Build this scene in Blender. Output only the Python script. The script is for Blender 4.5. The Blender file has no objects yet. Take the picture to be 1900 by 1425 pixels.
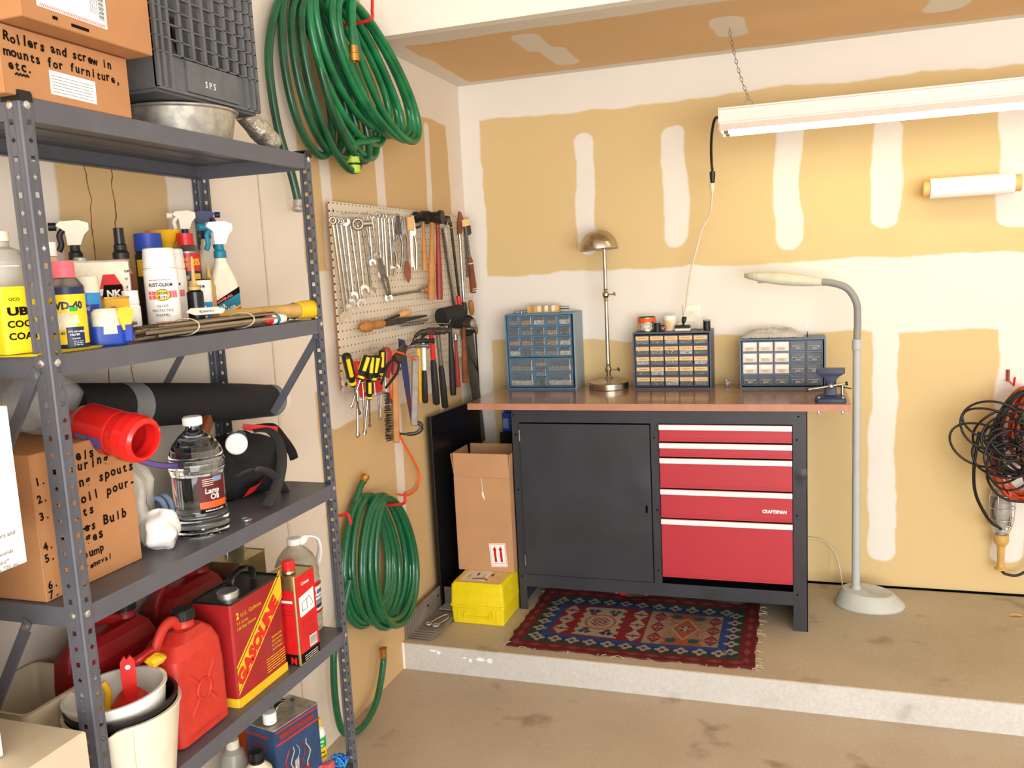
import bpy, math, random
from mathutils import Vector, Matrix
PI = math.pi
rnd = random.Random(7)
scene = bpy.context.scene
COL = scene.collection
# ---------------------------------------------------------------- camera
cam_d = bpy.data.cameras.new('camera'); cam = bpy.data.objects.new('camera', cam_d); COL.objects.link(cam)
cam_d.sensor_width = 36.0; cam_d.lens = 1593.52/1900*36.0; cam_d.clip_start = .05
cr = Vector((0.94920379, 0.31080999, -0.04908479)); cu = Vector((0.00465331, 0.14210982, 0.98983996)); cf = Vector((-0.31462758, 0.93978825, -0.13344489))
cam.matrix_world = Matrix(((cr.x, cu.x, -cf.x, 1.4206), (cr.y, cu.y, -cf.y, -3.6924), (cr.z, cu.z, -cf.z, 1.4823), (0, 0, 0, 1)))
scene.camera = cam
# ---------------------------------------------------------------- light
scene.view_settings.view_transform = 'Standard'; scene.view_settings.look = 'None'
scene.view_settings.gamma = 1.0; scene.view_settings.exposure = 0.08; scene.view_settings.use_curve_mapping = False
world = bpy.data.worlds.new('daylight'); scene.world = world; world.use_nodes = True
wn = world.node_tree.nodes['Background']; wn.inputs[0].default_value = (.93, .96, 1.0, 1); wn.inputs[1].default_value = 1.15
def area(name, loc, target, sx, sy, power, col):
    l = bpy.data.lights.new(name, 'AREA'); l.shape = 'RECTANGLE'; l.size = sx; l.size_y = sy; l.energy = power; l.color = col
    o = bpy.data.objects.new(name, l); COL.objects.link(o); o.location = loc
    o.rotation_euler = (Vector(target)-Vector(loc)).to_track_quat('-Z', 'Y').to_euler(); return o
area('garage_door_daylight', (3.6, -6.6, 1.5), (0.7, -.8, 1.0), 4.6, 2.3, 190, (1, .98, .96))
area('soffit_fill_light', (3.4, -6.4, .12), (1.2, -.9, 2.5), 4.6, 2.0, 210, (1, .98, .94))  # added upward fill to brighten the soffit, standing in for an unseen sunlit driveway
# ---------------------------------------------------------------- materials
def lin(h):
    h = h.lstrip('#'); c = [int(h[i:i+2], 16)/255 for i in (0, 2, 4)]
    return tuple(((x+.055)/1.055)**2.4 if x > .04045 else x/12.92 for x in c)
MAT = {}
def new_mat(key):
    m = bpy.data.materials.new(key); m.use_nodes = True; MAT[key] = m
    nt = m.node_tree; return m, nt, nt.nodes['Principled BSDF']
def N(nt, typ, **kw):
    n = nt.nodes.new(typ)
    for k, v in kw.items():
        if k == 'ins':
            for i, x in v.items():
                if hasattr(x, 'is_output') or isinstance(x, bpy.types.NodeSocket): nt.links.new(x, n.inputs[i])
                else: n.inputs[i].default_value = x
        else: setattr(n, k, v)
    return n
def mat(key, col, rough=.5, metal=0.0, nz=.08, sc=25.0, bump=0.0, trans=0.0, ior=1.45, coat=0.0, emit=0.0, alpha=1.0, col2=None, stretch=None, spec=.5):
    m, nt, b = new_mat(key)
    c = lin(col)
    tc = N(nt, 'ShaderNodeTexCoord')
    src = tc.outputs['Object']
    if stretch: src = N(nt, 'ShaderNodeMapping', ins={0: src, 3: stretch}).outputs[0]
    t = N(nt, 'ShaderNodeTexNoise', ins={'Vector': src, 'Scale': sc, 'Detail': 4.0, 'Roughness': .6})
    if col2: a, d = c, lin(col2)
    else: a, d = tuple(x*(1-nz) for x in c), tuple(min(1, x*(1+nz)) for x in c)
    rp = N(nt, 'ShaderNodeValToRGB', ins={0: t.outputs['Fac']})
    rp.color_ramp.elements[0].position = .35; rp.color_ramp.elements[1].position = .65
    rp.color_ramp.elements[0].color = (*a, 1); rp.color_ramp.elements[1].color = (*d, 1)
    nt.links.new(rp.outputs[0], b.inputs['Base Color'])
    b.inputs['Roughness'].default_value = rough; b.inputs['Metallic'].default_value = metal
    b.inputs['Transmission Weight'].default_value = trans; b.inputs['IOR'].default_value = ior
    b.inputs['Coat Weight'].default_value = coat; b.inputs['Alpha'].default_value = alpha
    b.inputs['Specular IOR Level'].default_value = spec
    if emit: b.inputs['Emission Color'].default_value = (*c, 1); b.inputs['Emission Strength'].default_value = emit
    if bump:
        bp = N(nt, 'ShaderNodeBump', ins={'Strength': bump, 'Distance': .004, 'Height': t.outputs['Fac']}); nt.links.new(bp.outputs[0], b.inputs['Normal'])
    return m
def patch_mat(key, axes, base, base2, mud, rects, warp=.03, edge=.006, extra=None, ell=()):
    """drywall paper with joint-compound patches; rects are (u0,u1,v0,v1,corner radius) in metres on the wall"""
    m, nt, b = new_mat(key)
    tc = N(nt, 'ShaderNodeTexCoord'); sep = N(nt, 'ShaderNodeSeparateXYZ', ins={0: tc.outputs['Object']})
    uv = N(nt, 'ShaderNodeCombineXYZ', ins={0: sep.outputs[axes[0]], 1: sep.outputs[axes[1]]}).outputs[0]
    nA = N(nt, 'ShaderNodeTexNoise', ins={'Vector': uv, 'Scale': 3.2, 'Detail': 3.0, 'Roughness': .55})
    off = N(nt, 'ShaderNodeVectorMath', operation='SUBTRACT', ins={0: nA.outputs['Color'], 1: (.5, .5, .5)})
    off = N(nt, 'ShaderNodeVectorMath', operation='MULTIPLY', ins={0: off.outputs[0], 1: (warp*2, warp*2, 0)})
    w = N(nt, 'ShaderNodeVectorMath', operation='ADD', ins={0: uv, 1: off.outputs[0]}).outputs[0]
    last = None
    def join(v):
        nonlocal last
        last = v if last is None else N(nt, 'ShaderNodeMath', operation='MINIMUM', ins={0: last, 1: v}).outputs[0]
    for (u0, u1, v0, v1, r) in rects:
        c = ((u0+u1)/2, (v0+v1)/2, 0); h = (max(.001, (u1-u0)/2-r), max(.001, (v1-v0)/2-r), 9)
        s = N(nt, 'ShaderNodeVectorMath', operation='SUBTRACT', ins={0: w, 1: c}).outputs[0]
        s = N(nt, 'ShaderNodeVectorMath', operation='ABSOLUTE', ins={0: s}).outputs[0]
        s = N(nt, 'ShaderNodeVectorMath', operation='SUBTRACT', ins={0: s, 1: h}).outputs[0]
        s = N(nt, 'ShaderNodeVectorMath', operation='MAXIMUM', ins={0: s, 1: (0, 0, 0)}).outputs[0]
        s = N(nt, 'ShaderNodeVectorMath', operation='LENGTH', ins={0: s}).outputs['Value']
        join(N(nt, 'ShaderNodeMath', operation='SUBTRACT', ins={0: s, 1: r}).outputs[0])
    msk = N(nt, 'ShaderNodeMapRange', interpolation_type='SMOOTHSTEP', ins={0: last, 1: -edge, 2: edge, 3: 1.0, 4: 0.0}).outputs[0]
    nB = N(nt, 'ShaderNodeTexNoise', ins={'Vector': uv, 'Scale': 1.6, 'Detail': 5.0, 'Roughness': .6})
    pap = N(nt, 'ShaderNodeMix', data_type='RGBA', ins={0: nB.outputs['Fac'], 6: (*lin(base), 1), 7: (*lin(base2), 1)}).outputs[2]
    nC = N(nt, 'ShaderNodeTexNoise', ins={'Vector': uv, 'Scale': 5.0, 'Detail': 6.0})
    mu = N(nt, 'ShaderNodeMix', data_type='RGBA', ins={0: nC.outputs['Fac'], 6: (*lin(mud), 1), 7: (*[x*.93 for x in lin(mud)], 1)}).outputs[2]
    col = N(nt, 'ShaderNodeMix', data_type='RGBA', ins={0: msk, 6: pap, 7: mu}).outputs[2]
    if extra: col = extra(nt, uv, col)
    nt.links.new(col, b.inputs['Base Color']); b.inputs['Roughness'].default_value = .85; b.inputs['Specular IOR Level'].default_value = .2
    nD = N(nt, 'ShaderNodeTexNoise', ins={'Vector': uv, 'Scale': 60.0, 'Detail': 3.0})
    hgt = N(nt, 'ShaderNodeMath', operation='MULTIPLY_ADD', ins={0: msk, 1: .5, 2: nD.outputs['Fac']}).outputs[0]
    bp = N(nt, 'ShaderNodeBump', ins={'Strength': .12, 'Distance': .004, 'Height': hgt}); nt.links.new(bp.outputs[0], b.inputs['Normal'])
    return m
# ---------------------------------------------------------------- mesh builder
TEXT = {}
def text_mesh(s, bold=0.0):
    k = (s, bold)
    if k not in TEXT:
        c = bpy.data.curves.new('t', 'FONT'); c.body = s; c.size = 1; c.offset = bold; c.resolution_u = 2; c.fill_mode = 'FRONT'
        o = bpy.data.objects.new('t', c); COL.objects.link(o)
        me = bpy.data.meshes.new_from_object(o.evaluated_get(bpy.context.evaluated_depsgraph_get()))
        vs = [tuple(v.co) for v in me.vertices]; fs = [tuple(p.vertices) for p in me.polygons]
        # keep faces looking along +Z
        out = []
        for p in me.polygons: out.append(tuple(p.vertices) if p.normal.z > 0 else tuple(reversed(p.vertices)))
        bpy.data.objects.remove(o); bpy.data.curves.remove(c); bpy.data.meshes.remove(me)
        TEXT[k] = (vs, out)
    return TEXT[k]
def rot(ax, deg): return Matrix.Rotation(math.radians(deg), 4, ax)
def tr(x, y=0, z=0): return Matrix.Translation((x, y, z))
def frame(o, xd, yd):
    """matrix with local x along xd, y roughly along yd, origin o"""
    x = Vector(xd).normalized(); z = x.cross(Vector(yd)).normalized(); y = z.cross(x); o = Vector(o)
    return Matrix(((x.x, y.x, z.x, o.x), (x.y, y.y, z.y, o.y), (x.z, y.z, z.z, o.z), (0, 0, 0, 1)))
FRONT = Matrix(((1, 0, 0, 0), (0, 0, -1, 0), (0, 1, 0, 0), (0, 0, 0, 1)))   # text plane standing up, looking to -Y
def rrect(hx, hy, r, n=4):
    r = max(1e-6, min(r, hx-1e-5, hy-1e-5)); P = []
    for (sx, sy, a0) in ((1, -1, -90), (1, 1, 0), (-1, 1, 90), (-1, -1, 180)):
        for i in range(n+1):
            a = math.radians(a0+90*i/n); P.append((sx*(hx-r)+r*math.cos(a), sy*(hy-r)+r*math.sin(a)))
    return P
class MB:
    def __init__(s): s.v = []; s.f = []; s.m = []; s.sm = []; s.keys = []; s.T = Matrix.Identity(4)
    def k(s, key):
        if key not in s.keys: s.keys.append(key)
        return s.keys.index(key)
    def add(s, vs, fs, key, smooth=False):
        n = len(s.v); T = s.T
        s.v += [T @ Vector(p) for p in vs]; ki = s.k(key)
        for f in fs: s.f.append(tuple(n+i for i in f)); s.m.append(ki); s.sm.append(smooth)
        return s
    def box(s, a, b, key, bev=0.0):
        x0, x1 = sorted((a[0], b[0])); y0, y1 = sorted((a[1], b[1])); z0, z1 = sorted((a[2], b[2]))
        if bev:
            e = min(bev, (z1-z0)/2.01, (x1-x0)/2.01, (y1-y0)/2.01); cx, cy = (x0+x1)/2, (y0+y1)/2; hx, hy = (x1-x0)/2, (y1-y0)/2
            return s.loft([(z0, hx-e, hy-e, 0, cx, cy), (z0+e, hx, hy, e, cx, cy), (z1-e, hx, hy, e, cx, cy), (z1, hx-e, hy-e, 0, cx, cy)], key, n=1, smooth=False)
        vs = [(x, y, z) for z in (z0, z1) for y in (y0, y1) for x in (x0, x1)]
        return s.add(vs, [(0, 2, 3, 1), (4, 5, 7, 6), (0, 1, 5, 4), (2, 6, 7, 3), (0, 4, 6, 2), (1, 3, 7, 5)], key)
    def loft(s, secs, key, n=4, smooth=True, caps=(1, 1)):
        """stack of rounded rectangles (z, half x, half y, corner radius, cx, cy)"""
        vs = []; fs = []; keys = key
        for q in secs:
            z, hx, hy, r = q[:4]; cx, cy = (q[4], q[5]) if len(q) > 4 else (0, 0)
            r = max(r, 2e-4)
            vs += [(cx+x, cy+y, z) for x, y in rrect(hx, hy, r, n)]
        c = 4*(n+1)
        for i in range(len(secs)-1):
            k = keys if isinstance(keys, str) else keys[min(i, len(keys)-1)]
            fs = [(i*c+j, i*c+(j+1) % c, (i+1)*c+(j+1) % c, (i+1)*c+j) for j in range(c)]
            s._part(vs, fs, k, smooth)
        k0 = keys if isinstance(keys, str) else keys[0]; k1 = keys if isinstance(keys, str) else keys[-1]
        if caps[0]: s._part(vs, [tuple(reversed(range(c)))], k0, False)
        if caps[1]: s._part(vs, [tuple((len(secs)-1)*c+j for j in range(c))], k1, False)
        return s
    def _part(s, vs, fs, key, smooth):
        used = sorted({i for f in fs for i in f}); mp = {u: i for i, u in enumerate(used)}
        s.add([vs[u] for u in used], [tuple(mp[i] for i in f) for f in fs], key, smooth)
    def lathe(s, prof, key, c=(0, 0, 0), n=24, smooth=True, caps=(1, 1), M=None):
        """profile [(r,z)] turned about local z"""
        old = s.T
        s.T = old @ tr(*c) @ (M if M else Matrix.Identity(4))
        vs = [(r*math.cos(2*PI*j/n), r*math.sin(2*PI*j/n), z) for r, z in prof for j in range(n)]
        for i in range(len(prof)-1):
            k = key if isinstance(key, str) else key[min(i, len(key)-1)]
            s._part(vs, [(i*n+j, i*n+(j+1) % n, (i+1)*n+(j+1) % n, (i+1)*n+j) for j in range(n)], k, smooth)
        k0 = key if isinstance(key, str) else key[0]; k1 = key if isinstance(key, str) else key[-1]
        if caps[0] and prof[0][0] > 1e-5: s._part(vs, [tuple(reversed(range(n)))], k0, False)
        if caps[1] and prof[-1][0] > 1e-5: s._part(vs, [tuple((len(prof)-1)*n+j for j in range(n))], k1, False)
        s.T = old; return s
    def cyl(s, a, b, r0, key, r1=None, n=16, smooth=True, caps=(1, 1)):
        a, b = Vector(a), Vector(b); d = b-a; L = d.length
        q = d.to_track_quat('Z', 'Y').to_matrix().to_4x4(); q.translation = a
        return s.lathe([(r0, 0), (r0 if r1 is None else r1, L)], key, n=n, smooth=smooth, caps=caps, M=q)
    def tube(s, pts, r, key, n=8, closed=False, caps=True, flat=None):
        """flat = (a,b): elliptical section, first axis kept near `flat[2]`"""
        P = [Vector(p) for p in pts]; m = len(P); vs = []
        ref = None
        for i in range(m):
            t = (P[(i+1) % m]-P[i-1]) if closed else (P[min(i+1, m-1)]-P[max(i-1, 0)])
            if t.length < 1e-9: t = Vector((0, 0, 1))
            t.normalize()
            if ref is None: ref = Vector((0, 0, 1)) if abs(t.z) < .9 else Vector((1, 0, 0))
            if flat: u = Vector(flat[2]); u = (u-t*u.dot(t)); u = u.normalized() if u.length > 1e-6 else ref; ref = u
            ref = (ref-t*ref.dot(t)).normalized(); w = t.cross(ref)
            ri = r[i] if isinstance(r, (list, tuple)) else r
            for j in range(n):
                a = 2*PI*j/n; ca, sa = math.cos(a), math.sin(a)
                if flat: vs.append(P[i]+ref*ca*flat[0]*ri+w*sa*flat[1]*ri)
                else: vs.append(P[i]+(ref*ca+w*sa)*ri)
        fs = [(i*n+j, i*n+(j+1) % n, ((i+1) % m)*n+(j+1) % n, ((i+1) % m)*n+j) for i in range(m if closed else m-1) for j in range(n)]
        s.add(vs, fs, key, True)
        if caps and not closed:
            s.add(vs[:n], [tuple(reversed(range(n)))], key); s.add(vs[-n:], [tuple(range(n))], key)
        return s
    def prism(s, poly, t, key, M=None, smooth=False):
        """polygon in local xy, extruded from z=0 to z=t"""
        old = s.T
        if M: s.T = old @ M
        n = len(poly); vs = [(x, y, 0) for x, y in poly]+[(x, y, t) for x, y in poly]
        s.add(vs, [tuple(reversed(range(n))), tuple(range(n, 2*n))], key)
        s.add(vs, [(i, (i+1) % n, n+(i+1) % n, n+i) for i in range(n)], key, smooth)
        s.T = old; return s
    def quad(s, x0, x1, y0, y1, key, M=FRONT, z=0.0):
        old = s.T; s.T = old @ M; s.add([(x0, y0, z), (x1, y0, z), (x1, y1, z), (x0, y1, z)], [(0, 1, 2, 3)], key); s.T = old; return s
    def poly(s, pts, key, M=FRONT, z=0.0):
        old = s.T; s.T = old @ M; s.add([(x, y, z) for x, y in pts], [tuple(range(len(pts)))], key); s.T = old; return s
    def text(s, st, x, y, size, key, M=FRONT, bold=0.0, width=None, z=.0004, slant=0.0, fn=None):
        """lettering, left-bottom at x,y in the plane M; width squeezes it to that width"""
        vs, fs = text_mesh(st, bold)
        if not vs: return s
        x0 = min(v[0] for v in vs); x1 = max(v[0] for v in vs); sx = size if not width else width/(x1-x0)
        P = [(x+(v[0]-x0)*sx+v[1]*size*slant, y+v[1]*size, z) for v in vs]
        if fn: P = [fn(p) for p in P]; s.add(P, fs, key); return s
        old = s.T; s.T = old @ M; s.add(P, fs, key); s.T = old; return s
    def hand(s, st, x, y, size, key, M=FRONT, pitch=.62, jit=1.0, rise=0.0):
        """marker handwriting: single characters with jitter"""
        old = s.T; rr = random.Random(len(st)*31+int(x*1000))
        for i, ch in enumerate(st):
            if ch != ' ':
                vs, fs = text_mesh(ch, .033)
                cx = (min(v[0] for v in vs)+max(v[0] for v in vs))/2
                s.T = old @ M @ tr(x+(i+.4)*size*pitch, y+rise*i+rr.uniform(-.06, .06)*size*jit, .0004) @ rot('Z', rr.uniform(-7, 7)*jit)
                k = size*rr.uniform(.92, 1.08); s.add([((v[0]-cx)*k*.95, v[1]*k, 0) for v in vs], fs, key)
        s.T = old; return s
    def wrap(s, r, c=(0, 0, 0)):
        """function turning flat label coordinates into points on a can of radius r, x=0 facing -Y"""
        return lambda p: (c[0]+(r+.0003+p[2])*math.sin(p[0]/r), c[1]-(r+.0003+p[2])*math.cos(p[0]/r), c[2]+p[1])
    def arc(s, r, x0, x1, z0, z1, key, c=(0, 0, 0), n=10, d=.0002):
        w = s.wrap(r, c); vs = []
        for i in range(n+1):
            x = x0+(x1-x0)*i/n; vs += [w((x, z0, d)), w((x, z1, d))]
        return s.add(vs, [(2*i, 2*i+2, 2*i+3, 2*i+1) for i in range(n)], key, True)
    def grid(s, nx, ny, fn, key, smooth=True):
        vs = [fn(i/nx, j/ny) for j in range(ny+1) for i in range(nx+1)]
        return s.add(vs, [(j*(nx+1)+i, j*(nx+1)+i+1, (j+1)*(nx+1)+i+1, (j+1)*(nx+1)+i) for j in range(ny) for i in range(nx)], key, smooth)
    def build(s, name, parent=None, label=None, cat=None, group=None, kind=None, loc=None, rz=0.0):
        me = bpy.data.meshes.new(name); me.from_pydata([tuple(p) for p in s.v], [], s.f)
        for key in s.keys: me.materials.append(MAT[key])
        me.polygons.foreach_set('material_index', s.m); me.polygons.foreach_set('use_smooth', s.sm); me.update()
        o = bpy.data.objects.new(name, me); COL.objects.link(o)
        if parent: o.parent = parent
        if loc: o.location = loc
        if rz: o.rotation_euler = (0, 0, math.radians(rz))
        return tag(o, label, cat, group, kind)
def tag(o, label=None, cat=None, group=None, kind=None):
    if label: o['label'] = label
    if cat: o['category'] = cat
    if group: o['group'] = group
    if kind: o['kind'] = kind
    return o
def thing(name, label, cat, loc=(0, 0, 0), rz=0.0, group=None, rx=0.0, ry=0.0):
    o = bpy.data.objects.new(name, None); COL.objects.link(o); o.location = loc; o.empty_display_size = .03
    o.rotation_euler = (math.radians(rx), math.radians(ry), math.radians(rz)); return tag(o, label, cat, group)
def kids(o, table): return [c for c in table if c.parent == o]
def copy_tree(o, label=None, loc=None, rz=None, group=None, parent=None):
    c = o.copy(); COL.objects.link(c)
    if parent: c.parent = parent
    if label: c['label'] = label
    if group: c['group'] = group
    if loc: c.location = loc
    if rz is not None: c.rotation_euler = (c.rotation_euler[0], c.rotation_euler[1], math.radians(rz))
    for ch in list(o.children): copy_tree(ch, parent=c)
    return c
def smooth_path(pts, sub=6, closed=False):
    """Catmull-Rom through pts"""
    P = [Vector(p) for p in pts]; n = len(P); out = []
    rng = range(n) if closed else range(n-1)
    for i in rng:
        if closed: a, b, c, d = P[i-1], P[i], P[(i+1) % n], P[(i+2) % n]
        else: a, b, c, d = P[max(i-1, 0)], P[i], P[i+1], P[min(i+2, n-1)]
        for k in range(sub):
            t = k/sub; out.append(.5*((2*b)+(c-a)*t+(2*a-5*b+4*c-d)*t*t+(3*b-a-3*c+d)*t*t*t))
    if not closed: out.append(P[-1])
    return out
for a in [('white', '#f2efe9', .45), ('cream', '#e6dcc4', .5), ('black', '#141414', .45), ('blackgloss', '#101012', .2), ('ink', '#17120f', .9), ('red', '#c4121a', .35), ('redplastic', '#cf2420', .3), ('darkred', '#7a0c10', .5),
          ('yellow', '#f2d21c', .45), ('gold', '#efb822', .45), ('orange', '#ee5a1a', .5), ('blue', '#1c3fa0', .4), ('navy', '#1c2554', .4), ('teal', '#137a94', .45), ('lightblue', '#2f8fd0', .45), ('green', '#2fae4a', .5), ('lime', '#a6c83a', .4),
          ('grey', '#8c8c8c', .5), ('paper', '#f6f2ea', .8), ('pink', '#ef6a78', .5), ('purple', '#5a4a86', .5), ('amber', '#caa05a', .35), ('brown', '#5a3a24', .6), ('tan', '#cdb48c', .6), ('maroon', '#5a1016', .6), ('bluegrey', '#7b8fb0', .5)]:
    mat(a[0], a[1], a[2], spec=.5 if a[0] != 'ink' else .1)
mat('rackmetal', '#595a61', .42, nz=.07, sc=14, spec=.5)
mat('rackbolt', '#d8d8d6', .25, metal=.9)
mat('hole', '#0a0a0b', 1.0, spec=0)
mat('chrome', '#a9a69f', .27, metal=1.0, nz=.25, sc=60)
mat('steel', '#8d8a84', .38, metal=.9, nz=.2, sc=30)
mat('darksteel', '#4a423c', .5, metal=.6, nz=.25, sc=30)
mat('wire', '#cfcfcb', .3, metal=.9)
mat('brass', '#c08a45', .35, metal=.9, nz=.15)
mat('nickel', '#bdb09c', .26, metal=1.0, nz=.05)
mat('galv', '#96928a', .5, metal=.55, nz=.35, sc=38, bump=.15, col2='#c2bbaa')
mat('foil', '#b5ab9a', .38, metal=.8, nz=.3, sc=90, bump=.7)
mat('hosegreen', '#0f6b3d', .33, nz=.3, sc=12, coat=.25)
mat('hoseold', '#0a4a2c', .35, nz=.35, sc=10, coat=.2)
mat('hosedark', '#0f5a36', .3, nz=.3, sc=200, coat=.4)
mat('cardboard', '#b58258', .85, nz=.06, sc=8, spec=.15)
mat('cardlight', '#b98e68', .85, nz=.05, sc=8, spec=.15)
mat('cardedge', '#a8805c', .9, nz=.1, spec=.1)
mat('crate', '#5d5f61', .5, nz=.12, sc=20)
mat('wood', '#b4793f', .5, nz=.22, sc=9, stretch=(1, 1, .15))
mat('woodpale', '#d8a765', .5, nz=.15, sc=12)
mat('wooddark', '#7a3f24', .5, nz=.3, sc=10)
mat('woodred', '#8e2b22', .45, nz=.2, sc=10)
mat('benchtop', '#8f6b54', .22, nz=.14, sc=10, coat=.3, stretch=(.3, 1, 1))
mat('benchedge', '#b57e64', .5, nz=.08, sc=20)
mat('benchsteel', '#313238', .42, nz=.16, sc=5, bump=.04)
mat('drawerred', '#b0303b', .38, nz=.04, sc=4)
mat('drawerwhite', '#f0eef0', .4, nz=.02)
mat('bluepaint', '#54809f', .45, nz=.06)
mat('greypaint', '#8a9aa2', .5, nz=.06)
mat('slatepaint', '#4c5468', .45, nz=.08)
mat('bluegreypaint', '#5a6a80', .45, nz=.08)
mat('clear', '#f8fbfc', .02, trans=1.0, ior=1.36, nz=0)
mat('clearthin', '#f4f6f6', .12, trans=.0, nz=.02, alpha=.22, spec=.9)
mat('liquid', '#f6fbff', .02, trans=1.0, ior=1.3, nz=0)
mat('drawerglass', '#aab2b6', .2, alpha=.16, nz=.1, spec=.8)
mat('plasticbag', '#e2ddd0', .35, alpha=.55, nz=.1, sc=40, bump=.5)
mat('jug', '#b4b1a6', .3, alpha=.7, nz=.05)
mat('bits', '#9a9184', .4, metal=.6, col2='#3a3430', sc=160, bump=.8)
mat('bitsgold', '#d0a050', .4, metal=.5, col2='#4a3420', sc=160, bump=.8)
mat('bitslight', '#e6e0d4', .4, metal=.2, col2='#8a857c', sc=120, bump=.8)
mat('bitsdark', '#3c3f3e', .4, metal=.6, col2='#141414', sc=140, bump=.8)
mat('labeltan', '#e2bd86', .8, nz=.06)
mat('lampgrey', '#b4b6b4', .45, nz=.03)
mat('lampbase', '#bcbdb4', .5, nz=.04)
mat('flexgrey', '#8e8d88', .5, nz=.04)
mat('lamphead', '#c4c2aa', .45, nz=.06)
mat('fixture', '#e8ddd2', .45, nz=.03)
mat('tubeglow', '#fff4c4', .5, emit=6.0, nz=0)
mat('yellowcase', '#e2cb14', .42, nz=.05)
mat('towel', '#f6f1ee', .9, nz=.02, sc=80, bump=.3)
mat('board', '#121114', .3, nz=.1)
mat('slatesteel', '#8a8077', .5, metal=.35, nz=.2, sc=18)
mat('cordblack', '#161311', .4, nz=.1)
mat('cordorange', '#c4441c', .45, nz=.1)
mat('cordwhite', '#d8cbb4', .55, nz=.05)
mat('viseblue', '#2c3550', .45, nz=.12, sc=30)
mat('mesh', '#1b1c1f', .75, nz=.25, sc=260, bump=.5)
mat('bagcloth', '#171616', .85, nz=.25, sc=120, bump=.4)
mat('strap', '#2e2e2e', .7, nz=.1)
mat('redjar', '#d8221f', .25, nz=.03, coat=.3)
mat('gascan', '#c43528', .42, nz=.08, sc=40, bump=.08)
mat('gascandark', '#94161a', .45, nz=.15, sc=20)
mat('gasoline', '#9a2022', .34, nz=.1, sc=18, coat=.2)
mat('metaldark', '#3a3734', .35, metal=.7, nz=.3)
mat('colemanred', '#cf1f20', .35)
mat('tinmetal', '#b8a878', .3, metal=.85, nz=.1)
mat('waterjug', '#b8ae98', .22, alpha=.62, nz=.25, sc=22, bump=.6)
mat('pail', '#e3dac4', .45, nz=.05)
mat('pailblack', '#1c1716', .35)
mat('tubwhite', '#e9e8e2', .4, nz=.04)
mat('beige', '#cdbfa6', .5, nz=.04)
mat('bluetin', '#2a4468', .35, nz=.1)
mat('stake', '#8d7a60', .8, nz=.3, sc=30, stretch=(1, .05, 1))
mat('stakedark', '#4a3c2c', .8, nz=.3, sc=30)
mat('string', '#dccfae', .9)
mat('mallet', '#201e1e', .7, nz=.1)
mat('rubber', '#1e1e20', .6, nz=.1)
mat('bristle', '#26221f', .8)
mat('outlet', '#efe6d6', .4)
mat('sleeve', '#e6dcc2', .8, nz=.1, sc=90, bump=.6)
mat('drawercream', '#dccfc2', .4, nz=.1, sc=60)
mat('rugback', '#5a2a24', .9)
# drywall
def cracks(nt, uv, col):
    """two thin wandering cracks and the bluish repainted part of the left wall behind the shelving"""
    sp = N(nt, 'ShaderNodeSeparateXYZ', ins={0: uv})
    n = N(nt, 'ShaderNodeTexNoise', ins={'Vector': uv, 'Scale': 14.0, 'Detail': 5.0})
    for y0 in (-2.205, -2.135):
        a = N(nt, 'ShaderNodeMath', operation='MULTIPLY_ADD', ins={0: n.outputs['Fac'], 1: .035, 2: sp.outputs[0]}).outputs[0]
        a = N(nt, 'ShaderNodeMath', operation='SUBTRACT', ins={0: a, 1: y0+.017}).outputs[0]
        a = N(nt, 'ShaderNodeMath', operation='ABSOLUTE', ins={0: a}).outputs[0]
        a = N(nt, 'ShaderNodeMath', operation='LESS_THAN', ins={0: a, 1: .0016}).outputs[0]
        col = N(nt, 'ShaderNodeMix', data_type='RGBA', ins={0: a, 6: col, 7: (.22, .09, .03, 1)}).outputs[2]
    # taped seam
    a = N(nt, 'ShaderNodeMath', operation='SUBTRACT', ins={0: sp.outputs[0], 1: -1.586}).outputs[0]
    a = N(nt, 'ShaderNodeMath', operation='ABSOLUTE', ins={0: a}).outputs[0]
    a = N(nt, 'ShaderNodeMath', operation='LESS_THAN', ins={0: a, 1: .0022}).outputs[0]
    col = N(nt, 'ShaderNodeMix', data_type='RGBA', ins={0: a, 6: col, 7: (.38, .36, .35, 1)}).outputs[2]
    return col
MUD = '#e8e1d6'; PAPER = '#cfae7e'; PAPER2 = '#c6a574'
BPAPER = '#d8be8c'; BPAPER2 = '#d0b682'
patch_mat('wall_back_mat', 'XZ', BPAPER, BPAPER2, MUD,
          [(-.2, .095, 0, 2.4, .01), (-.2, 4, 2.13, 2.5, .02), (-.2, 4, 1.155, 1.455, .03), (.515, .60, 1.53, 2.04, .04), (.89, .99, 1.535, 2.03, .045), (1.345, 1.44, 1.5, 2.01, .05), (1.71, 1.81, 1.57, 1.99, .05), (2.14, 2.26, 1.55, 2.0, .04),
           (1.70, 1.80, .22, 1.2, .04), (2.15, 2.26, .24, 1.2, .04), (2.6, 2.7, .2, 2.1, .04), (.24, .34, .2, 1.2, .03), (3.0, 3.1, .2, 2.1, .04)], warp=.035)
patch_mat('wall_left_mat', 'YZ', PAPER, PAPER2, '#e3d6c6',
          [(-.165, .1, 0, 2.4, .01), (-.78, .1, 2.10, 2.3, .06), (-1.5, .1, 1.36, 1.50, .03), (-1.5, .1, 1.14, 1.28, .03), (-1.3, .1, 1.0, 1.5, .03), (-.86, -.79, .15, 2.05, .03), (-.41, -.36, .9, 2.08, .02), (-1.58, -1.37, -.1, 2.9, .01),
           (-1.97, -1.58, -.1, 2.9, .005), (-2.6, -2.29, -.1, 2.9, .01), (-3.2, -2.9, -.1, 2.9, .01), (-7, -1.5, 2.22, 4, .004), (-1.25, -1.19, 1.5, 2.0, .02), (-3.2, -1.58, .0, 1.36, .02), (-7, -4, -.1, 3, .01)], warp=.025, extra=cracks)
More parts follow.
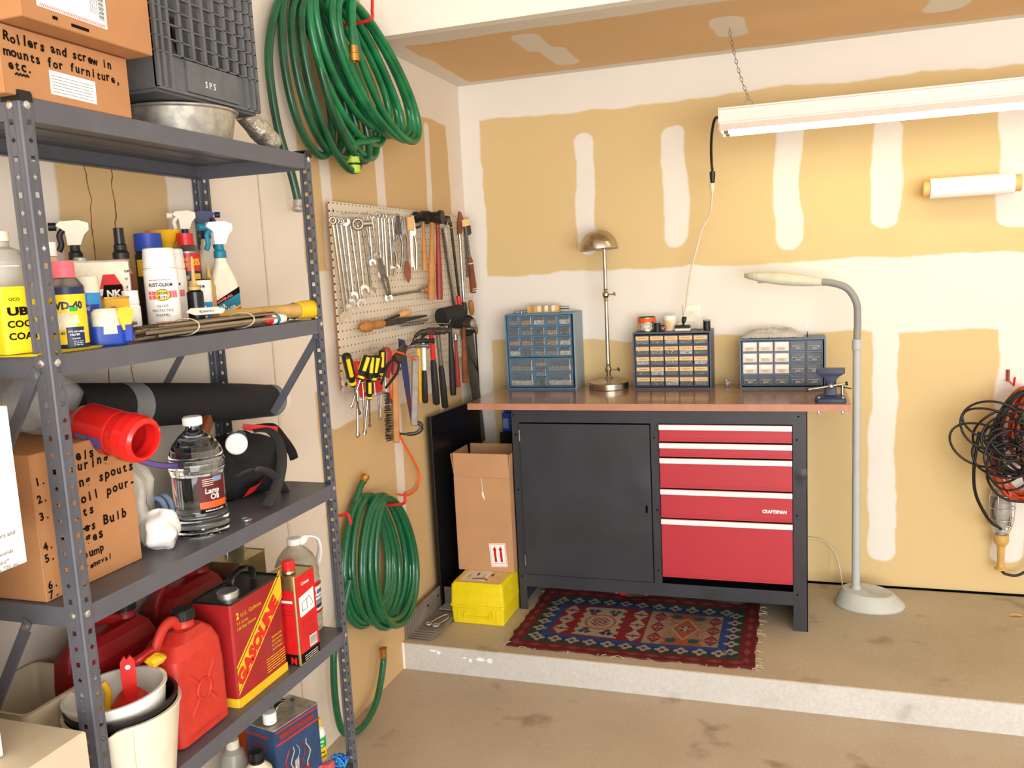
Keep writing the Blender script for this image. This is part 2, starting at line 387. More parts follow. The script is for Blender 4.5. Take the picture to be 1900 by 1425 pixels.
patch_mat('soffit_mat', 'XY', '#dcb98c', '#d5b184', '#e0d8cb',
          [(-.1, 6, -1.0, -.735, .01), (-.1, 6, -.06, .1, .01), (-.1, .085, -1, .1, .01), (.46, .56, -.68, -.42, .05), (.50, .60, -.46, -.16, .045), (1.14, 1.26, -.55, -.26, .05), (1.84, 1.98, -.48, -.24, .06), (2.5, 2.6, -.5, -.3, .05)], warp=.03)
mat('fascia_mat', '#efe8dd', .85, nz=.03, sc=4, spec=.15)
mat('ceiling_mat', '#ece4d8', .85, nz=.03, sc=3, spec=.15)
def concrete(key, c1, c2, st, rough=.75):
    m, nt, b = new_mat(key); tc = N(nt, 'ShaderNodeTexCoord').outputs['Object']
    n1 = N(nt, 'ShaderNodeTexNoise', ins={'Vector': tc, 'Scale': 1.8, 'Detail': 8.0, 'Roughness': .62})
    n2 = N(nt, 'ShaderNodeTexNoise', ins={'Vector': tc, 'Scale': 5.5, 'Detail': 3.0, 'Roughness': .5})
    n3 = N(nt, 'ShaderNodeTexNoise', ins={'Vector': tc, 'Scale': 120.0, 'Detail': 3.0})
    r1 = N(nt, 'ShaderNodeMapRange', ins={0: n1.outputs['Fac'], 1: .3, 2: .7, 3: 0.0, 4: 1.0}).outputs[0]
    col = N(nt, 'ShaderNodeMix', data_type='RGBA', ins={0: r1, 6: (*lin(c1), 1), 7: (*lin(c2), 1)}).outputs[2]
    r2 = N(nt, 'ShaderNodeMapRange', interpolation_type='SMOOTHSTEP', ins={0: n2.outputs['Fac'], 1: .59, 2: .74, 3: 0.0, 4: .7}).outputs[0]
    col = N(nt, 'ShaderNodeMix', data_type='RGBA', ins={0: r2, 6: col, 7: (*lin(st), 1)}).outputs[2]
    r3 = N(nt, 'ShaderNodeMapRange', ins={0: n3.outputs['Fac'], 1: .25, 2: .75, 3: .9, 4: 1.08}).outputs[0]
    col = N(nt, 'ShaderNodeVectorMath', operation='SCALE', ins={0: col, 'Scale': r3}).outputs[0]
    nt.links.new(col, b.inputs['Base Color']); b.inputs['Roughness'].default_value = rough
    bp = N(nt, 'ShaderNodeBump', ins={'Strength': .15, 'Distance': .003, 'Height': n3.outputs['Fac']}); nt.links.new(bp.outputs[0], b.inputs['Normal'])
concrete('floor_mat', '#ae9c84', '#bfae98', '#75614c')
concrete('slab_mat', '#ab9b80', '#bbac93', '#7d6a50', .6)
concrete('curb_mat', '#bbb7b0', '#cac7c1', '#9e998f')
# pegboard: holes one inch apart
m, nt, b = new_mat('pegboard'); tc = N(nt, 'ShaderNodeTexCoord').outputs['Object']
s_ = N(nt, 'ShaderNodeVectorMath', operation='SCALE', ins={0: tc, 'Scale': 1/.0254}).outputs[0]
s_ = N(nt, 'ShaderNodeVectorMath', operation='FRACTION', ins={0: s_}).outputs[0]
s_ = N(nt, 'ShaderNodeVectorMath', operation='SUBTRACT', ins={0: s_, 1: (.5, .5, .5)}).outputs[0]
s_ = N(nt, 'ShaderNodeVectorMath', operation='MULTIPLY', ins={0: s_, 1: (0, 1, 1)}).outputs[0]
s_ = N(nt, 'ShaderNodeVectorMath', operation='LENGTH', ins={0: s_}).outputs['Value']
h_ = N(nt, 'ShaderNodeMath', operation='LESS_THAN', ins={0: s_, 1: .115}).outputs[0]
n_ = N(nt, 'ShaderNodeTexNoise', ins={'Vector': tc, 'Scale': 6.0}).outputs['Fac']
c_ = N(nt, 'ShaderNodeMix', data_type='RGBA', ins={0: n_, 6: (*lin('#ddd0bb'), 1), 7: (*lin('#cfc0aa'), 1)}).outputs[2]
c_ = N(nt, 'ShaderNodeMix', data_type='RGBA', ins={0: h_, 6: c_, 7: (.03, .022, .018, 1)}).outputs[2]
nt.links.new(c_, b.inputs['Base Color']); b.inputs['Roughness'].default_value = .5
# ---------------------------------------------------------------- the setting
PZ = .1041; SOF = 2.291
def struct(name, a, b, key):
    return MB().box(a, b, key).build(name, kind='structure')
struct('floor', (-.12, -7, -.1), (6, -.9117, 0), 'floor_mat')
o = MB().box((-.0, -.9117, -.1), (6, .0, PZ), 'slab_mat')
o.quad(-.0, 6, 0.0, PZ-.004, 'curb_mat', M=tr(0, -.9122, 0) @ FRONT)
for (x, z, w, h) in ((.253, .068, .016, .006), (.275, .060, .012, .016), (.316, .068, .034, .014), (.352, .066, .022, .020), (.127, .083, .03, .008), (.15, .078, .016, .014)):
    o.poly([(x+w/2*math.cos(a)*(1+.2*math.sin(3*a+x*50)), z+h/2*math.sin(a)) for a in [i*PI/7 for i in range(14)]], 'white', M=tr(0, -.9126, 0) @ FRONT)
o.quad(.0005, .010, .0, PZ, 'white', M=tr(0, -.9126, 0) @ FRONT)
o.build('floor', kind='structure')
struct('wall_left', (-.12, -7, -.1), (0, 0, 3.0), 'wall_left_mat')
struct('wall_back', (-.12, 0, -.1), (6, .12, 3.0), 'wall_back_mat')
struct('ceiling', (0, -.8416, SOF), (6, 0, SOF+.05), 'soffit_mat')
struct('trim_1', (0, -.8915, SOF), (6, -.8411, 2.9), 'fascia_mat')
struct('ceiling', (-.12, -7, 2.9), (6, -.8411, 3.0), 'ceiling_mat')
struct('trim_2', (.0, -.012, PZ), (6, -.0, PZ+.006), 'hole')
# ---------------------------------------------------------------- workbench cabinet
BT = .955
wc = thing('workbench_cabinet', 'dark grey steel workbench cabinet with one door and five red drawers', 'cabinet', (.344, -.515, PZ))
W_, D_, H_ = 1.112, .46, BT-.026-PZ-.0005
b = MB()
TH = .0015
def panel(b, x0, x1, z0, z1, y=0.0, t=.003, key='benchsteel'): b.box((x0, y, z0), (x1, y+t, z1), key)
# front frame around openings
panel(b, 0, .034, 0, H_); panel(b, W_-.05, W_, 0, H_); panel(b, .034, W_-.05, H_-.05, H_); panel(b, .034, W_-.05, .098, .15)
panel(b, .553, .583, .15, H_-.05)
# sides, back, floor, legs (L section)
b.box((0, 0, .0), (.003, D_, H_), 'benchsteel'); b.box((W_-.003, 0, 0), (W_, D_, H_), 'benchsteel')
b.box((.003, D_-.003, .1), (W_-.003, D_, H_), 'benchsteel'); b.box((.003, .003, .1), (W_-.003, D_-.003, .104), 'benchsteel')
b.box((.553, .003, .104), (.556, D_-.003, H_), 'benchsteel')
b.box((.003, .003, H_-.003), (W_-.003, D_-.003, H_), 'benchsteel')
b.box((.003, D_-.02, 0), (.034, D_-.003, .1), 'benchsteel'); b.box((W_-.034, D_-.02, 0), (W_-.003, D_-.003, .1), 'benchsteel')
for i, (x, z) in enumerate([(.017, .14), (.017, .5), (.017, H_-.1), (.568, .2), (.57, .44), (.566, .72), (W_-.036, .14), (W_-.036, .44), (W_-.036, .72), (W_-.03, H_-.02), (.012, H_-.02)]):
    b.cyl((x, .001, z), (x, -.0006, z), .0035, 'hole', n=10)
b.build('body', wc)
# dented corner
d = MB(); d.grid(8, 8, lambda u, v: (W_-.046+u*.044, -.0003-.0045*math.exp(-((u-.6)**2)*6-((v-.55)**2)*9)*(1 if v > .5 else .4), .545+v*.07), 'benchsteel'); d.build('dent', wc)
dd = MB(); dd.loft([(0, .2575, .0055, .002), (.01, .2585, .0055, .002)], 'benchsteel', n=2)
dd = MB()
def bump(u, v): return -.004*math.exp(-((u-.93)**2)*90-((v-.62)**2)*160)
dd.grid(24, 30, lambda u, v: (.037+u*.513, -.009+bump(u, v), .155+v*.615), 'benchsteel')
dd.box((.037, -.0088, .155), (.55, -.001, .157), 'benchsteel'); dd.box((.037, -.0088, .768), (.55, -.001, .77), 'benchsteel')
dd.box((.037, -.0088, .155), (.039, -.001, .77), 'benchsteel'); dd.box((.548, -.0088, .155), (.55, -.001, .77), 'benchsteel')
door = dd.build('door', wc)
MB().loft([(.43, .0035, .003, .002, .532, -.0105), (.458, .0035, .003, .002, .532, -.0105)], 'hole', n=3).build('handle', door)
for z in (.19, .7):
    MB().cyl((.036, -.011, z), (.036, -.011, z+.045), .003, 'steel', n=8).build('hinge', door)
ZR = [(H_-.052, .706), (.703, .648), (.645, .528), (.525, .412), (.409, .178)]
for i, (zt, zb) in enumerate(ZR):
    q = MB(); x0, x1 = .586, W_-.052
    q.box((x0, -.010, zb+.003), (x1, -.001, zt), 'drawerred', bev=.0015)
    q.box((x0, -.0115, zb+.003), (x1, -.0095, zb+.008), 'drawerred'); q.box((x0, -.0115, zb+.013), (x1, -.0095, zb+.016), 'drawerred')
    dr = q.build('drawer', wc)
    p = MB(); p.loft([(zt-.019, (x1-x0)/2, .0032, .001, (x0+x1)/2, -.0132), (zt-.004, (x1-x0)/2, .0052, .002, (x0+x1)/2, -.0152), (zt, (x1-x0)/2, .003, .001, (x0+x1)/2, -.013)], 'drawerwhite', n=2, smooth=False)
    p.build('handle', dr)
    if i == 3:
        MB().text('CRAFTSMAN', .955, .448, .017, 'white', M=tr(0, -.0101, 0) @ FRONT, bold=.045, width=.085).build('lettering', dr)
    MB().box((x0, -.0008, zb-.0005), (x1, .0005, zb+.003), 'hole').build('gap', dr)
# bench top
t = MB(); X0, X1, Y0, Y1 = .169, 1.6, -.53, -.035
t.box((X0, Y0, BT-.0252), (X1, Y1, BT), 'benchedge'); t.quad(X0+.001, X1-.001, Y0+.001, Y1-.001, 'benchtop', M=tr(0, 0, BT+.0004))
t.build('worktop', label='long brown laminate worktop lying on the steel cabinet', cat='worktop')
# ---------------------------------------------------------------- drawer organisers
def organiser(nm, label, loc, w, h, dep, key, cells, side=None, body_extra=None):
    o = thing(nm, label, 'drawer organizer', loc)
    b = MB(); e = .006
    b.box((0, 0, 0), (e, dep, h), key); b.box((w-e, 0, 0), (w, dep, h), side or key); b.box((e, 0, 0), (w-e, dep, e), key); b.box((e, 0, h-e), (w-e, dep, h), key)
    b.box((e, dep-.004, e), (w-e, dep, h-e), key)
    b.build('case', o)
    g = MB()
    xs = sorted({round(c[0], 4) for c in cells}); 
    for (x0, z0, cw, ch, st) in cells:
        g.box((x0-.0028, .001, z0-.003), (x0, .02, z0+ch+.003), key); g.box((x0+cw, .001, z0-.003), (x0+cw+.0028, .02, z0+ch+.003), key)
        g.box((x0, .001, z0+ch), (x0+cw, .02, z0+ch+.003), key); g.box((x0, .001, z0-.003), (x0+cw, .02, z0), key)
    g.build('divider', o)
    for (x0, z0, cw, ch, st) in cells:
        q = MB(); f = .0012
        front, fill = st[0], st[1]
        q.box((x0+f, .002, z0+f), (x0+cw-f, .0035, z0+ch-f), front)
        c = q.build('drawer', o); q = MB()
        if len(st) < 4 or st[3] != 'solid':
            lo, hi = z0+f+.001, z0+f+(ch-2*f)*st[2]
            rr = random.Random(int(x0*9999+z0*777))
            q.grid(8, 4, lambda u, v: (x0+.003+u*(cw-.006), .006+v*.04, hi+rr.uniform(-.004, .003)), fill)
            q.grid(8, 3, lambda u, v: (x0+.003+u*(cw-.006), .006, lo+v*(hi-lo)), fill)
            for k in range(5):
                px, pz = x0+rr.uniform(.15, .85)*cw, lo+rr.uniform(.15, .9)*(hi-lo)
                q.cyl((px, .0058, pz), (px+rr.uniform(-.006, .006), .0052, pz+rr.uniform(-.003, .003)), rr.uniform(.0015, .003), rr.choice(['wire', 'bitslight', 'steel', fill]), n=6)
            q.build('contents', c)
        r = MB()
        if st[-1] == 'label':
            r.box((x0+f, .0008, z0+ch*.52), (x0+cw-f, .0018, z0+ch-f), 'labeltan')
            r.box((x0+cw*.2, .0005, z0+ch*.72), (x0+cw*.8, .0008, z0+ch*.76), 'brown')
            r.build('label', c)
        elif st[-1] == 'tab':
            r.box((x0+cw*.12, -.002, z0+ch*.5), (x0+cw*.88, .0018, z0+ch*.54), 'labeltan' if st[1] == 'bitslight' else 'bitslight')
            r.box((x0+cw*.32, -.005, z0+ch*.2), (x0+cw*.68, .0018, z0+ch*.42), 'tan' if st[1] == 'bitslight' else 'grey')
            r.build('pull', c)
        elif st[-1] == 'solid':
            r.box((x0+cw*.12, -.0005, z0+ch*.5), (x0+cw*.88, .0018, z0+ch*.9), 'paper'); r.box((x0+cw*.3, -.004, z0+ch*.2), (x0+cw*.7, .0018, z0+ch*.4), 'tan'); r.build('pull', c)
        else:
            r.box((x0+cw*.06, -.001, z0+ch*.08), (x0+cw*.94, .0018, z0+ch*.12), 'drawerglass'); r.box((x0+cw*.90, -.0006, z0+ch*.1), (x0+cw*.94, .0018, z0+ch*.92), 'bitslight'); r.build('pull', c)
    return o
# blue one: 4 rows of 5, then two wide columns round a narrow one
w, h = .312, .328; cells = []
fills = ['bits', 'bitsgold', 'bitslight', 'bits', 'bitslight', 'bitsdark', 'bits', 'bitsdark', 'bitsgold', 'bitsdark', 'bitsgold', 'bitsgold', 'bitsdark', 'bitsgold', 'bitslight', 'bitslight', 'bitsdark', 'bits', 'bits', 'bitslight']
cw = (w-.024)/5
for r in range(4):
    for c in range(5):
        cells.append((.014+c*(cw-.0008), h-.050-r*.0445, cw-.006, .039, ('drawerglass', fills[r*5+c], .55)))
for xi in (0, 3):
    for r in range(2):
        cells.append((.014+xi*(cw-.0008), .014+(1-r)*.0625, 2*cw-.0068, .057, ('drawerglass', 'bitslight' if r else 'bits', .42)))
for r in range(3):
    cells.append((.014+2*(cw-.0008), .014+(2-r)*.0415, cw-.006, .0365, ('drawerglass', ['bitsgold', 'bits', 'bitsdark'][r], .5)))
o = organiser('drawer_organizer', 'tall blue metal drawer organizer with clear drawers, at left of brass lamp', (.215, -.15, BT+.0006), w, h, .145, 'bluepaint', cells, side='greypaint')
# slate one
w, h = .318, .236; cells = []; cw = (w-.022)/5; ch = (h-.022)/5
for r in range(5):
    for c in range(5):
        cells.append((.012+c*cw, h-.012-(r+1)*ch+.004, cw-.0035, ch-.007, ('drawerglass', ['bits', 'bitsdark', 'bitslight', 'bitsdark'][(r*3+c) % 4], .5, 'label')))
organiser('drawer_organizer', 'slate drawer organizer with tan label strips under cans and power strip', (.774, -.155, BT+.0006), w, h, .15, 'slatepaint', cells)
w, h = .325, .2; cells = []; cw = (w-.022)/5; ch = (h-.022)/4
for r in range(4):
    for c in range(5):
        cells.append((.012+c*cw, h-.010-(r+1)*ch+.004, cw-.0045, ch-.006, ('drawercream' if r < 3 and c < 3 else 'drawerglass', 'bitslight' if r < 3 and c < 3 else 'bitsdark', .5, 'solid' if (r < 3 and c < 3) else 'tab')))
organiser('drawer_organizer', 'low blue-grey drawer organizer of cream drawers behind the vise, plastic bags on top', (1.204, -.155, BT+.0006), w, h, .14, 'bluegreypaint', cells)
# wooden block with nails on blue organiser
o = thing('wood_block', 'striped wooden block with long nails lying on the blue drawer organizer', 'wood block', (.305, -.10, BT+.3292), 3)
b = MB()
for i in range(9): b.box((i*.0155, 0, .004), ((i+1)*.0155, .05, .03), ['woodpale', 'cardlight', 'woodpale', 'cream', 'cardlight', 'cream', 'cardlight', 'cream', 'woodpale'][i])
b.box((0.0, 0, .0), (.1395, .05, .004), 'woodpale'); b.build('block', o)
for y, z, a, c_ in ((.01, .024, .1397, .185), (.02, .014, .1397, .185), (.035, .012, .1397, .18), (.015, .012, -.042, -.0002)):
    MB().cyl((a, y, z), (c_, y, z), .0013, 'darksteel', n=6).build('nail', o)
b = MB(); b.lathe([(.0, 0), (.014, .001), (.016, .008), (.011, .014), (0, .016)], 'grey', n=10); b.lathe([(.0, 0), (.008, .001), (.007, .01), (0, .012)], 'steel', c=(.02, -.003, 0), n=8)
b.build('putty_lump', label='small grey lump of putty on the blue drawer organizer beside the block', cat='putty', loc=(.262, -.112, BT+.3288))
# things on the slate organiser
ZS = BT+.2372
o = thing('tin_can', 'open rusty red and silver tin can on the slate drawer organizer', 'can', (.823, -.085, ZS))
b = MB(); b.lathe([(.036, 0), (.037, .002), (.037, .058), (.038, .06), (.036, .06), (.0355, .006), (0, .006)], ['tinmetal', 'tinmetal', 'tinmetal', 'darksteel', 'metaldark', 'metaldark'], n=28)
b.arc(.037, -.1, .1, .038, .056, 'orange', n=24); b.arc(.037, -.02, .03, .008, .036, 'bitslight', n=8); b.arc(.037, -.06, -.025, .008, .035, 'tan', n=8); b.build('can', o)
b = MB(); b.lathe([(.0145, 0), (.0145, .036), (.0155, .037), (.0155, .042), (0, .042)], ['black', 'black', 'grey', 'grey'], n=20)
o = b.build('film_canister', label='black film canister beside the rusty tin can on slate organizer', cat='canister', loc=(.872, -.12, ZS))
o2 = copy_tree(o, 'black film canister with grey lid alone at the right end of slate organizer', (1.072, -.10, ZS))
b = MB(); b.lathe([(.0262, 0), (.0262, .044), (.0275, .045), (.0275, .06), (.0255, .062), (0, .062)], ['cream', 'cream', 'white', 'white', 'white'], n=26)
b.arc(.0262, -.02, .01, .008, .04, 'labeltan'); b.build('white_jar', label='small white lidded plastic jar on the slate drawer organizer', cat='jar', loc=(.918, -.075, ZS))
b = MB(); b.tube(smooth_path([(0, 0, .02), (.012, -.002, .026), (.022, 0, .016), (.012, .002, .006), (0, 0, .012)], 4), .0025, 'black', n=6); b.cyl((.01, -.004, .009), (.02, -.004, .02), .004, 'pink', n=8); b.box((0, -.002, 0), (.016, .003, .006), 'black')
b.build('cable_tie', label='small black and pink clip in front of the white jar', cat='clip', loc=(.886, -.13, ZS))
o = thing('power_strip', 'black power strip with a plug standing on the slate organizer', 'power strip', (.945, -.11, ZS))
b = MB(); b.box((0, -.02, 0), (.062, .02, .011), 'cream', bev=.002); b.box((0, -.02, .011), (.062, .02, .024), 'blackgloss', bev=.003); b.build('housing', o)
b = MB(); b.loft([(.0245, .005, .005, .002, .034, -.002), (.03, .004, .004, .002, .034, -.002), (.038, .008, .008, .004, .036, -.002), (.054, .010, .009, .004, .038, -.002), (.058, .007, .006, .003, .038, -.002)], 'black', n=3); b.build('plug', o)
b = MB(); b.tube(smooth_path([(0, 0, .003), (.012, -.006, .008), (.025, .002, .003), (.036, -.004, .004)], 5), .0015, 'black', n=6); b.build('wire_scrap', label='short scrap of black wire on top of the slate organizer', cat='wire', loc=(1.015, -.12, ZS))
# outlet on back wall
o = thing('wall_outlet', 'cream wall outlet plate behind the power strip on back wall', 'outlet', (.965, -.001, 1.178))
b = MB(); b.box((0, -.006, 0), (.07, 0, .115), 'outlet', bev=.002); b.build('plate', o)
for z in (.022, .066): MB().loft([(0, .014, .012, .006), (.002, .014, .012, .006)], 'cream').build('socket', o).matrix_local = tr(.035, -.006, z+.012) @ rot('X', 90)
# plastic bags on third organiser
def crumple(nx, ny, lx, ly, hz, seed, key, m=None, folds=3):
    rr = random.Random(seed); ph = [(rr.uniform(2, 9), rr.uniform(2, 9), rr.uniform(0, 6), rr.uniform(.3, 1)) for _ in range(folds*3)]
    def f(u, v):
        e = min(1, 7*min(u, 1-u, v, 1-v)); s = sum(a*math.sin(fx*u*3+fy*v*3+p) for fx, fy, p, a in ph)/len(ph)
        q = sum(a*math.sin(fx*u*11-fy*v*9+p) for fx, fy, p, a in ph)/len(ph)
        return ((u-.5)*lx+.02*lx*q, (v-.5)*ly+.05*ly*s*e, hz*e*(.45+.55*abs(s)*1.6)+.0015+abs(q)*hz*.25)
    g = m or MB(); g.grid(nx, ny, f, key); return g
g = crumple(40, 14, .24, .12, .034, 5, 'plasticbag'); crumple(30, 10, .19, .10, .05, 9, 'plasticbag', g)
g.build('plastic_bags', label='crumpled clear plastic bags piled on the low drawer organizer', cat='plastic bags', loc=(1.33, -.085, BT+.2012))
b = MB(); b.lathe([(.004, 0), (.001, .022), (0, .024)], 'maroon', n=8); b.lathe([(.002, .02), (.0015, .055), (0, .056)], 'clearthin', n=8)
b.build('glue_nozzle', label='tiny dark red nozzle cap standing beside the plastic bags', cat='nozzle', loc=(1.462, -.1, BT+.2012))
b = MB()
for (x, y, z, r) in ((0, 0, .01, .009), (.008, .002, .016, .006), (-.004, .001, .022, .007), (.004, -.004, .03, .004)): b.lathe([(0, -r), (r*.7, -r*.7), (r, 0), (r*.6, r*.8), (0, r)], 'bitslight', c=(x, y, z), n=9)
b.lathe([(0, 0), (.011, .001), (.010, .006), (0, .008)], 'grey', n=8); b.build('hardware_bits', label='small heap of pale hardware on bench between two right organizers', cat='hardware', loc=(1.148, -.075, BT+.0006))
# ---------------------------------------------------------------- brass table lamp
o = thing('table_lamp', 'tall brushed brass desk lamp with a domed metal shade', 'lamp', (.661, -.125, BT+.0006))
b = MB(); b.lathe([(.083, 0), (.084, .002), (.084, .024), (.080, .028), (.06, .030), (.045, .036), (.022, .042), (.012, .052), (.010, .055)], 'nickel', n=44); b.build('base', o)
b = MB(); b.lathe([(.010, .055), (.012, .058), (.008, .062), (.009, .068), (.014, .076), (.015, .083), (.010, .093), (.008, .097), (.011, .100), (.008, .104), (.0085, .106), (.0078, .37), (.011, .372), (.008, .378), (.009, .384), (.015, .394), (.015, .402), (.009, .412), (.008, .416), (.011, .419), (.0078, .423), (.0078, .60)], 'nickel', n=20); b.build('pole', o)
for z, L in ((.08, .028), (.398, .022)):
    b = MB(); b.cyl((.012, 0, z), (.012+L, -.006, z), .003, 'nickel', n=8); b.lathe([(0, 0), (.009, .002), (.010, .006), (.006, .009), (0, .01)], 'nickel', c=(.012+L, -.006, z), n=12, M=rot('Y', 70)); b.build('knob', o)
b = MB(); R = .079; b.lathe([(R+.003, -.001), (R+.004, .001), (R, .004)]+[(R*math.cos(a), .004+R*1.02*math.sin(a)) for a in [i*PI/2/14 for i in range(1, 15)]], 'nickel', n=44, caps=(0, 0))
b.lathe([(R-.002, .001)]+[((R-.002)*math.cos(a), .003+R*.99*math.sin(a)) for a in [i*PI/2/10 for i in range(1, 11)]], 'cream', n=36, caps=(0, 0))
s = b.build('lamp_shade', o); s.location = (-.022, 0, .585); s.rotation_euler = (0, math.radians(-3), 0)
# ---------------------------------------------------------------- white floor lamp
o = thing('floor_lamp', 'pale grey floor lamp with ribbed gooseneck right of the workbench', 'lamp', (1.688, -.205, PZ+.0006))
def ell(a0, a1, z, sx=1.0): return None
b = MB(); n = 40
prof = [(.132, .0, 0), (.134, .006, 0), (.128, .016, -.001), (.112, .04, -.004), (.100, .054, -.006), (.094, .058, -.007), (.085, .0575, -.007), (.0, .056, -.008)]
vs = []; 
for (r, z, dx) in prof:
    for j in range(n):
        a = 2*PI*j/n; vs.append((dx+r*.97*math.cos(a), r*.78*math.sin(a), z+ (.012 if z > .03 else 0)*(-math.cos(a))*.6))
for i in range(len(prof)-1): b._part(vs, [(i*n+j, i*n+(j+1) % n, (i+1)*n+(j+1) % n, (i+1)*n+j) for j in range(n)], 'lampbase', True)
b._part(vs, [tuple(reversed(range(n)))], 'rubber', False); b.build('base', o)
px = -.05
b = MB(); b.lathe([(.019, .055), (.019, .07), (.0155, .075), (.0155, .52), (.0148, .525), (.0148, 1.005), (.0175, 1.01), (.0175, 1.045), (.012, 1.048)], 'lampgrey', c=(px, 0, 0), n=24); b.build('pole', o)
path = smooth_path([(px, 0, 1.04), (px+.002, 0, 1.13), (px-.004, 0, 1.19), (px-.035, 0, 1.24), (px-.085, 0, 1.262), (px-.128, 0, 1.268)], 16)
b = MB(); b.tube(path, [.0125+.0018*(i % 2) for i in range(len(path))], 'flexgrey', n=14); b.build('gooseneck', o)
b = MB()
secs = []
for t in [i/16 for i in range(17)]:
    hw = .012+.036*math.sin(PI*min(1, (t*1.18))**.8)**.7*(1 if t > 0 else 0) if t < .85 else .04*math.sqrt(max(0, 1-((t-.85)/.16)**2))+.003
    hh = .014+.010*math.sin(PI*min(1, t*1.1))
    k_ = 1 if t < .8 else math.sqrt(max(.02, 1-((t-.8)/.2)**2))
    hw = (.012+.034*math.sin(PI/2*min(1, t*1.6)))*k_
    secs.append((t*.285, hw, max(.003, hh*(.45+.55*k_)), .8*min(hw, hh)))
b.T = Matrix.Translation((px-.125, 0, 1.268)) @ rot('Y', -90) @ rot('Z', 90)
b.T = frame((px-.125, 0, 1.268), (0, 1, 0), (0, 0, 1)); b.T = Matrix.Translation((px-.125, 0, 1.268)) @ Matrix(((0, 0, -1, 0), (1, 0, 0, 0), (0, 1, 0.13, 0), (0, 0, 0, 1)))
b.loft(secs, 'lamphead', n=4); b.build('lamp_head', o)
b = MB(); b.T = Matrix.Translation((px-.27, 0, 1.273)); b.loft([(0, .09, .03, .02), (.004, .09, .03, .02)], 'tan', n=4); b.build('diffuser', o)
cordp = smooth_path([(1.595-1.688, .06, .012), (1.59-1.688, .12, .06), (1.57-1.688, .165, .14), (1.52-1.688, .185, .19), (1.44-1.688, .19, .2)], 8)
MB().tube(cordp, .003, 'cordwhite', n=6).build('cord', o)
# ---------------------------------------------------------------- vise
o = thing('bench_vise', 'small blue bench vise bolted on the right end of the worktop', 'vise', (1.535, -.455, BT+.0006))
b = MB(); b.loft([(0, .052, .045, .012), (.012, .052, .045, .012), (.02, .04, .036, .012), (.024, .02, .02, .01)], 'viseblue', n=3); b.build('base', o)
b = MB(); b.loft([(.02, .021, .02, .006), (.05, .019, .018, .006), (.078, .019, .022, .006), (.088, .026, .022, .006), (.098, .042, .022, .006), (.102, .048, .022, .004), (.118, .048, .022, .003)], 'viseblue', n=3); b.build('fixed_jaw', o)
b = MB(); b.cyl((0, -.028, .058), (0, -.02, .058), .013, 'viseblue'); b.lathe([(0, 0), (.009, 0), (.009, .012), (.005, .016), (0, .017)], 'chrome', c=(.0, -.028, .058), n=16, M=rot('X', 90)); b.build('screw', o)
b = MB(); b.cyl((-.078, -.036, .046), (.052, -.036, .068), .004, 'chrome', n=10); b.cyl((-.082, -.036, .0453), (-.074, -.036, .0467), .007, 'black', n=10); b.cyl((.048, -.036, .0673), (.056, -.036, .0687), .007, 'black', n=10); b.build('handle', o)
b = MB(); b.cyl((.04, .01, .02), (.04, .01, .055), .005, 'chrome', n=10); b.cyl((.022, .01, .052), (.07, .004, .044), .0022, 'black', n=8); b.build('swivel_lock', o)
for x in (-.04, .04):
    b = MB(); b.lathe([(0, .020), (.006, .020), (.006, .013), (.006, .012)], 'chrome', c=(x, -.033, 0), n=8); b.cyl((x, -.033, -.045), (x, -.033, -.0262), .0035, 'chrome', n=8); b.lathe([(.007, -.036), (.007, -.0285)], 'chrome', c=(x, -.033, 0), n=6, smooth=False); b.build('bolt', o)
b = MB(); b.grid(6, 3, lambda u, v: (u*.05, v*.03-.01*u, .002+.004*math.sin(u*5)), 'cream'); b.build('paper_scrap', label='crumpled cream paper scrap behind the vise at bench edge', cat='paper', loc=(1.54, -.40, BT+.001))
b = MB(); b.box((0, 0, 0), (.05, .05, .085), 'blue', bev=.004); b.box((.004, -.0008, .015), (.03, -.0001, .06), 'bluegrey'); b.box((.008, .01, .0853), (.04, .04, .10), 'blue', bev=.003)
b.build('blue_box', label='small blue plastic box under the left end of the worktop beside cabinet', cat='box', loc=(.172, -.13, .762))
MB().box((0, 0, 0), (.09, .075, .6568), 'board', bev=.002).build('corner_stand', label='dark upright stand under the small blue box beside the cabinet', cat='stand', loc=(.162, -.14, PZ+.0006))
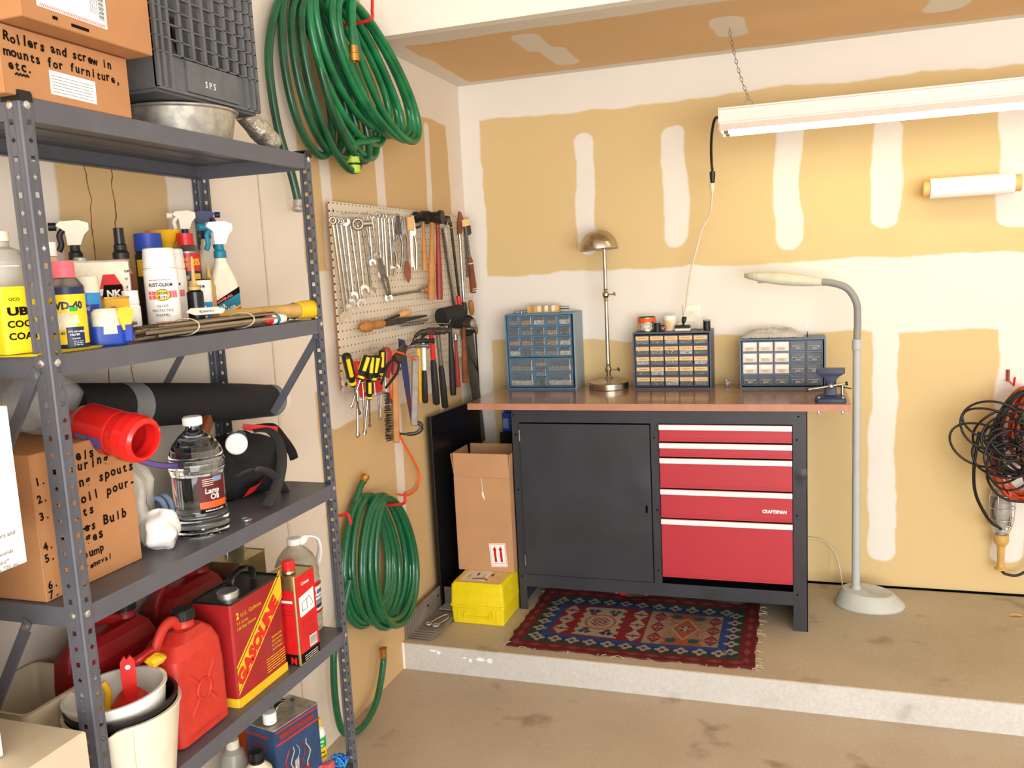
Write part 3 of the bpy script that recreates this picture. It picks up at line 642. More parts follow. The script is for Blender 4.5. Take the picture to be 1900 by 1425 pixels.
# ---------------------------------------------------------------- rug
def rug():
    nx, ny = 300, 170; W, H = .88, .54
    Cc = {k: tuple(c*.8 for c in lin(v)) for k, v in dict(edge='#6a2a2c', edge2='#85443e', green='#2c4640', blue='#34487a', navy='#2b3a5c', cream='#a3937f', sand='#94816c', red='#7f2a2e', rust='#9c5238', teal='#2a5656').items()}
    def col(x, y):
        r = random.Random(int(x*300)*1000+int(y*170)).random()
        dx, dy = min(x, W-x), min(y, H-y); d = min(dx, dy)
        if d < .052:
            s = (x if dy < dx else y)
            return 'edge2' if abs(((s*14) % 1)-.5)+abs((d-.026)/.03) < .42 else 'edge'
        if d < .115:
            dd = d-.0835; s = (x-.0 if dy < dx else y); p = .066
            q = ((s % p)-p/2)
            rr = math.hypot(q, dd); a = math.atan2(dd, q)
            if rr < .008: return 'navy'
            if rr < .022+.005*math.cos(4*a): return 'cream'
            return 'green' if d < .075 else ('navy' if d < .1 else 'blue')
        if d < .128: return 'blue'
        u, v = x-.128, y-.128; w, h = W-.256, H-.256   # .624 x .284
        def diam(cx, cy, sx, sy): return abs(u-cx)/sx+abs(v-cy)/sy
        if u < w*.56:
            base = 'red'
            for cx in (.035, w*.5):
                for k in range(3):
                    e = diam(cx, h*(.18+.32*k), .034, .05)
                    if e < 1:
                        if abs(v-h*(.18+.32*k)) < .004: return 'red'
                        return 'teal' if e < .3 else 'cream'
            x0, x1 = .085, w*.405
            zig = .010 if int(v/.024) % 2 else 0
            if x0+zig < u < x1-zig and .012 < v < h-.012:
                cx, cy = (x0+x1)/2, h/2; rr = math.hypot((u-cx), (v-cy)*.9)
                if rr < .036: return 'red' if (abs(u-cx)+abs(v-cy)) % .02 < .01 else 'cream'
                if .052 < rr < .06: return 'rust'
                for sx in (-1, 1):
                    for sy in (-1, 1):
                        if abs(u-cx-sx*.042)*.9+abs(v-cy-sy*.095) < .026 and abs(u-cx-sx*.042) > abs(v-cy-sy*.095)*.4: return 'teal' if sx*sy > 0 else 'navy'
                        if abs(u-cx-sx*.042)+abs(v-cy-sy*.07) < .016: return 'red'
                return 'cream'
            return base
        base = 'sand'
        for cx in (w*.625, w*.955):
            for k in range(3):
                e = diam(cx, h*(.18+.32*k), .03, .045)
                if e < 1: return 'sand' if (abs(v-h*(.18+.32*k)) < .003 or .45 < e < .55) else 'red'
        cx, cy = w*.79, h/2; rr = abs(u-cx)/.062+abs(v-cy)/.12
        zig = .012 if int(v/.02) % 2 else 0
        if abs(u-cx) < .075-zig:
            if abs(rr-.8) < .06: return 'cream'
            for sx in (-1, 1):
                for sy in (-1, 1):
                    if math.hypot(u-cx-sx*.042, v-cy-sy*.105) < .02: return 'teal'
            if math.hypot(u-cx, v-cy) < .022: return 'cream' if (abs(u-cx) < .006 or abs(v-cy) < .006) else 'navy'
            return 'rust' if (abs(v-cy) > .085 or rr < .8) else ('rust' if r > .6 else 'sand')
        return base
    m, nt, b = new_mat('rug_weave')
    at = N(nt, 'ShaderNodeAttribute', attribute_name='weave'); tc = N(nt, 'ShaderNodeTexCoord').outputs['Object']
    n = N(nt, 'ShaderNodeTexNoise', ins={'Vector': tc, 'Scale': 350.0, 'Detail': 2.0}).outputs['Fac']
    r_ = N(nt, 'ShaderNodeMapRange', ins={0: n, 1: .3, 2: .7, 3: .75, 4: 1.2}).outputs[0]
    c_ = N(nt, 'ShaderNodeVectorMath', operation='SCALE', ins={0: at.outputs['Color'], 'Scale': r_}).outputs[0]
    nt.links.new(c_, b.inputs['Base Color']); b.inputs['Roughness'].default_value = .95; b.inputs['Specular IOR Level'].default_value = .1
    bp = N(nt, 'ShaderNodeBump', ins={'Strength': .5, 'Distance': .003, 'Height': n}); nt.links.new(bp.outputs[0], b.inputs['Normal'])
    g = MB(); rw = random.Random(3)
    def f(u, v):
        x, y = u*W, v*H
        e = .004*math.sin(x*31)+.003*math.sin(x*83+1) if v in (0.0, 1.0) else 0
        e2 = .004*math.sin(y*37)+.003*math.sin(y*91) if u in (0.0, 1.0) else 0
        back = max(0, (v-.86)/.14)
        return (x+e2, y+e, .006+.0035*math.sin(x*9+y*4)*math.sin(y*11)+.012*back*abs(math.sin(x*7+.6)) + (.006 if u > .9 else 0)*(u-.9)*10)
    g.grid(nx, ny, f, 'rug_weave')
    nb = len(g.v); k = nx+1
    rim = [i for i in range(nx+1)]+[j*k+nx for j in range(1, ny+1)]+[ny*k+i for i in range(nx-1, -1, -1)]+[j*k for j in range(ny-1, 0, -1)]
    me_v = [g.v[i] for i in rim]; q = len(rim)
    g.add([tuple(p) for p in me_v]+[(p.x, p.y, .0006) for p in me_v], [(i, q+i, q+(i+1) % q, (i+1) % q) for i in range(q)], 'rug_weave')
    root = thing('rug', 'small worn red and blue patterned wool rug in front of the workbench', 'rug', (.398, -.862, PZ+.0004), 0)
    o = g.build('pile', root)
    ca = o.data.color_attributes.new('weave', 'FLOAT_COLOR', 'CORNER')
    data = []
    for p in o.data.polygons:
        c = p.center; k = Cc[col(min(W-.001, max(.001, c.x)), min(H-.001, max(.001, c.y)))]
        data += [k[0], k[1], k[2], 1.0]*len(p.vertices)
    ca.data.foreach_set('color', data)
    t = MB(); rw = random.Random(11)
    for i in range(80):
        side = rw.choice([0, 0, 1, 1, 2, 2, 3])
        if side == 0: p = (rw.uniform(0, W), 0, .004); d = (rw.uniform(-.02, .03), -rw.uniform(.004, .014))
        elif side == 1: p = (W, rw.uniform(0, H), .006); d = (rw.uniform(.006, .035), rw.uniform(-.02, .02))
        elif side == 2: p = (rw.choice([0, W]), rw.choice([0, .02, H-.01]), .006); d = (rw.uniform(-.02, .03), rw.uniform(-.012, .02))
        else: p = (rw.uniform(0, W), H, .01); d = (rw.uniform(-.02, .02), rw.uniform(0, .01))
        t.tube(smooth_path([p, (p[0]+d[0]*.5+rw.uniform(-.004, .004), p[1]+d[1]*.5, .006), (p[0]+d[0], p[1]+d[1], .002)], 4), .0008, 'string', n=4)
    t.build('loose_threads', root, kind='stuff')
rug()
b = MB()
b.tube(smooth_path([(0, 0, .012), (.02, -.01, .03), (.05, 0, .022), (.08, .01, .03), (.13, 0, .012)], 5), [.008]*21, 'pink', n=8)
for x in (.02, .03, .04): b.cyl((x, -.012, .004), (x, -.012, .03), .004, 'redplastic', n=8)
b.build('red_strap', label='crumpled red strap on the slab under the workbench behind rug', cat='strap', loc=(.70, -.30, PZ+.001))
# ---------------------------------------------------------------- yellow case
o = thing('yellow_case', 'yellow plastic tool case on the slab under the tall cardboard box', 'tool case', (.118, -.70, PZ+.0006))
w, d, h = .222, .34, .165
b = MB(); b.loft([(0, w/2-.006, d/2-.004, .008, w/2, d/2), (.004, w/2-.004, d/2-.002, .01, w/2, d/2), (.07, w/2-.001, d/2, .01, w/2, d/2)], 'yellowcase', n=3)
b.box((.03, -.003, .012), (.034, .002, .062), 'yellowcase'); b.box((w-.034, -.003, .012), (w-.03, .002, .062), 'yellowcase')
b.build('tray', o)
b = MB(); b.loft([(.0705, w/2+.003, d/2+.004, .01, w/2, d/2), (.078, w/2+.003, d/2+.004, .01, w/2, d/2), (.0785, w/2, d/2, .01, w/2, d/2), (h-.012, w/2-.003, d/2-.002, .012, w/2, d/2), (h, w/2-.012, d/2-.012, .01, w/2, d/2)], 'yellowcase', n=3); b.build('lid', o)
b = MB(); b.box((.05, -.006, .028), (w-.05, -.0005, .034), 'yellowcase', bev=.002)
for x in (.056, w-.06): b.box((x, -.005, .034), (x+.008, -.0005, .052), 'yellowcase')
b.box((.045, -.003, .02), (.05, .0, .064), 'yellowcase'); b.box((w-.05, -.003, .02), (w-.045, 0, .064), 'yellowcase'); b.build('handle', o)
b = MB(); b.quad(.022, w-.022, .02, .18, 'labeltan', M=tr(0, 0, h+.0003)); b.quad(.03, w*.6, .03, .15, 'cream', M=tr(0, 0, h+.0006))
b.T = tr(w*.5, .045, h+.0009); b.tube([(0.03*math.cos(a), .014*math.sin(a), 0) for a in [i*PI/8 for i in range(9)]], .003, 'brown', n=4); b.T = Matrix.Identity(4)
for i in range(4): b.quad(.05+i*.03, .06+i*.03, .06+(i % 2)*.03, .1+(i % 2)*.02, 'brown' if i % 2 else 'tan', M=tr(0, 0, h+.0009))
b.build('lid_label', o)
# ---------------------------------------------------------------- tall cardboard box on the case
o = thing('cardboard_box', 'tall open cardboard box with red arrow label standing on yellow case', 'box', (.102, -.555, PZ+.0006+h+.0012))
w, d, h = .238, .19, .388
b = MB(); t_ = .003
b.box((0, 0, 0), (w, t_, h), 'cardlight'); b.box((0, d-t_, 0), (w, d, h), 'cardlight'); b.box((0, t_, 0), (t_, d-t_, h), 'cardlight'); b.box((w-t_, t_, 0), (w, d-t_, h), 'cardlight'); b.box((t_, t_, 0), (w-t_, d-t_, t_), 'cardlight')
b.build('body', o)
for nm, M, ww, hh in (('flap', tr(0.002, .0005, h+.0004) @ rot('X', 2), w-.004, .098), ('flap', tr(.002, d-.003, h+.0004) @ rot('X', -6), w-.004, .098)):
    q = MB(); q.box((0, 0, 0), (ww, .0028, hh), 'cardlight'); f = q.build(nm, o); f.matrix_local = M
for M in (tr(.0005, .003, h+.0004) @ rot('Y', -7), tr(w-.0033, .003, h+.0004) @ rot('Y', 2)):
    q = MB(); q.box((0, 0, 0), (.0028, d-.006, .094), 'cardlight'); f = q.build('flap', o); f.matrix_local = M
b = MB(); M = tr(w*.60, -.0004, .018) @ FRONT @ rot('Z', 4); b.quad(0, .07, 0, .098, 'white', M=M); 
for a in ((.003, .067, .003, .0045), (.003, .067, .0935, .095), (.003, .0045, .003, .095), (.0655, .067, .003, .095), (.008, .062, .014, .0155)): b.quad(*a, 'red', M=M, z=.0002)
for x in (.022, .047): b.poly([(x-.005, .02), (x+.005, .02), (x+.005, .07), (x+.009, .07), (x, .086), (x-.009, .07), (x-.005, .07)], 'red', M=M, z=.0002)
b.build('arrow_label', o)
b = MB(); b.tube(smooth_path([(w*.5, -.0008, h), (w*.51, -.001, h-.05), (w*.50, -.001, h-.07), (w*.54, -.001, h-.09)], 5), .0009, 'paper', n=4); b.poly([(w*.5, h-.062), (w*.52, h-.055), (w*.545, h-.092), (w*.53, h-.09)], 'paper', z=.0006); b.build('torn_tape', o)
# ---------------------------------------------------------------- dark boards
MB().box((0, 0, 0), (.018, .47, .808), 'board', bev=.002).build('black_board', label='tall black board leaning in the corner behind the tall cardboard box', cat='board', loc=(.020, -.60, PZ+.0006), rz=-4)
MB().box((0, 0, 0), (.012, .40, .60), 'board', bev=.002).build('black_board', label='thinner shorter black board between the left wall and the tall black board', cat='board', loc=(.004, -.56, PZ+.0006), rz=-2)
# ---------------------------------------------------------------- steel angles and keys beside the step
NA = 5
for i in range(NA):
    b = MB(); L = .34-.012*i; t_ = .004; k = i*.0048
    b.prism([(0, 0), (.098, 0), (.098, t_), (t_, t_), (t_, .088), (0, .088)], L, 'slatesteel', M=Matrix(((1, 0, 0, 0), (0, 0, 1, 0), (0, 1, 0, 0), (0, 0, 0, 1))))
    for q in (.4, .75): b.cyl((t_-.0001, L*q, .055), (t_+.0006, L*q, .055), .006, 'hole', n=10)
    b.build('steel_angle', label=['bottom steel angle bracket of the nest on slab corner against the wall', 'second steel angle from the bottom of the nested stack on slab', 'third steel angle from the bottom of the nested stack on slab', 'fourth steel angle from the bottom of the nested stack on slab', 'topmost steel angle of the nested stack, carrying two rings'][i], cat='steel angle', group='nested steel angles on the slab', loc=(.006+i*.0056, -.885+.010*i, PZ+.0006+i*.0048), rz=-3+.8*i)
b = MB(); b.box((0, 0, 0), (.07, .004, .075), 'steel'); b.box((0, -.055, 0), (.07, 0, .004), 'galv')
b.build('small_bracket', label='short steel bracket on the far end of the nested steel angles', cat='bracket', loc=(.050, -.60, PZ+.030), rz=-3)
b = MB(); b.tube(smooth_path([(0, 0, .002), (.004, .05, .004), (.02, .085, .006), (.04, .06, .004), (.034, 0, .002)], 6), .0028, 'wire', n=6)
for x in (0, .034): b.tube([(x+.011*math.cos(a), -.012+.011*math.sin(a), .003) for a in [i*PI/8 for i in range(16)]], .004, 'galv', n=6, closed=True)
b.build('wire_loop', label='wire loop with two ring ends lying on the top steel angle', cat='wire loop', loc=(.065, -.785, PZ+.0275), rz=-12)
b = MB(); b.grid(4, 2, lambda u, v: (u*.045, v*.02+.004*u, .0015+.003*math.sin(u*3)), 'labeltan'); b.build('paper_tag', label='small tan paper tag on the slab near the right edge', cat='paper', loc=(2.17, -.225, PZ))
# ---------------------------------------------------------------- shop light
FX0, FX1, FY, FZ = 1.164, 2.40, -.40, 1.935
shop = o = thing('shop_light', 'long white fluorescent shop light hanging by chains from the ceiling', 'light', (FX0, FY, FZ))
L = FX1-FX0
b = MB(); MX = Matrix(((0, 0, 1, 0), (1, 0, 0, 0), (0, 1, 0, 0), (0, 0, 0, 1)))
b.prism([(-.06, .022), (-.034, .026), (-.034, .07), (-.042, .072), (-.042, .077), (.042, .077), (.042, .072), (.034, .07), (.034, .026), (.06, .022), (.06, .018), (-.06, .018)], L, 'fixture', M=MX)
b.prism([(-.06, .018), (-.078, -.004), (-.075, -.006), (-.056, .018)], L, 'fixture', M=MX); b.prism([(.06, .018), (.078, -.004), (.075, -.006), (.056, .018)], L, 'fixture', M=MX)
b.build('housing', o)
b = MB(); b.prism([(-.045, .0), (-.036, .08), (.036, .08), (.045, .0), (.045, -.002), (-.045, -.002)], .006, 'fixture', M=tr(-.006, 0, 0) @ MX); b.build('end_cap', o)
for y in (-.036, .036):
    b = MB(); b.cyl((.03, y, .001), (L, y, .001), .0155, 'tubeglow', n=16); t = b.build('tube', o)
    b = MB(); b.box((.006, y-.014, -.016), (.014, y+.014, .018), 'white'); b.cyl((.014, y, .001), (.0298, y, .001), .016, 'wire', n=16); b.build('socket', t)
def chain(name, pts, label, r=.0012, ll=.016, par=None):
    b = MB(); P = smooth_path(pts, 3); 
    total = sum((P[i+1]-P[i]).length for i in range(len(P)-1)); n = int(total/ll); s = 0; 
    def at(d):
        for i in range(len(P)-1):
            q = (P[i+1]-P[i]).length
            if d <= q: return P[i]+(P[i+1]-P[i])*(d/q), (P[i+1]-P[i]).normalized()
            d -= q
        return P[-1], (P[-1]-P[-2]).normalized()
    for i in range(n):
        c, t = at((i+.5)*total/n); u = t.orthogonal().normalized(); w = t.cross(u); a = PI/4+(i % 2)*PI/2; e = u*math.cos(a)+w*math.sin(a)
        lp = [c+t*(ll*.62*math.sin(k*PI/5))+e*(ll*.28*math.cos(k*PI/5)) for k in range(10)]
        b.tube(lp, r, 'steel', n=4, closed=True)
    return b
b = chain('c', [(1.200, -.396, SOF-.012), (1.215, -.397, 2.2), (1.235, -.398, 2.12), (1.262, -.400, 2.040)], '')
b.cyl((1.200, -.396, SOF-.012), (1.200, -.396, SOF-.0002), .002, 'steel', n=6)
b.tube([(1.262, -.4, 2.04), (1.25, -.4, 2.03), (1.25, -.4, FZ+.078)], .0014, 'steel', n=5); b.tube([(1.262, -.4, 2.04), (1.275, -.4, 2.03), (1.275, -.4, FZ+.078)], .0014, 'steel', n=5)
b.build('hanging_chain', label='thin steel chain from the ceiling down to the shop light', cat='chain')
b = MB(); b.tube(smooth_path([(FX0-.0065, -.4, 1.985), (1.142, -.38, 1.985), (1.128, -.34, 1.95), (1.118, -.28, 1.90), (1.113, -.22, 1.85), (1.110, -.16, 1.825)], 8), .0055, 'cordblack', n=8)
b.lathe([(.006, 0), (.009, .004), (.011, .03), (.011, .045)], 'cordblack', c=(1.110, -.158, 1.775), n=10); b.T = tr(-FX0, -FY, -FZ)
for v in range(len(b.v)): b.v[v] = b.T @ b.v[v]
b.build('power_cord', shop)
b = MB(); b.lathe([(.004, 0), (.007, .01), (.010, .03), (.010, .04)], 'cordwhite', c=(1.108, -.155, 1.735), n=10)
b.tube(smooth_path([(1.108, -.155, 1.737), (1.094, -.12, 1.66), (1.06, -.10, 1.60), (1.035, -.09, 1.52), (1.01, -.09, 1.43), (.995, -.09, 1.34), (.985, -.10, 1.27), (.968, -.11, 1.225), (.960, -.112, 1.2205)], 8), .0042, 'cordwhite', n=8)
b.build('extension_lead', label='cream extension cord hanging along back wall down to the power strip', cat='extension lead')
# ---------------------------------------------------------------- paper towels
o = thing('paper_towel_holder', 'paper towel roll on a yellow-capped wall holder on the back wall', 'paper towels', (1.875, -.075, 1.700), -1)
b = MB(); b.cyl((.022, 0, 0), (.30, 0, 0), .037, 'towel', n=36); b.build('towel_roll', o)
for x in (.0, .3005): b = MB(); b.cyl((x, 0, 0), (x+.0215, 0, 0), .031, 'woodpale', n=24); b.box((x+.004, 0, -.015), (x+.016, .0735, .015), 'woodpale'); b.build('end_cap', o)
# ---------------------------------------------------------------- cords and trouble light at right
def coil(b, key, x0, y0, z0, n, W, Lh, r, seed, jit=.02, sub=26, depth=.012, ph=0.0):
    """coil hanging on the back wall (X-Z plane)"""
    rr = random.Random(seed); pts = []
    prm = [(rr.uniform(-jit, jit), Lh*rr.uniform(.86, 1.0), W*rr.uniform(.72, 1.0), rr.uniform(-jit, jit)) for _ in range(n+1)]
    for k in range(n):
        for i in range(sub):
            t = i/sub; a = 2*PI*t; p, q = prm[k], prm[k+1]; m_ = [p[j]*(1-t)+q[j]*t for j in range(4)]
            pts.append((x0+m_[2]*math.sin(a)*(1-.15*math.cos(a))+m_[3]*(1-math.cos(a)), y0-depth*(k+t)/n*1.0-.006*math.sin(a*2+k), z0+m_[0]*.3-m_[1]*(1-math.cos(a))/2))
    b.tube(pts, r, key, n=7); return pts
b = MB(); coil(b, 'cordorange', 2.235, -.055, .945, 13, .105, .46, .0048, 4, .02, depth=.05); coil(b, 'cordorange', 2.25, -.05, .93, 8, .06, .30, .0048, 8, .02, depth=.05)
b.build('orange_cord_coil', label='coil of orange extension cord hanging from a wall hook at right', cat='cord')
b = MB(); coil(b, 'cordblack', 2.215, -.125, .94, 9, .10, .33, .0046, 14, .03, depth=.05)
rr = random.Random(5)
for k in range(15):
    c = (2.10+rr.uniform(-.03, .09) if k < 7 else 2.19+rr.uniform(-.04, .06), .74+rr.uniform(-.07, .1)); a_, b_ = rr.uniform(.06, .12), rr.uniform(.05, .09); ph = rr.uniform(0, 6); tl = rr.uniform(-.5, .5)
    b.tube([(c[0]+a_*math.cos(t)*math.cos(tl)-b_*math.sin(t)*math.sin(tl), -.20-.015*math.sin(t*2+ph)-.0045*k, c[1]+a_*math.cos(t)*math.sin(tl)+b_*math.sin(t)*math.cos(tl)) for t in [i*2*PI/36 for i in range(36)]], .0044, 'cordblack', n=7, closed=True)
b.tube(smooth_path([(2.06, -.2, .80), (2.045, -.2, .66), (2.06, -.17, .55), (2.11, -.14, .45), (2.155, -.09, .405), (2.165, -.075, .395)], 8), .006, 'cordblack', n=8)
b.tube(smooth_path([(2.12, -.2, .80), (2.09, -.2, .68), (2.10, -.19, .60), (2.16, -.18, .54), (2.26, -.17, .54), (2.36, -.16, .6)], 8), .0046, 'cordblack', n=8)
b.tube(smooth_path([(2.20, -.2, .85), (2.2, -.2, .7), (2.22, -.19, .6), (2.27, -.18, .5), (2.34, -.16, .45)], 8), .0046, 'cordblack', n=8)
b.tube(smooth_path([(2.176, -.06, .222), (2.19, -.06, .210), (2.23, -.06, .208), (2.27, -.06, .24), (2.31, -.06, .30)], 8), .0055, 'cordblack', n=8)
b.build('black_cord_coil', label='tangled loops of black cable hanging over the orange cord coil', cat='cord')
b = MB(); b.cyl((2.189, -.0005, .965), (2.189, -.10, .958), .004, 'redplastic', n=8); b.cyl((2.189, -.006, .96), (2.189, -.006, 1.005), .006, 'woodred', n=8); b.cyl((2.189, -.10, .958), (2.189, -.115, .99), .004, 'redplastic', n=8)
b.build('wall_hook', label='red screw hook holding the orange and black cord coils', cat='hook')
o = thing('trouble_light', 'caged trouble light with a worn yellow handle hanging among cords', 'work light', (2.170, -.062, .228))
b = MB(); b.lathe([(.012, 0), (.022, .002), (.022, .007), (.014, .012), (.013, .03), (.014, .09), (.018, .10), (.025, .108), (.027, .118), (.026, .142), (.0, .142)], 'amber', n=20); b.build('handle', o)
b = MB()
for k in range(6):
    a = k*PI/3; b.tube(smooth_path([(.024*math.cos(a), .024*math.sin(a), .142), (.04*math.cos(a), .04*math.sin(a), .19), (.044*math.cos(a), .044*math.sin(a), .25), (.038*math.cos(a), .038*math.sin(a), .31), (.006*math.cos(a), .006*math.sin(a), .345)], 4), .0017, 'wire', n=5)
for z, r in ((.165, .033), (.205, .0425), (.25, .0455), (.30, .041)): b.tube([(r*math.cos(i*PI/10), r*math.sin(i*PI/10), z) for i in range(20)], .0016, 'wire', n=5, closed=True)
b.build('cage', o)
b = MB(); b.lathe([(.014, .143), (.014, .17), (.02, .19), (.029, .23), (.026, .27), (.014, .288), (0, .29)], 'jug', n=18); b.build('bulb', o)
b = MB(); b.grid(8, 6, lambda u, v: (.035*math.cos(PI*.05+PI*.9*u), .035*math.sin(PI*.05+PI*.9*u), .17+v*.14), 'galv'); b.build('reflector', o)
# ---------------------------------------------------------------- hoses
def hose_coil(b, key, prm, sub=36, r=.0122, n=9, tail0=(), tail1=()):
    """prm rows: (x, y top, z top, drop, y shift at the bottom, half width)"""
    pts = list(smooth_path(tail0, 8)) if tail0 else []
    for k in range(len(prm)-1):
        for i in range(sub):
            t = i/sub; a = 2*PI*t; P_ = [prm[k][j]*(1-t)+prm[k+1][j]*t for j in range(6)]; c = (1-math.cos(a))/2
            pts.append((P_[0]+.018*c, P_[1]+P_[4]*c+P_[5]*math.sin(a)*(1-.18*math.cos(a)), P_[2]-P_[3]*c))
    if tail1: pts += list(smooth_path([pts[-1]]+list(tail1), 8))[1:]
    b.tube(pts, r, key, n=n)
    return pts
rr = random.Random(21)
o = thing('garden_hose', 'darker green hose coil hanging lowest behind the bright one, above rack', 'garden hose', (0, 0, 0))
b = MB(); prm = []
for k in range(6): prm.append((.035+.009*k, -1.40+.014*k+rr.uniform(-.02, .02), 2.295+rr.uniform(-.015, .015), .455+rr.uniform(-.05, .02), .06+.03*k, .125+rr.uniform(-.035, .03)))
b1 = hose_coil(b, 'hoseold', prm, tail0=[(.06, -1.485, 1.705), (.055, -1.50, 1.78), (.04, -1.53, 1.92), (.035, -1.535, 2.10), (.035, -1.47, 2.25), (.035, -1.40, 2.295)])
b.build('hose', o)
b = MB(); b.lathe([(.0125, 0), (.014, .004), (.013, .02), (.016, .024), (.016, .032), (0, .032)], 'galv', c=(.06, -1.484, 1.707), n=14, M=rot('X', 165)); b.build('coupling', o)
o = thing('garden_hose', 'thick bright green garden hose with brass end coiled high on left wall', 'garden hose', (0, 0, 0))
b = MB(); prm = []
for k in range(9): prm.append((.06+.0105*k, -1.31+.013*k+rr.uniform(-.02, .02), 2.345+rr.uniform(-.03, .01), .43+rr.uniform(-.07, .03), .23+.010*k+rr.uniform(-.04, .04), .165+rr.uniform(-.05, .035)))
b2 = hose_coil(b, 'hosegreen', prm, tail0=[(.05, -1.33, 2.345), (.055, -1.31, 2.35)], tail1=[(.155, -1.24, 2.33), (.16, -1.262, 2.27), (.16, -1.268, 2.21), (.16, -1.268, 2.165)])
b.tube(smooth_path([(.10, -1.03, 1.93), (.10, -1.10, 1.915), (.09, -1.165, 1.90), (.085, -1.18, 1.87)], 6), .0115, 'hosegreen', n=9)
b.build('hose', o)
b = MB(); b.lathe([(.0135, 0), (.0135, .022), (.0165, .024), (.0165, .045), (.012, .045), (.011, .02)], 'brass', c=(.16, -1.268, 2.168), n=16, M=rot('X', 180)); b.build('brass_fitting', o)
b = MB(); b.lathe([(.0125, 0), (.0195, .005), (.0195, .028), (.021, .028), (.021, .034), (.017, .034), (.017, .041), (.021, .041), (.021, .062), (.017, .066), (.0, .066)], ['lime', 'lime', 'lime', 'lime', 'black', 'black', 'black', 'lime', 'lime', 'lime'], c=(.085, -1.18, 1.872), n=18, M=rot('X', 180)); b.build('quick_connector', o)
def hook(label, x, y, z, reach=.09, up=.05):
    b = MB(); b.tube(smooth_path([(.001, y, z), (reach*.6, y, z-.002), (reach, y+.004, z+.004), (reach+.006, y+.006, z+up*.5), (reach+.008, y+.008, z+up)], 5), .0052, 'redplastic', n=8); return b.build('wall_hook', label=label, cat='hook')
hook('red screw hook carrying the upper green hose coil', 0, -1.175, 2.262, .175, .06)
o = thing('garden_hose', 'braided green garden hose coiled low on the wall, one end trailing to floor', 'garden hose', (0, 0, 0))
b = MB(); prm = []
for k in range(6): prm.append((.025+.005*k, -1.205+.006*k, .745+rr.uniform(-.012, .006), .43+rr.uniform(-.03, .03), -.03+.012*k, .170+rr.uniform(-.03, .01)))
hose_coil(b, 'hosedark', prm, r=.0112, tail0=[(.035, -1.183, .797), (.034, -1.21, .775), (.03, -1.25, .72), (.03, -1.25, .70), (.03, -1.22, .745)])
prm = []
for k in range(6): prm.append((.05+.006*k, -1.125+.004*k, .725+rr.uniform(-.012, .006), .42+.025*(k % 3), .0+.008*k, .165+rr.uniform(-.03, .015)))
hose_coil(b, 'hosedark', prm, r=.0112, tail0=[(.045, -1.14, .72), (.05, -1.12, .725)])
b.tube(smooth_path([(.06, -1.36, .52), (.05, -1.42, .40), (.045, -1.462, .33), (.045, -1.478, .22), (.05, -1.48, .12), (.055, -1.46, .055), (.06, -1.40, .022), (.065, -1.33, .022), (.06, -1.25, .045), (.05, -1.19, .085), (.045, -1.152, .135), (.045, -1.146, .16)], 8), .0112, 'hosedark', n=9)
b.build('hose', o)
b = MB(); b.lathe([(.012, 0), (.013, .012), (.0115, .014), (.013, .017), (.013, .024), (.0145, .026), (.0145, .034), (.011, .034)], 'brass', c=(.045, -1.146, .158), n=16); b.build('brass_fitting', o)
b = MB(); b.lathe([(.012, 0), (.013, .012), (.0145, .014), (.0145, .026), (.011, .026), (.010, .01)], 'brass', c=(.035, -1.182, .795), n=16, M=rot('X', -50)); b.build('brass_fitting', o)
hook('red screw hook through the top of the lower hose coil', 0, -1.075, .690, .125, .045)
hook('red screw hook at the left of the lower hose coil beside rack', 0, -1.365, .735, .07, -.03)
# ---------------------------------------------------------------- pegboard
PX = .030
for (y0, y1, lb) in ((-1.2564, -.8505, 'left narrow panel of the white pegboard on the left wall'), (-.8495, -.0372, 'right wide panel of the white pegboard holding hammers and saws')):
    o = thing('pegboard', lb, 'pegboard', (0, 0, 0), group=None)
    MB().box((PX-.005, y0, 1.7199-.61), (PX, y1, 1.7199), 'pegboard').build('panel', o)
    for y in (y0+.03, y1-.045): MB().box((.0005, y, 1.7199-.605), (PX-.0052, y+.019, 1.7199-.004), 'cardlight').build('batten', o)
    for z in (1.7199-.03, 1.7199-.585):
        b = MB(); b.cyl((PX, y0+.018, z), (PX+.002, y0+.018, z), .008, 'wire', n=12); b.cyl((PX+.002, y0+.018, z), (PX+.0026, y0+.018, z), .003, 'hole', n=8); b.build('screw', o)
# ---------------------------------------------------------------- hand tools on the pegboard
NRM = Vector((.62, -.78, 0))
def along(A, B, nrm=NRM):
    """local x = sideways, y = from A to B, z = towards the viewer side"""
    A, B = Vector(A), Vector(B); y = (B-A).normalized(); z = (nrm-y*nrm.dot(y)).normalized(); x = y.cross(z)
    return Matrix(((x.x, y.x, z.x, A.x), (x.y, y.y, z.y, A.y), (x.z, y.z, z.z, A.z), (0, 0, 0, 1))), (B-A).length
def jaw(R, gap, ang=15, n=18):
    P = []; a0 = math.asin(min(.9, gap/R))
    for i in range(n+1):
        a = PI/2+a0+(2*PI-2*a0)*i/n; P.append((R*math.cos(a), R*math.sin(a)))
    P += [(gap*.98, -R*.1), (0, -R*.38), (-gap*.98, -R*.1)]
    c, s = math.cos(math.radians(ang)), math.sin(math.radians(ang)); return [(x*c-y*s, x*s+y*c) for x, y in P]
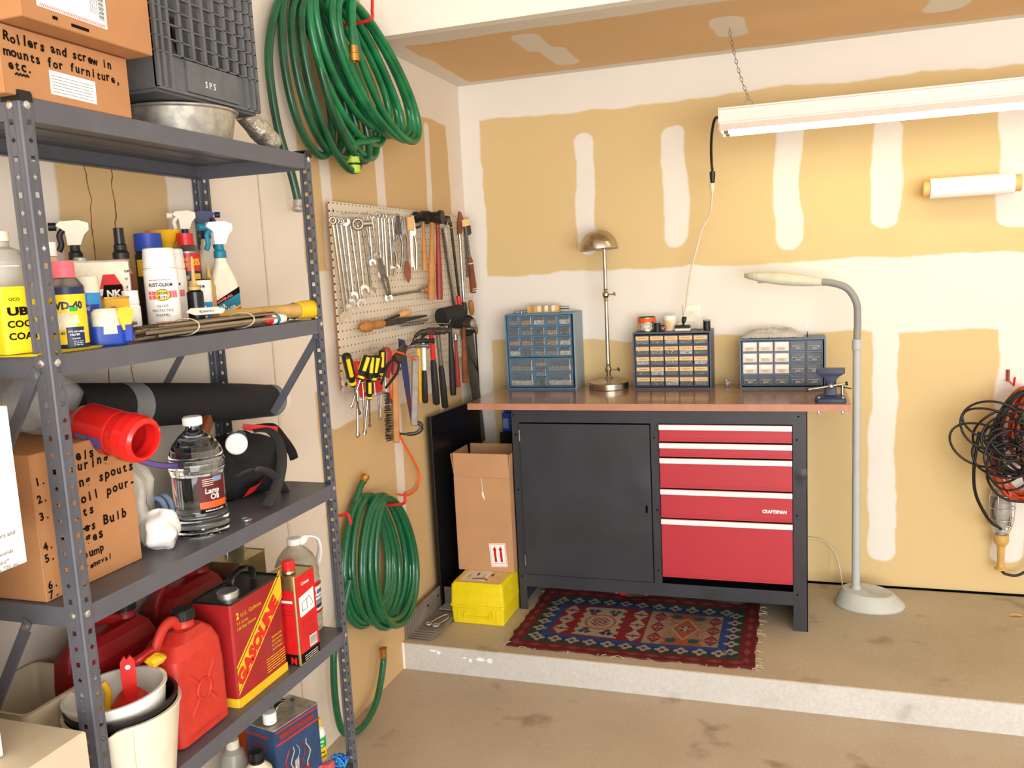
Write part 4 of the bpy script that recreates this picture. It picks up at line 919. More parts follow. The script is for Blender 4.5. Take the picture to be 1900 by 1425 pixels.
def wrench(A, B, w, label, key='chrome', ring=True, both=False, cat='wrench', group='wrenches on the pegboard'):
    M, L = along(A, B); b = MB(); b.T = M
    b.tube([(0, w*.9, 0), (0, L*.3, .001), (0, L*.7, .001), (0, L-w*1.2, 0)], w*.5, key, n=10, flat=(.95, .5, (1, 0, 0)))
    if both: b.prism(jaw(w*1.25, w*.62), w*.5, key, M=tr(0, 0, -w*.25) @ rot('Z', 180))
    elif ring: b.tube([(w*.78*math.cos(i*PI/8), w*.78*math.sin(i*PI/8), 0) for i in range(16)], w*.36, key, n=6, closed=True)
    b.prism(jaw(w*1.5, w*.78), w*.55, key, M=tr(0, L, -w*.27))
    return b.build('wrench', label=label, cat=cat, group=group)
WR = [((0.075,-1.322,1.654), (0.06,-1.261,1.355), .0125, 'longest combination wrench at the far left end of the wrench row'), ((0.07,-1.291,1.655), (0.06,-1.24,1.378), .0115, 'second combination wrench from the left end of the wrench row'), ((0.065,-1.255,1.655), (0.055,-1.21,1.395), .011, 'third combination wrench from the left end of the wrench row'),
      ((0.06,-1.215,1.655), (0.055,-1.189,1.417), .0105, 'fourth combination wrench from the left, hanging before the thick one'), ((0.055,-1.174,1.654), (0.05,-1.132,1.393), .0105, 'fifth wrench from the left, its jaw level with the second one'), ((0.07,-1.123,1.648), (0.055,-1.063,1.429), .0105, 'wrench right of the big socket ring, jaw above the horizontal screwdriver'),
      ((0.06,-1.136,1.66), (0.05,-1.103,1.435), .0115, 'wide wrench hanging under the big socket ring'), ((0.05,-1.059,1.672), (0.045,-1.026,1.542), .008, 'short wrench at the left of the three short ones'), ((0.055,-1.045,1.676), (0.05,-1.03,1.525), .008, 'middle wrench of the three short ones'), ((0.05,-1.011,1.681), (0.045,-0.981,1.549), .0075, 'short wrench at the right of the three short ones'),
      ((0.07,-1.005,1.684), (0.055,-0.978,1.485), .0095, 'shiny straight wrench at the left of the middle group'), ((0.065,-0.967,1.684), (0.05,-0.946,1.462), .009, 'second shiny wrench of the middle group'), ((0.06,-0.937,1.682), (0.05,-0.926,1.401), .0095, 'longest shiny wrench of the middle group, jaw lowest'), ((0.06,-0.903,1.685), (0.05,-0.881,1.499), .008, 'fourth shiny wrench of the middle group'), ((0.055,-0.866,1.687), (0.05,-0.844,1.506), .008, 'rightmost shiny wrench of the middle group beside the curved pliers')]
for i, (A, B, w, lb) in enumerate(WR): wrench(A, B, w, lb, key='chrome' if i % 3 else 'nickel', both=i in (3, 7, 9))
b = MB(); M, L = along((0.085,-1.181,1.647), (0.08,-1.177,1.606)); b.T = M; b.tube([(.016*math.cos(i*PI/10), .016*math.sin(i*PI/10), 0) for i in range(20)], .0055, 'chrome', n=8, closed=True); b.cyl((-.045, -.002, -.004), (-.014, 0, 0), .009, 'nickel', n=12)
b.build('socket_ring', label='big open socket ring lying across the tops of the left wrenches', cat='socket')
def pliers(A, B, label, key='chrome', hk='chrome', w=.011, spread=.016):
    M, L = along(A, B); o = thing('pliers', label, 'pliers'); o.matrix_world = M
    b = MB(); b.prism([(-w, L*.35), (-w*1.1, L*.25), (-w*.5, .0), (-.001, 0), (-.001, L*.3)], .008, key, M=tr(0, 0, -.004)); b.prism([(w, L*.35), (.001, L*.3), (.001, 0), (w*.5, 0), (w*1.1, L*.25)], .008, key, M=tr(0, 0, -.004)); b.cyl((0, L*.33, -.006), (0, L*.33, .006), w*1.1, key, n=14); b.build('jaws', o)
    for s in (-1, 1):
        b = MB(); b.tube(smooth_path([(s*.003, L*.34, 0), (s*spread, L*.55, 0), (s*spread*.8, L*.8, 0), (s*spread*.5, L, 0)], 4), .0045, hk, n=8); b.build('handle', o)
    return o
pliers((0.06,-0.827,1.694), (0.055,-0.828,1.506), 'dark slim pliers with curved handles right of the shiny wrenches', 'darksteel', 'steel', .010, .012)
pliers((0.065,-0.799,1.681), (0.055,-0.767,1.54), 'chrome long-nose pliers hanging over the pointed blade', 'steel', 'chrome', .009, .010)
pliers((0.055,-0.851,1.613), (0.05,-0.888,1.476), 'small adjustable pliers hanging crosswise below the shiny wrenches', 'steel', 'nickel', .009, .012)
pliers((0.065,-1.006,1.537), (0.06,-0.941,1.409), 'slanted slip joint pliers crossing the middle wrench group', 'steel', 'steel', .010, .008)
pliers((0.06,-0.702,1.695), (0.055,-0.693,1.496), 'pale narrow pliers beside the wooden scraper', 'nickel', 'nickel', .008, .008)
b = MB(); M, L = along((0.055,-0.769,1.528), (0.05,-0.753,1.445)); b.T = M; b.prism([(-.006, 0), (-.013, L*.3), (-.012, L*.75), (0, L), (.012, L*.75), (.013, L*.3), (.006, 0)], .002, 'wooddark'); b.build('pointed_trowel', label='small brown leaf-shaped blade pointing down in the tool row', cat='trowel')
o = thing('scraper', 'scraper with a wide wooden handle and a bright steel strip', 'scraper'); M, L = along((0.06,-0.722,1.691), (0.055,-0.721,1.504)); o.matrix_world = M
b = MB(); b.box((-.014, 0, -.004), (.014, L*.28, .004), 'woodpale', bev=.003); b.build('handle', o)
b = MB(); b.box((-.005, L*.28, -.001), (.005, L, .003), 'chrome'); b.box((.0052, L*.28, -.001), (.014, L*.96, .002), 'wood'); b.build('blade', o)
b = MB(); M, L = along((0.065,-0.67,1.692), (0.06,-0.651,1.647)); b.T = M; b.tube(smooth_path([(-.016, .004, 0), (-.014, -.006, 0), (.012, -.006, 0), (.018, .012, 0), (.016, .034, 0), (.004, .042, 0), (-.010, .038, 0)], 4), .0042, 'black', n=8); b.cyl((-.010, .038, 0), (-.010, .020, 0), .003, 'chrome', n=8)
b.build('c_clamp', label='small black c-clamp hanging between the scraper and the hammers', cat='clamp')
def hammer(H, A, B, label, hkey, headfn, r=.011, taper=.75, grip=None, cat='hammer', name='hammer', neck=None):
    M, L = along(A, B); o = thing(name, label, cat, group='hammers on the pegboard'); o.matrix_world = M
    b = MB(); g0 = L*(grip[1] if grip else 1)
    sec = [(0, r*taper), (L*.25, r*taper*.9), (L*.55, r*1.0), (L*.9, r*1.12), (L, r)]
    if grip:
        b.tube([(0, 0, 0), (0, g0, 0)], r*.6, neck or 'chrome', n=10); b.build('shaft', o); b = MB()
        b.tube([(0, g0, 0), (0, g0+(L-g0)*.1, 0), (0, g0+(L-g0)*.5, 0), (0, L-.004, 0), (0, L, 0)], [r*.7, r*.95, r*1.1, r*1.15, r*.8], grip[0], n=12, flat=(.8, 1, (1, 0, 0))); b.build('grip', o)
    else:
        b.tube([(0, y, 0) for y, q in sec], [q for y, q in sec], hkey, n=12, flat=(1, .75, (1, 0, 0))); b.build('handle', o)
    b = MB(); headfn(b); b.build('head', o); return o
def h_sledge(key, R=.02, L=.10, cyl=True, shift=0.0):
    def f(b):
        b.T = tr(shift, -.01, 0) @ rot('Y', 35)
        b.cyl((-L/2, 0, 0), (-L*.32, 0, 0), R*1.02, key, n=20); b.cyl((-L*.32, 0, 0), (L*.32, 0, 0), R*.82, key, n=20); b.cyl((L*.32, 0, 0), (L/2, 0, 0), R*1.02, key, n=20)
    return f
def h_claw(key, s=1.0):
    def f(b):
        b.T = tr(0, -.008, 0) @ rot('Y', 205)
        b.cyl((.018*s, 0, 0), (.048*s, 0, 0), .011*s, key, n=14); b.cyl((.048*s, 0, 0), (.058*s, 0, 0), .015*s, key, n=14); b.box((-.018*s, -.013*s, -.012*s), (.02*s, .014*s, .012*s), key, bev=.004)
        for q in (-1, 1): b.tube(smooth_path([(-.014*s, 0, q*.005*s), (-.04*s, .004*s, q*.007*s), (-.062*s, .018*s, q*.010*s), (-.075*s, .036*s, q*.012*s)], 4), [.009*s]*5+[.007*s]*4+[.003*s]*4, key, n=8, flat=(1, .55, (0, 1, 0)))
    return f
def h_peen(key, s=1.0):
    def f(b):
        b.T = tr(0, -.006, 0) @ rot('Y', 30)
        b.lathe([(.016*s, -.05*s), (.018*s, -.046*s), (.018*s, -.03*s), (.011*s, -.022*s), (.014*s, 0), (.011*s, .022*s), (.009*s, .03*s), (.015*s, .04*s), (.013*s, .052*s), (0, .056*s)], key, n=18, M=rot('Y', 90))
    return f
hammer(None, (0.07,-0.628,1.682), (0.065,-0.631,1.49), 'small hammer with a short pale wooden handle and round dark head', 'wood', h_sledge('metaldark', .022, .06, shift=.004), r=.009)
hammer(None, (0.08,-0.563,1.683), (0.07,-0.598,1.374), 'wooden-handled hammer with big black head, left of the red-handled one', 'wood', h_sledge('metaldark', .026, .085), r=.014)
hammer(None, (0.075,-0.499,1.678), (0.065,-0.501,1.372), 'ball peen hammer with a long worn red wooden handle', 'woodred', h_peen('darksteel', 1.0), r=.0125)
def strip(A, B, w, t, key, label, name='steel_ruler', cat='ruler'):
    M, L = along(A, B); b = MB(); b.T = M; b.box((-w/2, 0, -t/2), (w/2, L, t/2), key, bev=.0008); return b
for (A, B, w, key, lb, nm, ct) in [((0.05,-0.399,1.657), (0.045,-0.303,1.324), .010, 'darksteel', 'thin dark steel bar right of the red-handled hammer', 'steel_bar', 'bar'), ((0.055,-0.388,1.657), (0.05,-0.284,1.325), .006, 'nickel', 'thin bright steel rod beside the dark steel bar', 'steel_bar', 'bar')]:
    strip(A, B, w, .004, key, lb).build(nm, label=lb, cat=ct)
o = thing('hacksaw', 'hacksaw with dark frame and a red handle at its lower end', 'saw'); M, L = along((0.06,-0.326,1.685), (0.055,-0.256,1.309)); o.matrix_world = M
b = MB(); b.tube([(0, 0, 0), (0, L*.82, 0)], .006, 'black', n=8); b.tube([(0, .004, 0), (.024, .004, 0), (.024, .02, 0)], .004, 'steel', n=6); b.build('frame', o); b = MB(); b.box((.020, .01, -.0006), (.030, L*.8, .0006), 'chrome'); b.build('blade', o)
b = MB(); b.tube([(.002, L*.82, 0), (.004, L*.9, 0), (.004, L, 0)], [.010, .014, .012], 'redplastic', n=10); b.build('handle', o)
o = thing('hacksaw', 'bright hacksaw with a black handle nearest the axe', 'saw'); M, L = along((0.065,-0.246,1.691), (0.06,-0.226,1.293)); o.matrix_world = M
b = MB(); b.tube([(0, 0, 0), (0, L*.86, 0)], .007, 'chrome', n=8); b.tube([(0, .004, 0), (-.02, .004, 0), (-.02, .02, 0)], .004, 'steel', n=6); b.build('frame', o); b = MB(); b.box((-.030, .01, -.0006), (-.018, L*.6, .0006), 'darksteel'); b.build('blade', o)
b = MB(); b.tube([(0, L*.86, 0), (0, L*.93, 0), (0, L, 0)], [.010, .014, .012], 'black', n=10); b.build('handle', o)
# hatchet with leather grip
o = thing('hatchet', 'hatchet with brown head and banded leather grip at right end of pegboard', 'hatchet'); M, L = along((0.09,-0.242,1.69), (0.075,-0.133,1.386)); o.matrix_world = M
b = MB(); b.box((-.022, -.008, -.008), (.014, .022, .008), 'labeltan', bev=.002); b.build('sheath_band', o)
b = MB(); b.prism([(.004, -.012), (.012, -.042), (.020, -.046), (.034, .0), (.040, .05), (.032, .058), (.018, .046), (.012, .024), (.006, .020)], .012, 'wooddark', M=tr(0, 0, -.006)); b.prism([(-.022, .022), (.008, .022), (.008, .062), (-.012, .064), (-.022, .058)], .010, 'darksteel', M=tr(0, 0, -.005)); b.build('head', o)
b = MB(); b.tube([(0, .02, 0), (0, L*.5, 0)], [.007, .006], 'steel', n=8); b.build('shaft', o)
b = MB(); b.tube([(0, L*.5, 0), (0, L*.55, 0), (0.001, L*.75, 0), (.002, L*.93, 0), (.006, L, 0)], [.009, .013, .014, .016, .013], 'wooddark', n=12)
for t in (.57, .93, .96): b.cyl((.001, L*t, 0), (.001, L*t+.003, 0), .0165, 'cream', n=12)
b.build('grip', o)
for A, B, lb in (((0.07,-0.172,1.351), (0.065,-0.148,1.288), 'rounded wooden tool handle just below the hatchet grip'), ((0.07,-0.159,1.26), (0.065,-0.107,1.204), 'rounded wooden saw handle above the hanging dark saw blade')):
    M, L = along(A, B); b = MB(); b.T = M; b.tube([(0, 0, 0), (0, L*.2, 0), (0, L*.7, 0), (0, L, 0)], [.008, .013, .013, .008], 'wood', n=12); b.build('wooden_awl', label=lb, cat='awl')
# horizontal screwdriver and keyhole saws
o = thing('screwdriver', 'long screwdriver with a wooden handle lying level behind the hammers', 'screwdriver'); M, L = along((0.05,-0.535,1.417), (0.05,-0.921,1.407)); o.matrix_world = M
b = MB(); b.tube([(0, 0, 0), (0, .05, 0), (0, .09, 0)], [.012, .015, .010], 'wood', n=12); b.cyl((0, .09, 0), (0, .105, 0), .010, 'chrome'); b.build('handle', o); b = MB(); b.cyl((0, .105, 0), (0, L, 0), .0045, 'steel', n=8); b.build('blade', o)
o = thing('keyhole_saw', 'keyhole saw with a fat round wooden handle lying level on pegboard', 'saw'); M, L = along((0.065,-1.161,1.314), (0.05,-0.603,1.317)); o.matrix_world = M
b = MB(); b.tube([(0, -.004, 0), (0, .01, 0), (0, .045, 0), (0, .055, 0), (0, .07, 0), (0, .12, 0), (0, .14, 0), (0, .16, 0)], [.008, .019, .020, .015, .014, .016, .016, .010], 'wood', n=14); b.build('handle', o)
b = MB(); b.prism([(-.012, .16), (.012, .16), (.014, .24), (.004, L), (-.002, L)], .002, 'darksteel', M=tr(0, 0, -.001)); b.build('blade', o)
o = thing('file', 'dark file with a small pale wooden handle above the keyhole saw', 'file'); M, L = along((0.06,-0.776,1.342), (0.05,-1.005,1.321)); o.matrix_world = M
b = MB(); b.tube([(0, 0, 0), (0, .02, 0), (0, .06, 0), (0, .09, 0)], [.008, .013, .012, .008], 'woodpale', n=12); b.build('handle', o); b = MB(); b.tube([(0, .09, 0), (0, L, 0)], [.006, .002], 'metaldark', n=6); b.build('blade', o)
b = MB(); M, L = along((0.055,-0.911,1.308), (0.05,-0.574,1.3)); b.T = M
for k in range(4): b.box((-.003+.005*k, .02*k, 0), (0+.005*k, L-.02*k, .0016), ['wire', 'darksteel', 'steel', 'black'][k])
b.build('saw_blades', label='thin loose saw blades lying level under the keyhole saw', cat='saw blades')
# mallets and hammers of the lower rows
hammer(None, (0.11,-0.519,1.303), (0.09,-0.479,0.982), 'rubber mallet with a thick black head and black handle', 'black', lambda b: (setattr(b, 'T', tr(-.004, -.006, 0) @ rot('Y', -28)), b.cyl((-.052, 0, 0), (.052, 0, 0), .036, 'mallet', n=26), b.cyl((-.054, 0, 0), (-.052, 0, 0), .033, 'mallet', n=26)), r=.0125, name='mallet', cat='mallet')
hammer(None, (0.12,-0.397,1.267), (0.09,-0.34,1.015), 'short heavy hammer with steel double-faced head and wooden handle', 'wooddark', lambda b: (setattr(b, 'T', tr(0, -.004, 0) @ rot('Y', 38)), b.cyl((-.05, 0, 0), (-.036, 0, 0), .017, 'galv', n=20), b.cyl((-.036, 0, 0), (.0, 0, 0), .019, 'darksteel', n=20), b.cyl((0, 0, 0), (.045, 0, 0), .028, 'metaldark', n=22)), r=.0125)
hammer(None, (0.12,-0.732,1.256), (0.1,-0.677,0.977), 'claw hammer with a bright orange shank and black rubber grip', 'redplastic', h_claw('darksteel', .95), r=.0155, grip=('rubber', .36), neck='redplastic')
hammer(None, (0.1,-0.624,1.248), (0.08,-0.547,0.942), 'claw hammer with a bare steel shank and black rubber grip', 'steel', h_claw('darksteel', .95), r=.015, grip=('rubber', .42), neck='steel')
hammer(None, (0.12,-0.806,1.227), (0.1,-0.781,1), 'small hammer with a white shank and black grip left of the orange one', 'white', h_claw('metaldark', .7), r=.0125, grip=('rubber', .45), neck='white')
hammer(None, (0.1,-0.812,1.21), (0.08,-0.77,1.002), 'hammer with a yellow handle half hidden behind the white-shanked one', 'gold', h_claw('steel', .7), r=.009)
hammer(None, (0.08,-0.395,1.212), (0.07,-0.373,0.999), 'slim brush with a red-brown wooden handle between the mallet and hammer', 'woodred', lambda b: b.lathe([(.004, -.02), (.010, -.012), (.009, .01), (.006, .018)], 'chrome', n=12, M=rot('X', 90)), r=.010, name='paint_brush', cat='brush')
# hanging saw blade and thin rod in the corner
b = MB(); b.add([(.045, -.235, 1.23), (.045, -.10, 1.25), (.045, -.012, .70), (.045, -.085, .69)], [(0, 1, 2, 3)], 'metaldark'); b.add([(.0435, -.235, 1.23), (.0435, -.10, 1.25), (.0435, -.012, .70), (.0435, -.085, .69)], [(3, 2, 1, 0)], 'metaldark')
b.add([(.045, -.235, 1.23), (.045, -.10, 1.25), (.045, -.012, .70), (.045, -.085, .69), (.0435, -.235, 1.23), (.0435, -.10, 1.25), (.0435, -.012, .70), (.0435, -.085, .69)], [(0, 4, 5, 1), (1, 5, 6, 2), (2, 6, 7, 3), (3, 7, 4, 0)], 'metaldark')
o = thing('hand_saw', 'dark-bladed hand saw hanging point down in the corner of the room', 'saw'); s = b.build('blade', o)
b = MB(); M, L = along((.048, -.18, 1.20), (.048, -.14, 1.31)); b.T = M; b.tube([(.028*math.cos(i*PI/8), .045+.038*math.sin(i*PI/8), 0) for i in range(16)], .011, 'bagcloth', n=8, closed=True); b.build('handle', o)
b = MB(); b.cyl((.085, -.17, 1.215), (.03, -.02, .957), .0035, 'darksteel', n=8); b.build('thin_rod', label='thin dark metal rod slanting from the corner tools to the worktop', cat='rod')
# sickle, pruning shears, square
o = thing('sickle', 'grass hook with a flat grey wooden handle and blade curving at bottom', 'sickle'); M, L = along((0.1,-0.84,1.183), (0.09,-0.874,0.91)); o.matrix_world = M
b = MB(); b.box((-.013, 0, -.006), (.013, L*.93, .006), 'slatesteel', bev=.003); b.build('handle', o)
b = MB(); b.tube(smooth_path([(-.004, L*.90, 0), (-.022, L*.90, 0), (-.028, L*.97, 0), (-.006, L*1.03, 0), (.03, L*1.04, 0), (.075, L*1.02, .01)], 5), [.008]*14+[.007]*6+[.004]*5+[.001], 'metaldark', n=8, flat=(1, .3, (0, 1, 0))); b.build('blade', o)
o = thing('pruning_saw', 'folding saw with dark blue blade and red marks beside the sickle', 'saw'); M, L = along((0.09,-0.928,1.247), (0.08,-0.864,0.928)); o.matrix_world = M
b = MB(); b.prism([(-.012, 0), (.010, -.01), (.014, .03), (.010, L*.6), (.003, L), (-.001, L), (-.010, L*.5)], .004, 'navy', M=tr(0, 0, -.002)); b.build('blade', o); b = MB(); b.box((-.004, L*.62, .002), (.006, L*.78, .0028), 'maroon'); b.build('red_marking', o)
pliers((0.12,-0.962,1.235), (0.13,-1.167,1.12), 'big tin snips with black grips opened wide over the screwdriver rack', 'darksteel', 'rubber', .018, .020)
# wooden wire brush
o = thing('wire_brush', 'long wooden brush with stiff black bristles hanging below the pegboard', 'brush'); M, L = along((0.085,-1.002,1.202), (0.075,-1.012,0.894)); o.matrix_world = M
b = MB(); b.box((-.020, 0, -.006), (.002, L, .006), 'wood', bev=.003); b.box((-.022, 0, -.010), (.002, L*.22, .010), 'woodred', bev=.004); b.build('handle', o)
b = MB(); rr = random.Random(2)
for k in range(150):
    y = L*(.42+.56*(k//5)/30); b.cyl((.002, y, -.004+.002*(k % 5)), (.028+rr.uniform(-.004, .004), y+rr.uniform(-.004, .004), rr.uniform(-.012, .016)), .0011, 'bristle', n=3, caps=(0, 0))
b.build('bristles', o, kind='stuff')
# screwdriver rack with drivers
o = thing('tool_rack', 'small wire screwdriver rack with red reflectors on the pegboard lower edge', 'rack', (0, 0, 0))
A = Vector((0.06,-1.254,1.143)); B = Vector((0.08,-1.182,1.142)); A2 = A+Vector((0, 0, -.055)); B2 = B+Vector((0, 0, -.055))
b = MB()
for q in (A, A2): b.tube([q, q+Vector((.04, 0, 0)), q+Vector((.04, .16, 0)), q+Vector((0, .16, 0))], .0018, 'wire', n=6)
for k in range(3): b.cyl(A+Vector((.04, .08*k, 0)), A2+Vector((.04, .08*k, 0)), .0018, 'wire', n=6)
b.tube([(.031, A.y-.02, A.z+.03), (.04, A.y-.02, A.z+.03), (.04, A.y-.02, A.z-.03), (.06, A.y, A.z-.03)], .0018, 'wire', n=6); b.build('wire_frame', o)
for k in range(2): b = MB(); b.T = Matrix.Translation(A+Vector((.036, .012+.075*k, -.05))); b.box((-.02, 0, 0), (.0, .062, .045), 'redplastic', bev=.004); b.build('red_holder', o)
def driver(A, B, label, h=.42, r=.014, keys=('black', 'yellow'), shaft='chrome', sr=.0032):
    M, L = along(A, B); o = thing('screwdriver', label, 'screwdriver', group='screwdrivers on the pegboard'); o.matrix_world = M; H = L*h
    b = MB(); b.tube([(0, 0, 0), (0, .004, 0), (0, H*.2, 0), (0, H*.7, 0), (0, H*.8, 0), (0, H*.9, 0), (0, H, 0)], [r*.6, r*.95, r, r*.95, r*.6, r*.75, r*.55], keys[0], n=14)
    if keys[1]:
        for a in (60, 180, 300):
            c, s = math.cos(math.radians(a+30)), math.sin(math.radians(a+30)); b.tube([(c*r*.72, H*.06, s*r*.72), (c*r*.74, H*.62, s*r*.74)], r*.46, keys[1], n=6)
        b.tube([(0, H*.84, 0), (0, H*.93, 0)], r*.76, keys[1], n=12)
    b.build('handle', o); b = MB(); b.cyl((0, H, 0), (0, L*.95, 0), sr, shaft, n=8); b.tube([(0, L*.93, 0), (0, L*.97, 0), (0, L, 0)], [sr, sr*1.5, sr*.5], shaft, n=8, flat=(1.2, .35, (1, 0, 0))); b.build('blade', o); return o
driver((0.13,-1.4,1.249), (0.09,-1.268,1.04), 'yellow and black screwdriver leaning left, first in the rack', .5, .0155)
driver((0.14,-1.279,1.232), (0.09,-1.324,1.071), 'yellow and black screwdriver leaning right across the first one', .46, .015)
driver((0.12,-1.216,1.225), (0.09,-1.25,0.966), 'long yellow and black screwdriver in the middle of the rack', .34, .015)
driver((0.13,-1.194,1.223), (0.09,-1.203,1.079), 'thick yellow and black screwdriver leaning right, fourth in the rack', .58, .0165)
driver((0.1,-1.102,1.231), (0.08,-1.111,0.993), 'upright yellow and black screwdriver behind the tin snips', .38, .013)
driver((0.12,-1.246,1.15), (0.09,-1.209,0.988), 'short yellow and black screwdriver hanging low in the rack', .40, .013)
driver((0.09,-1.26,1.213), (0.08,-1.275,0.967), 'longest screwdriver with clear red handle behind the yellow ones', .30, .018, ('redplastic', None), sr=.0045)
driver((0.09,-1.229,1.175), (0.08,-1.227,0.968), 'bright flat screwdriver with dark red handle low in the rack', .20, .014, ('woodred', None), sr=.0045)
driver((0.09,-1.129,1.161), (0.08,-1.118,0.995), 'thin screwdriver with a dark grip between rack and snips', .3, .008, ('bagcloth', None), sr=.003)
b = MB(); M, L = along((0.1,-1.073,1.237), (0.09,-1.068,1.135)); b.T = M; b.tube([(0, 0, 0), (0, .015, 0), (0, L*.7, 0), (0, L, 0)], [.012, .021, .020, .012], 'woodred', n=14); b.build('chisel', label='fat dark red wooden chisel grip hanging behind the tin snips', cat='chisel')
b = MB(); M, L = along((0.06,-1.071,1.232), (0.06,-1.075,1.207)); b.T = M; b.tube([(.014*math.cos(i*PI/8), .012*math.sin(i*PI/8), 0) for i in range(16)], .0045, 'jug', n=6, closed=True); b.build('tape_ring', label='small clear tape ring hung above the screwdriver rack', cat='ring')
b = MB(); b.tube(smooth_path([(0.12,-1.046,1.221), (0.11,-1.075,1.195), (0.09,-1.042,1.094), (0.05,-0.935,0.97), (0.03,-0.858,0.875), (0.025,-0.767,0.783), (0.02,-0.703,0.703), (0.02,-0.73,0.657), (0.025,-0.82,0.653), (0.035,-0.93,0.685)], 8), .0042, 'orange', n=8); b.tube(smooth_path([(0.12,-1.046,1.221), (0.13,-0.988,1.203), (0.12,-0.881,1.172)], 6), .0036, 'orange', n=8)
b.build('orange_twine', label='thin orange cord trailing from the tin snips down the left wall', cat='twine')
# peg hooks
for i, (p, L, lb) in enumerate([((0.03,-1.259,1.666), .10, 'long wire peg hook carrying the left wrenches'), ((0.03,-1.181,1.684), .09, 'wire peg hook above the left wrenches'), ((0.03,-0.942,1.691), .08, 'wire peg hook carrying the shiny wrenches'), ((0.03,-0.309,1.24), .12, 'wire peg hook carrying the rubber mallet'), ((0.03,-0.574,1.283), .10, 'wire peg hook carrying the claw hammers'), ((0.03,-0.515,1.663), .09, 'wire peg hook carrying the wooden-handled hammers')]):
    b = MB(); x, y, z = p; b.tube([(.0305, y, z), (.0305+L, y, z-.004), (.036+L, y, z+.012)], .0016, 'wire', n=6); b.tube([(.0305+L*.5, y, z-.002), (.0305+L*.5, y+.17, z-.004)], .0016, 'wire', n=6)
    b.build('peg_hook', label=lb, cat='peg hook')
# ---------------------------------------------------------------- steel shelving rack
SX, SB, SN, SF = .3275, .0025, -2.6635, -1.8467      # front x, back x, near y, far y
ZS_ = [1.772, 1.383, .9735, .5913, .2192]
rack = thing('shelving_rack', 'tall grey steel shelving rack with five loaded shelves along the left wall', 'shelving', (0, 0, 0))
def post(cx, cy, dx, dy, w1=.033, w2=.024):
    """L section post with punched holes; flanges run along dx (w1) and dy (w2)"""
    b = MB(); t = .0016; H = 1.777; pitch = .0268; hh = .0042; g = .0045
    for (ax, d, w) in (('x', dx, w1), ('y', dy, w2)):
        def bar(a0, a1, z0, z1, pr=0.0):
            if ax == 'x': b.box((cx+d*a0, cy-(pr if dy > 0 else -pr), z0), (cx+d*a1, cy+(t if dy > 0 else -t), z1), 'rackmetal')
            else: b.box((cx-(pr if dx > 0 else -pr), cy+d*a0, z0), (cx+(t if dx > 0 else -t), cy+d*a1, z1), 'rackmetal')
        c = g+(w-g)*.52; bar(g, c-hh, 0, H); bar(c+hh, w, 0, H); bar(c-hh-.0022, c-hh-.0012, 0, H, .0007); bar(c+hh+.0012, c+hh+.0022, 0, H, .0007); z = 0
        for k in range(66):
            zc = .02+k*pitch; bar(c-hh, c+hh, z, zc-hh); z = zc+hh
            if k % 2:
                for sx in (-1, 1):
                    for sz in (-1, 1): bar(c+sx*hh, c+sx*hh*.45, zc+sz*hh, zc+sz*hh*.45)
        bar(c-hh, c+hh, z, H)
    n = 6; vs = []
    for zz in (0, H):
        for i in range(n+1): a_ = PI/2*i/n; vs.append((cx+dx*(g-g*math.cos(a_)), cy+dy*(g-g*math.sin(a_)), zz))
        for i in range(n, -1, -1): a_ = PI/2*i/n; vs.append((cx+dx*(g-(g-t)*math.cos(a_)), cy+dy*(g-(g-t)*math.sin(a_)), zz))
    m_ = 2*(n+1); b.add(vs, [(i, (i+1) % m_, m_+(i+1) % m_, m_+i) for i in range(m_)], 'rackmetal', True)
    p = b.build('post', rack)
    q = MB(); q.box((cx-.001*dx, cy-.001*dy, H+.0002), (cx+dx*w1, cy+dy*w2, H+.004), 'black', bev=.001)
    q.box((cx-.0015*dx, cy-.0012*dy, H-.012), (cx+dx*w1, cy-.0002*dy, H+.001), 'black'); q.box((cx-.0015*dx, cy-.001*dy, H-.012), (cx-.0002*dx, cy+dy*w2, H+.001), 'black'); q.build('cap', p)
    for z in ZS_:
        for dz in (-.012, ):
            s = MB(); s.lathe([(.0062, 0), (.0062, .0015), (.003, .0028), (0, .003)], 'rackbolt', n=12, M=rot('X', 90 if dy > 0 else -90)); s.T = Matrix.Identity(4)
            m = MB(); m.lathe([(.0062, 0), (.0062, .0015), (.003, .0028), (0, .003)], 'rackbolt', c=(cx+dx*w1*.55, cy, z+dz), n=12, M=rot('X', 90 if dy > 0 else -90)); m.build('bolt', p)
            m = MB(); m.lathe([(.0062, 0), (.0062, .0015), (.003, .0028), (0, .003)], 'rackbolt', c=(cx, cy+dy*w2*.55, z+dz), n=12, M=rot('Y', 90 if dx < 0 else -90)); m.build('bolt', p)
post(SX, SN, -1, 1); post(SX, SF, -1, -1); post(SB, SF, 1, -1); post(SB, SN, 1, 1)
for z in ZS_:
    b = MB(); e = .0022; x0, x1, y0, y1 = SB+e, SX-e, SN+e, SF-e; lip = .034
    b.box((x0, y0, z-.0015), (x1, y1, z), 'rackmetal')
    for a in (((x1-.0015, y0, z-lip), (x1, y1, z-.0015)), ((x0, y0, z-lip), (x0+.0015, y1, z-.0015)), ((x0, y0, z-lip), (x1, y0+.0015, z-.0015)), ((x0, y1-.0015, z-lip), (x1, y1, z-.0015))): b.box(*a, 'rackmetal')
    b.box((x1-.014, y0+.002, z-lip), (x1-.0015, y1-.002, z-lip+.0015), 'rackmetal'); b.box((x0+.0015, y0+.002, z-lip), (x0+.014, y1-.002, z-lip+.0015), 'rackmetal')
    for k in range(4): x = x0+.06+k*.066; b.box((x, y0+.004, z-.004), (x+.012, y1-.004, z-.0015), 'rackmetal')
    b.build('shelf', rack)
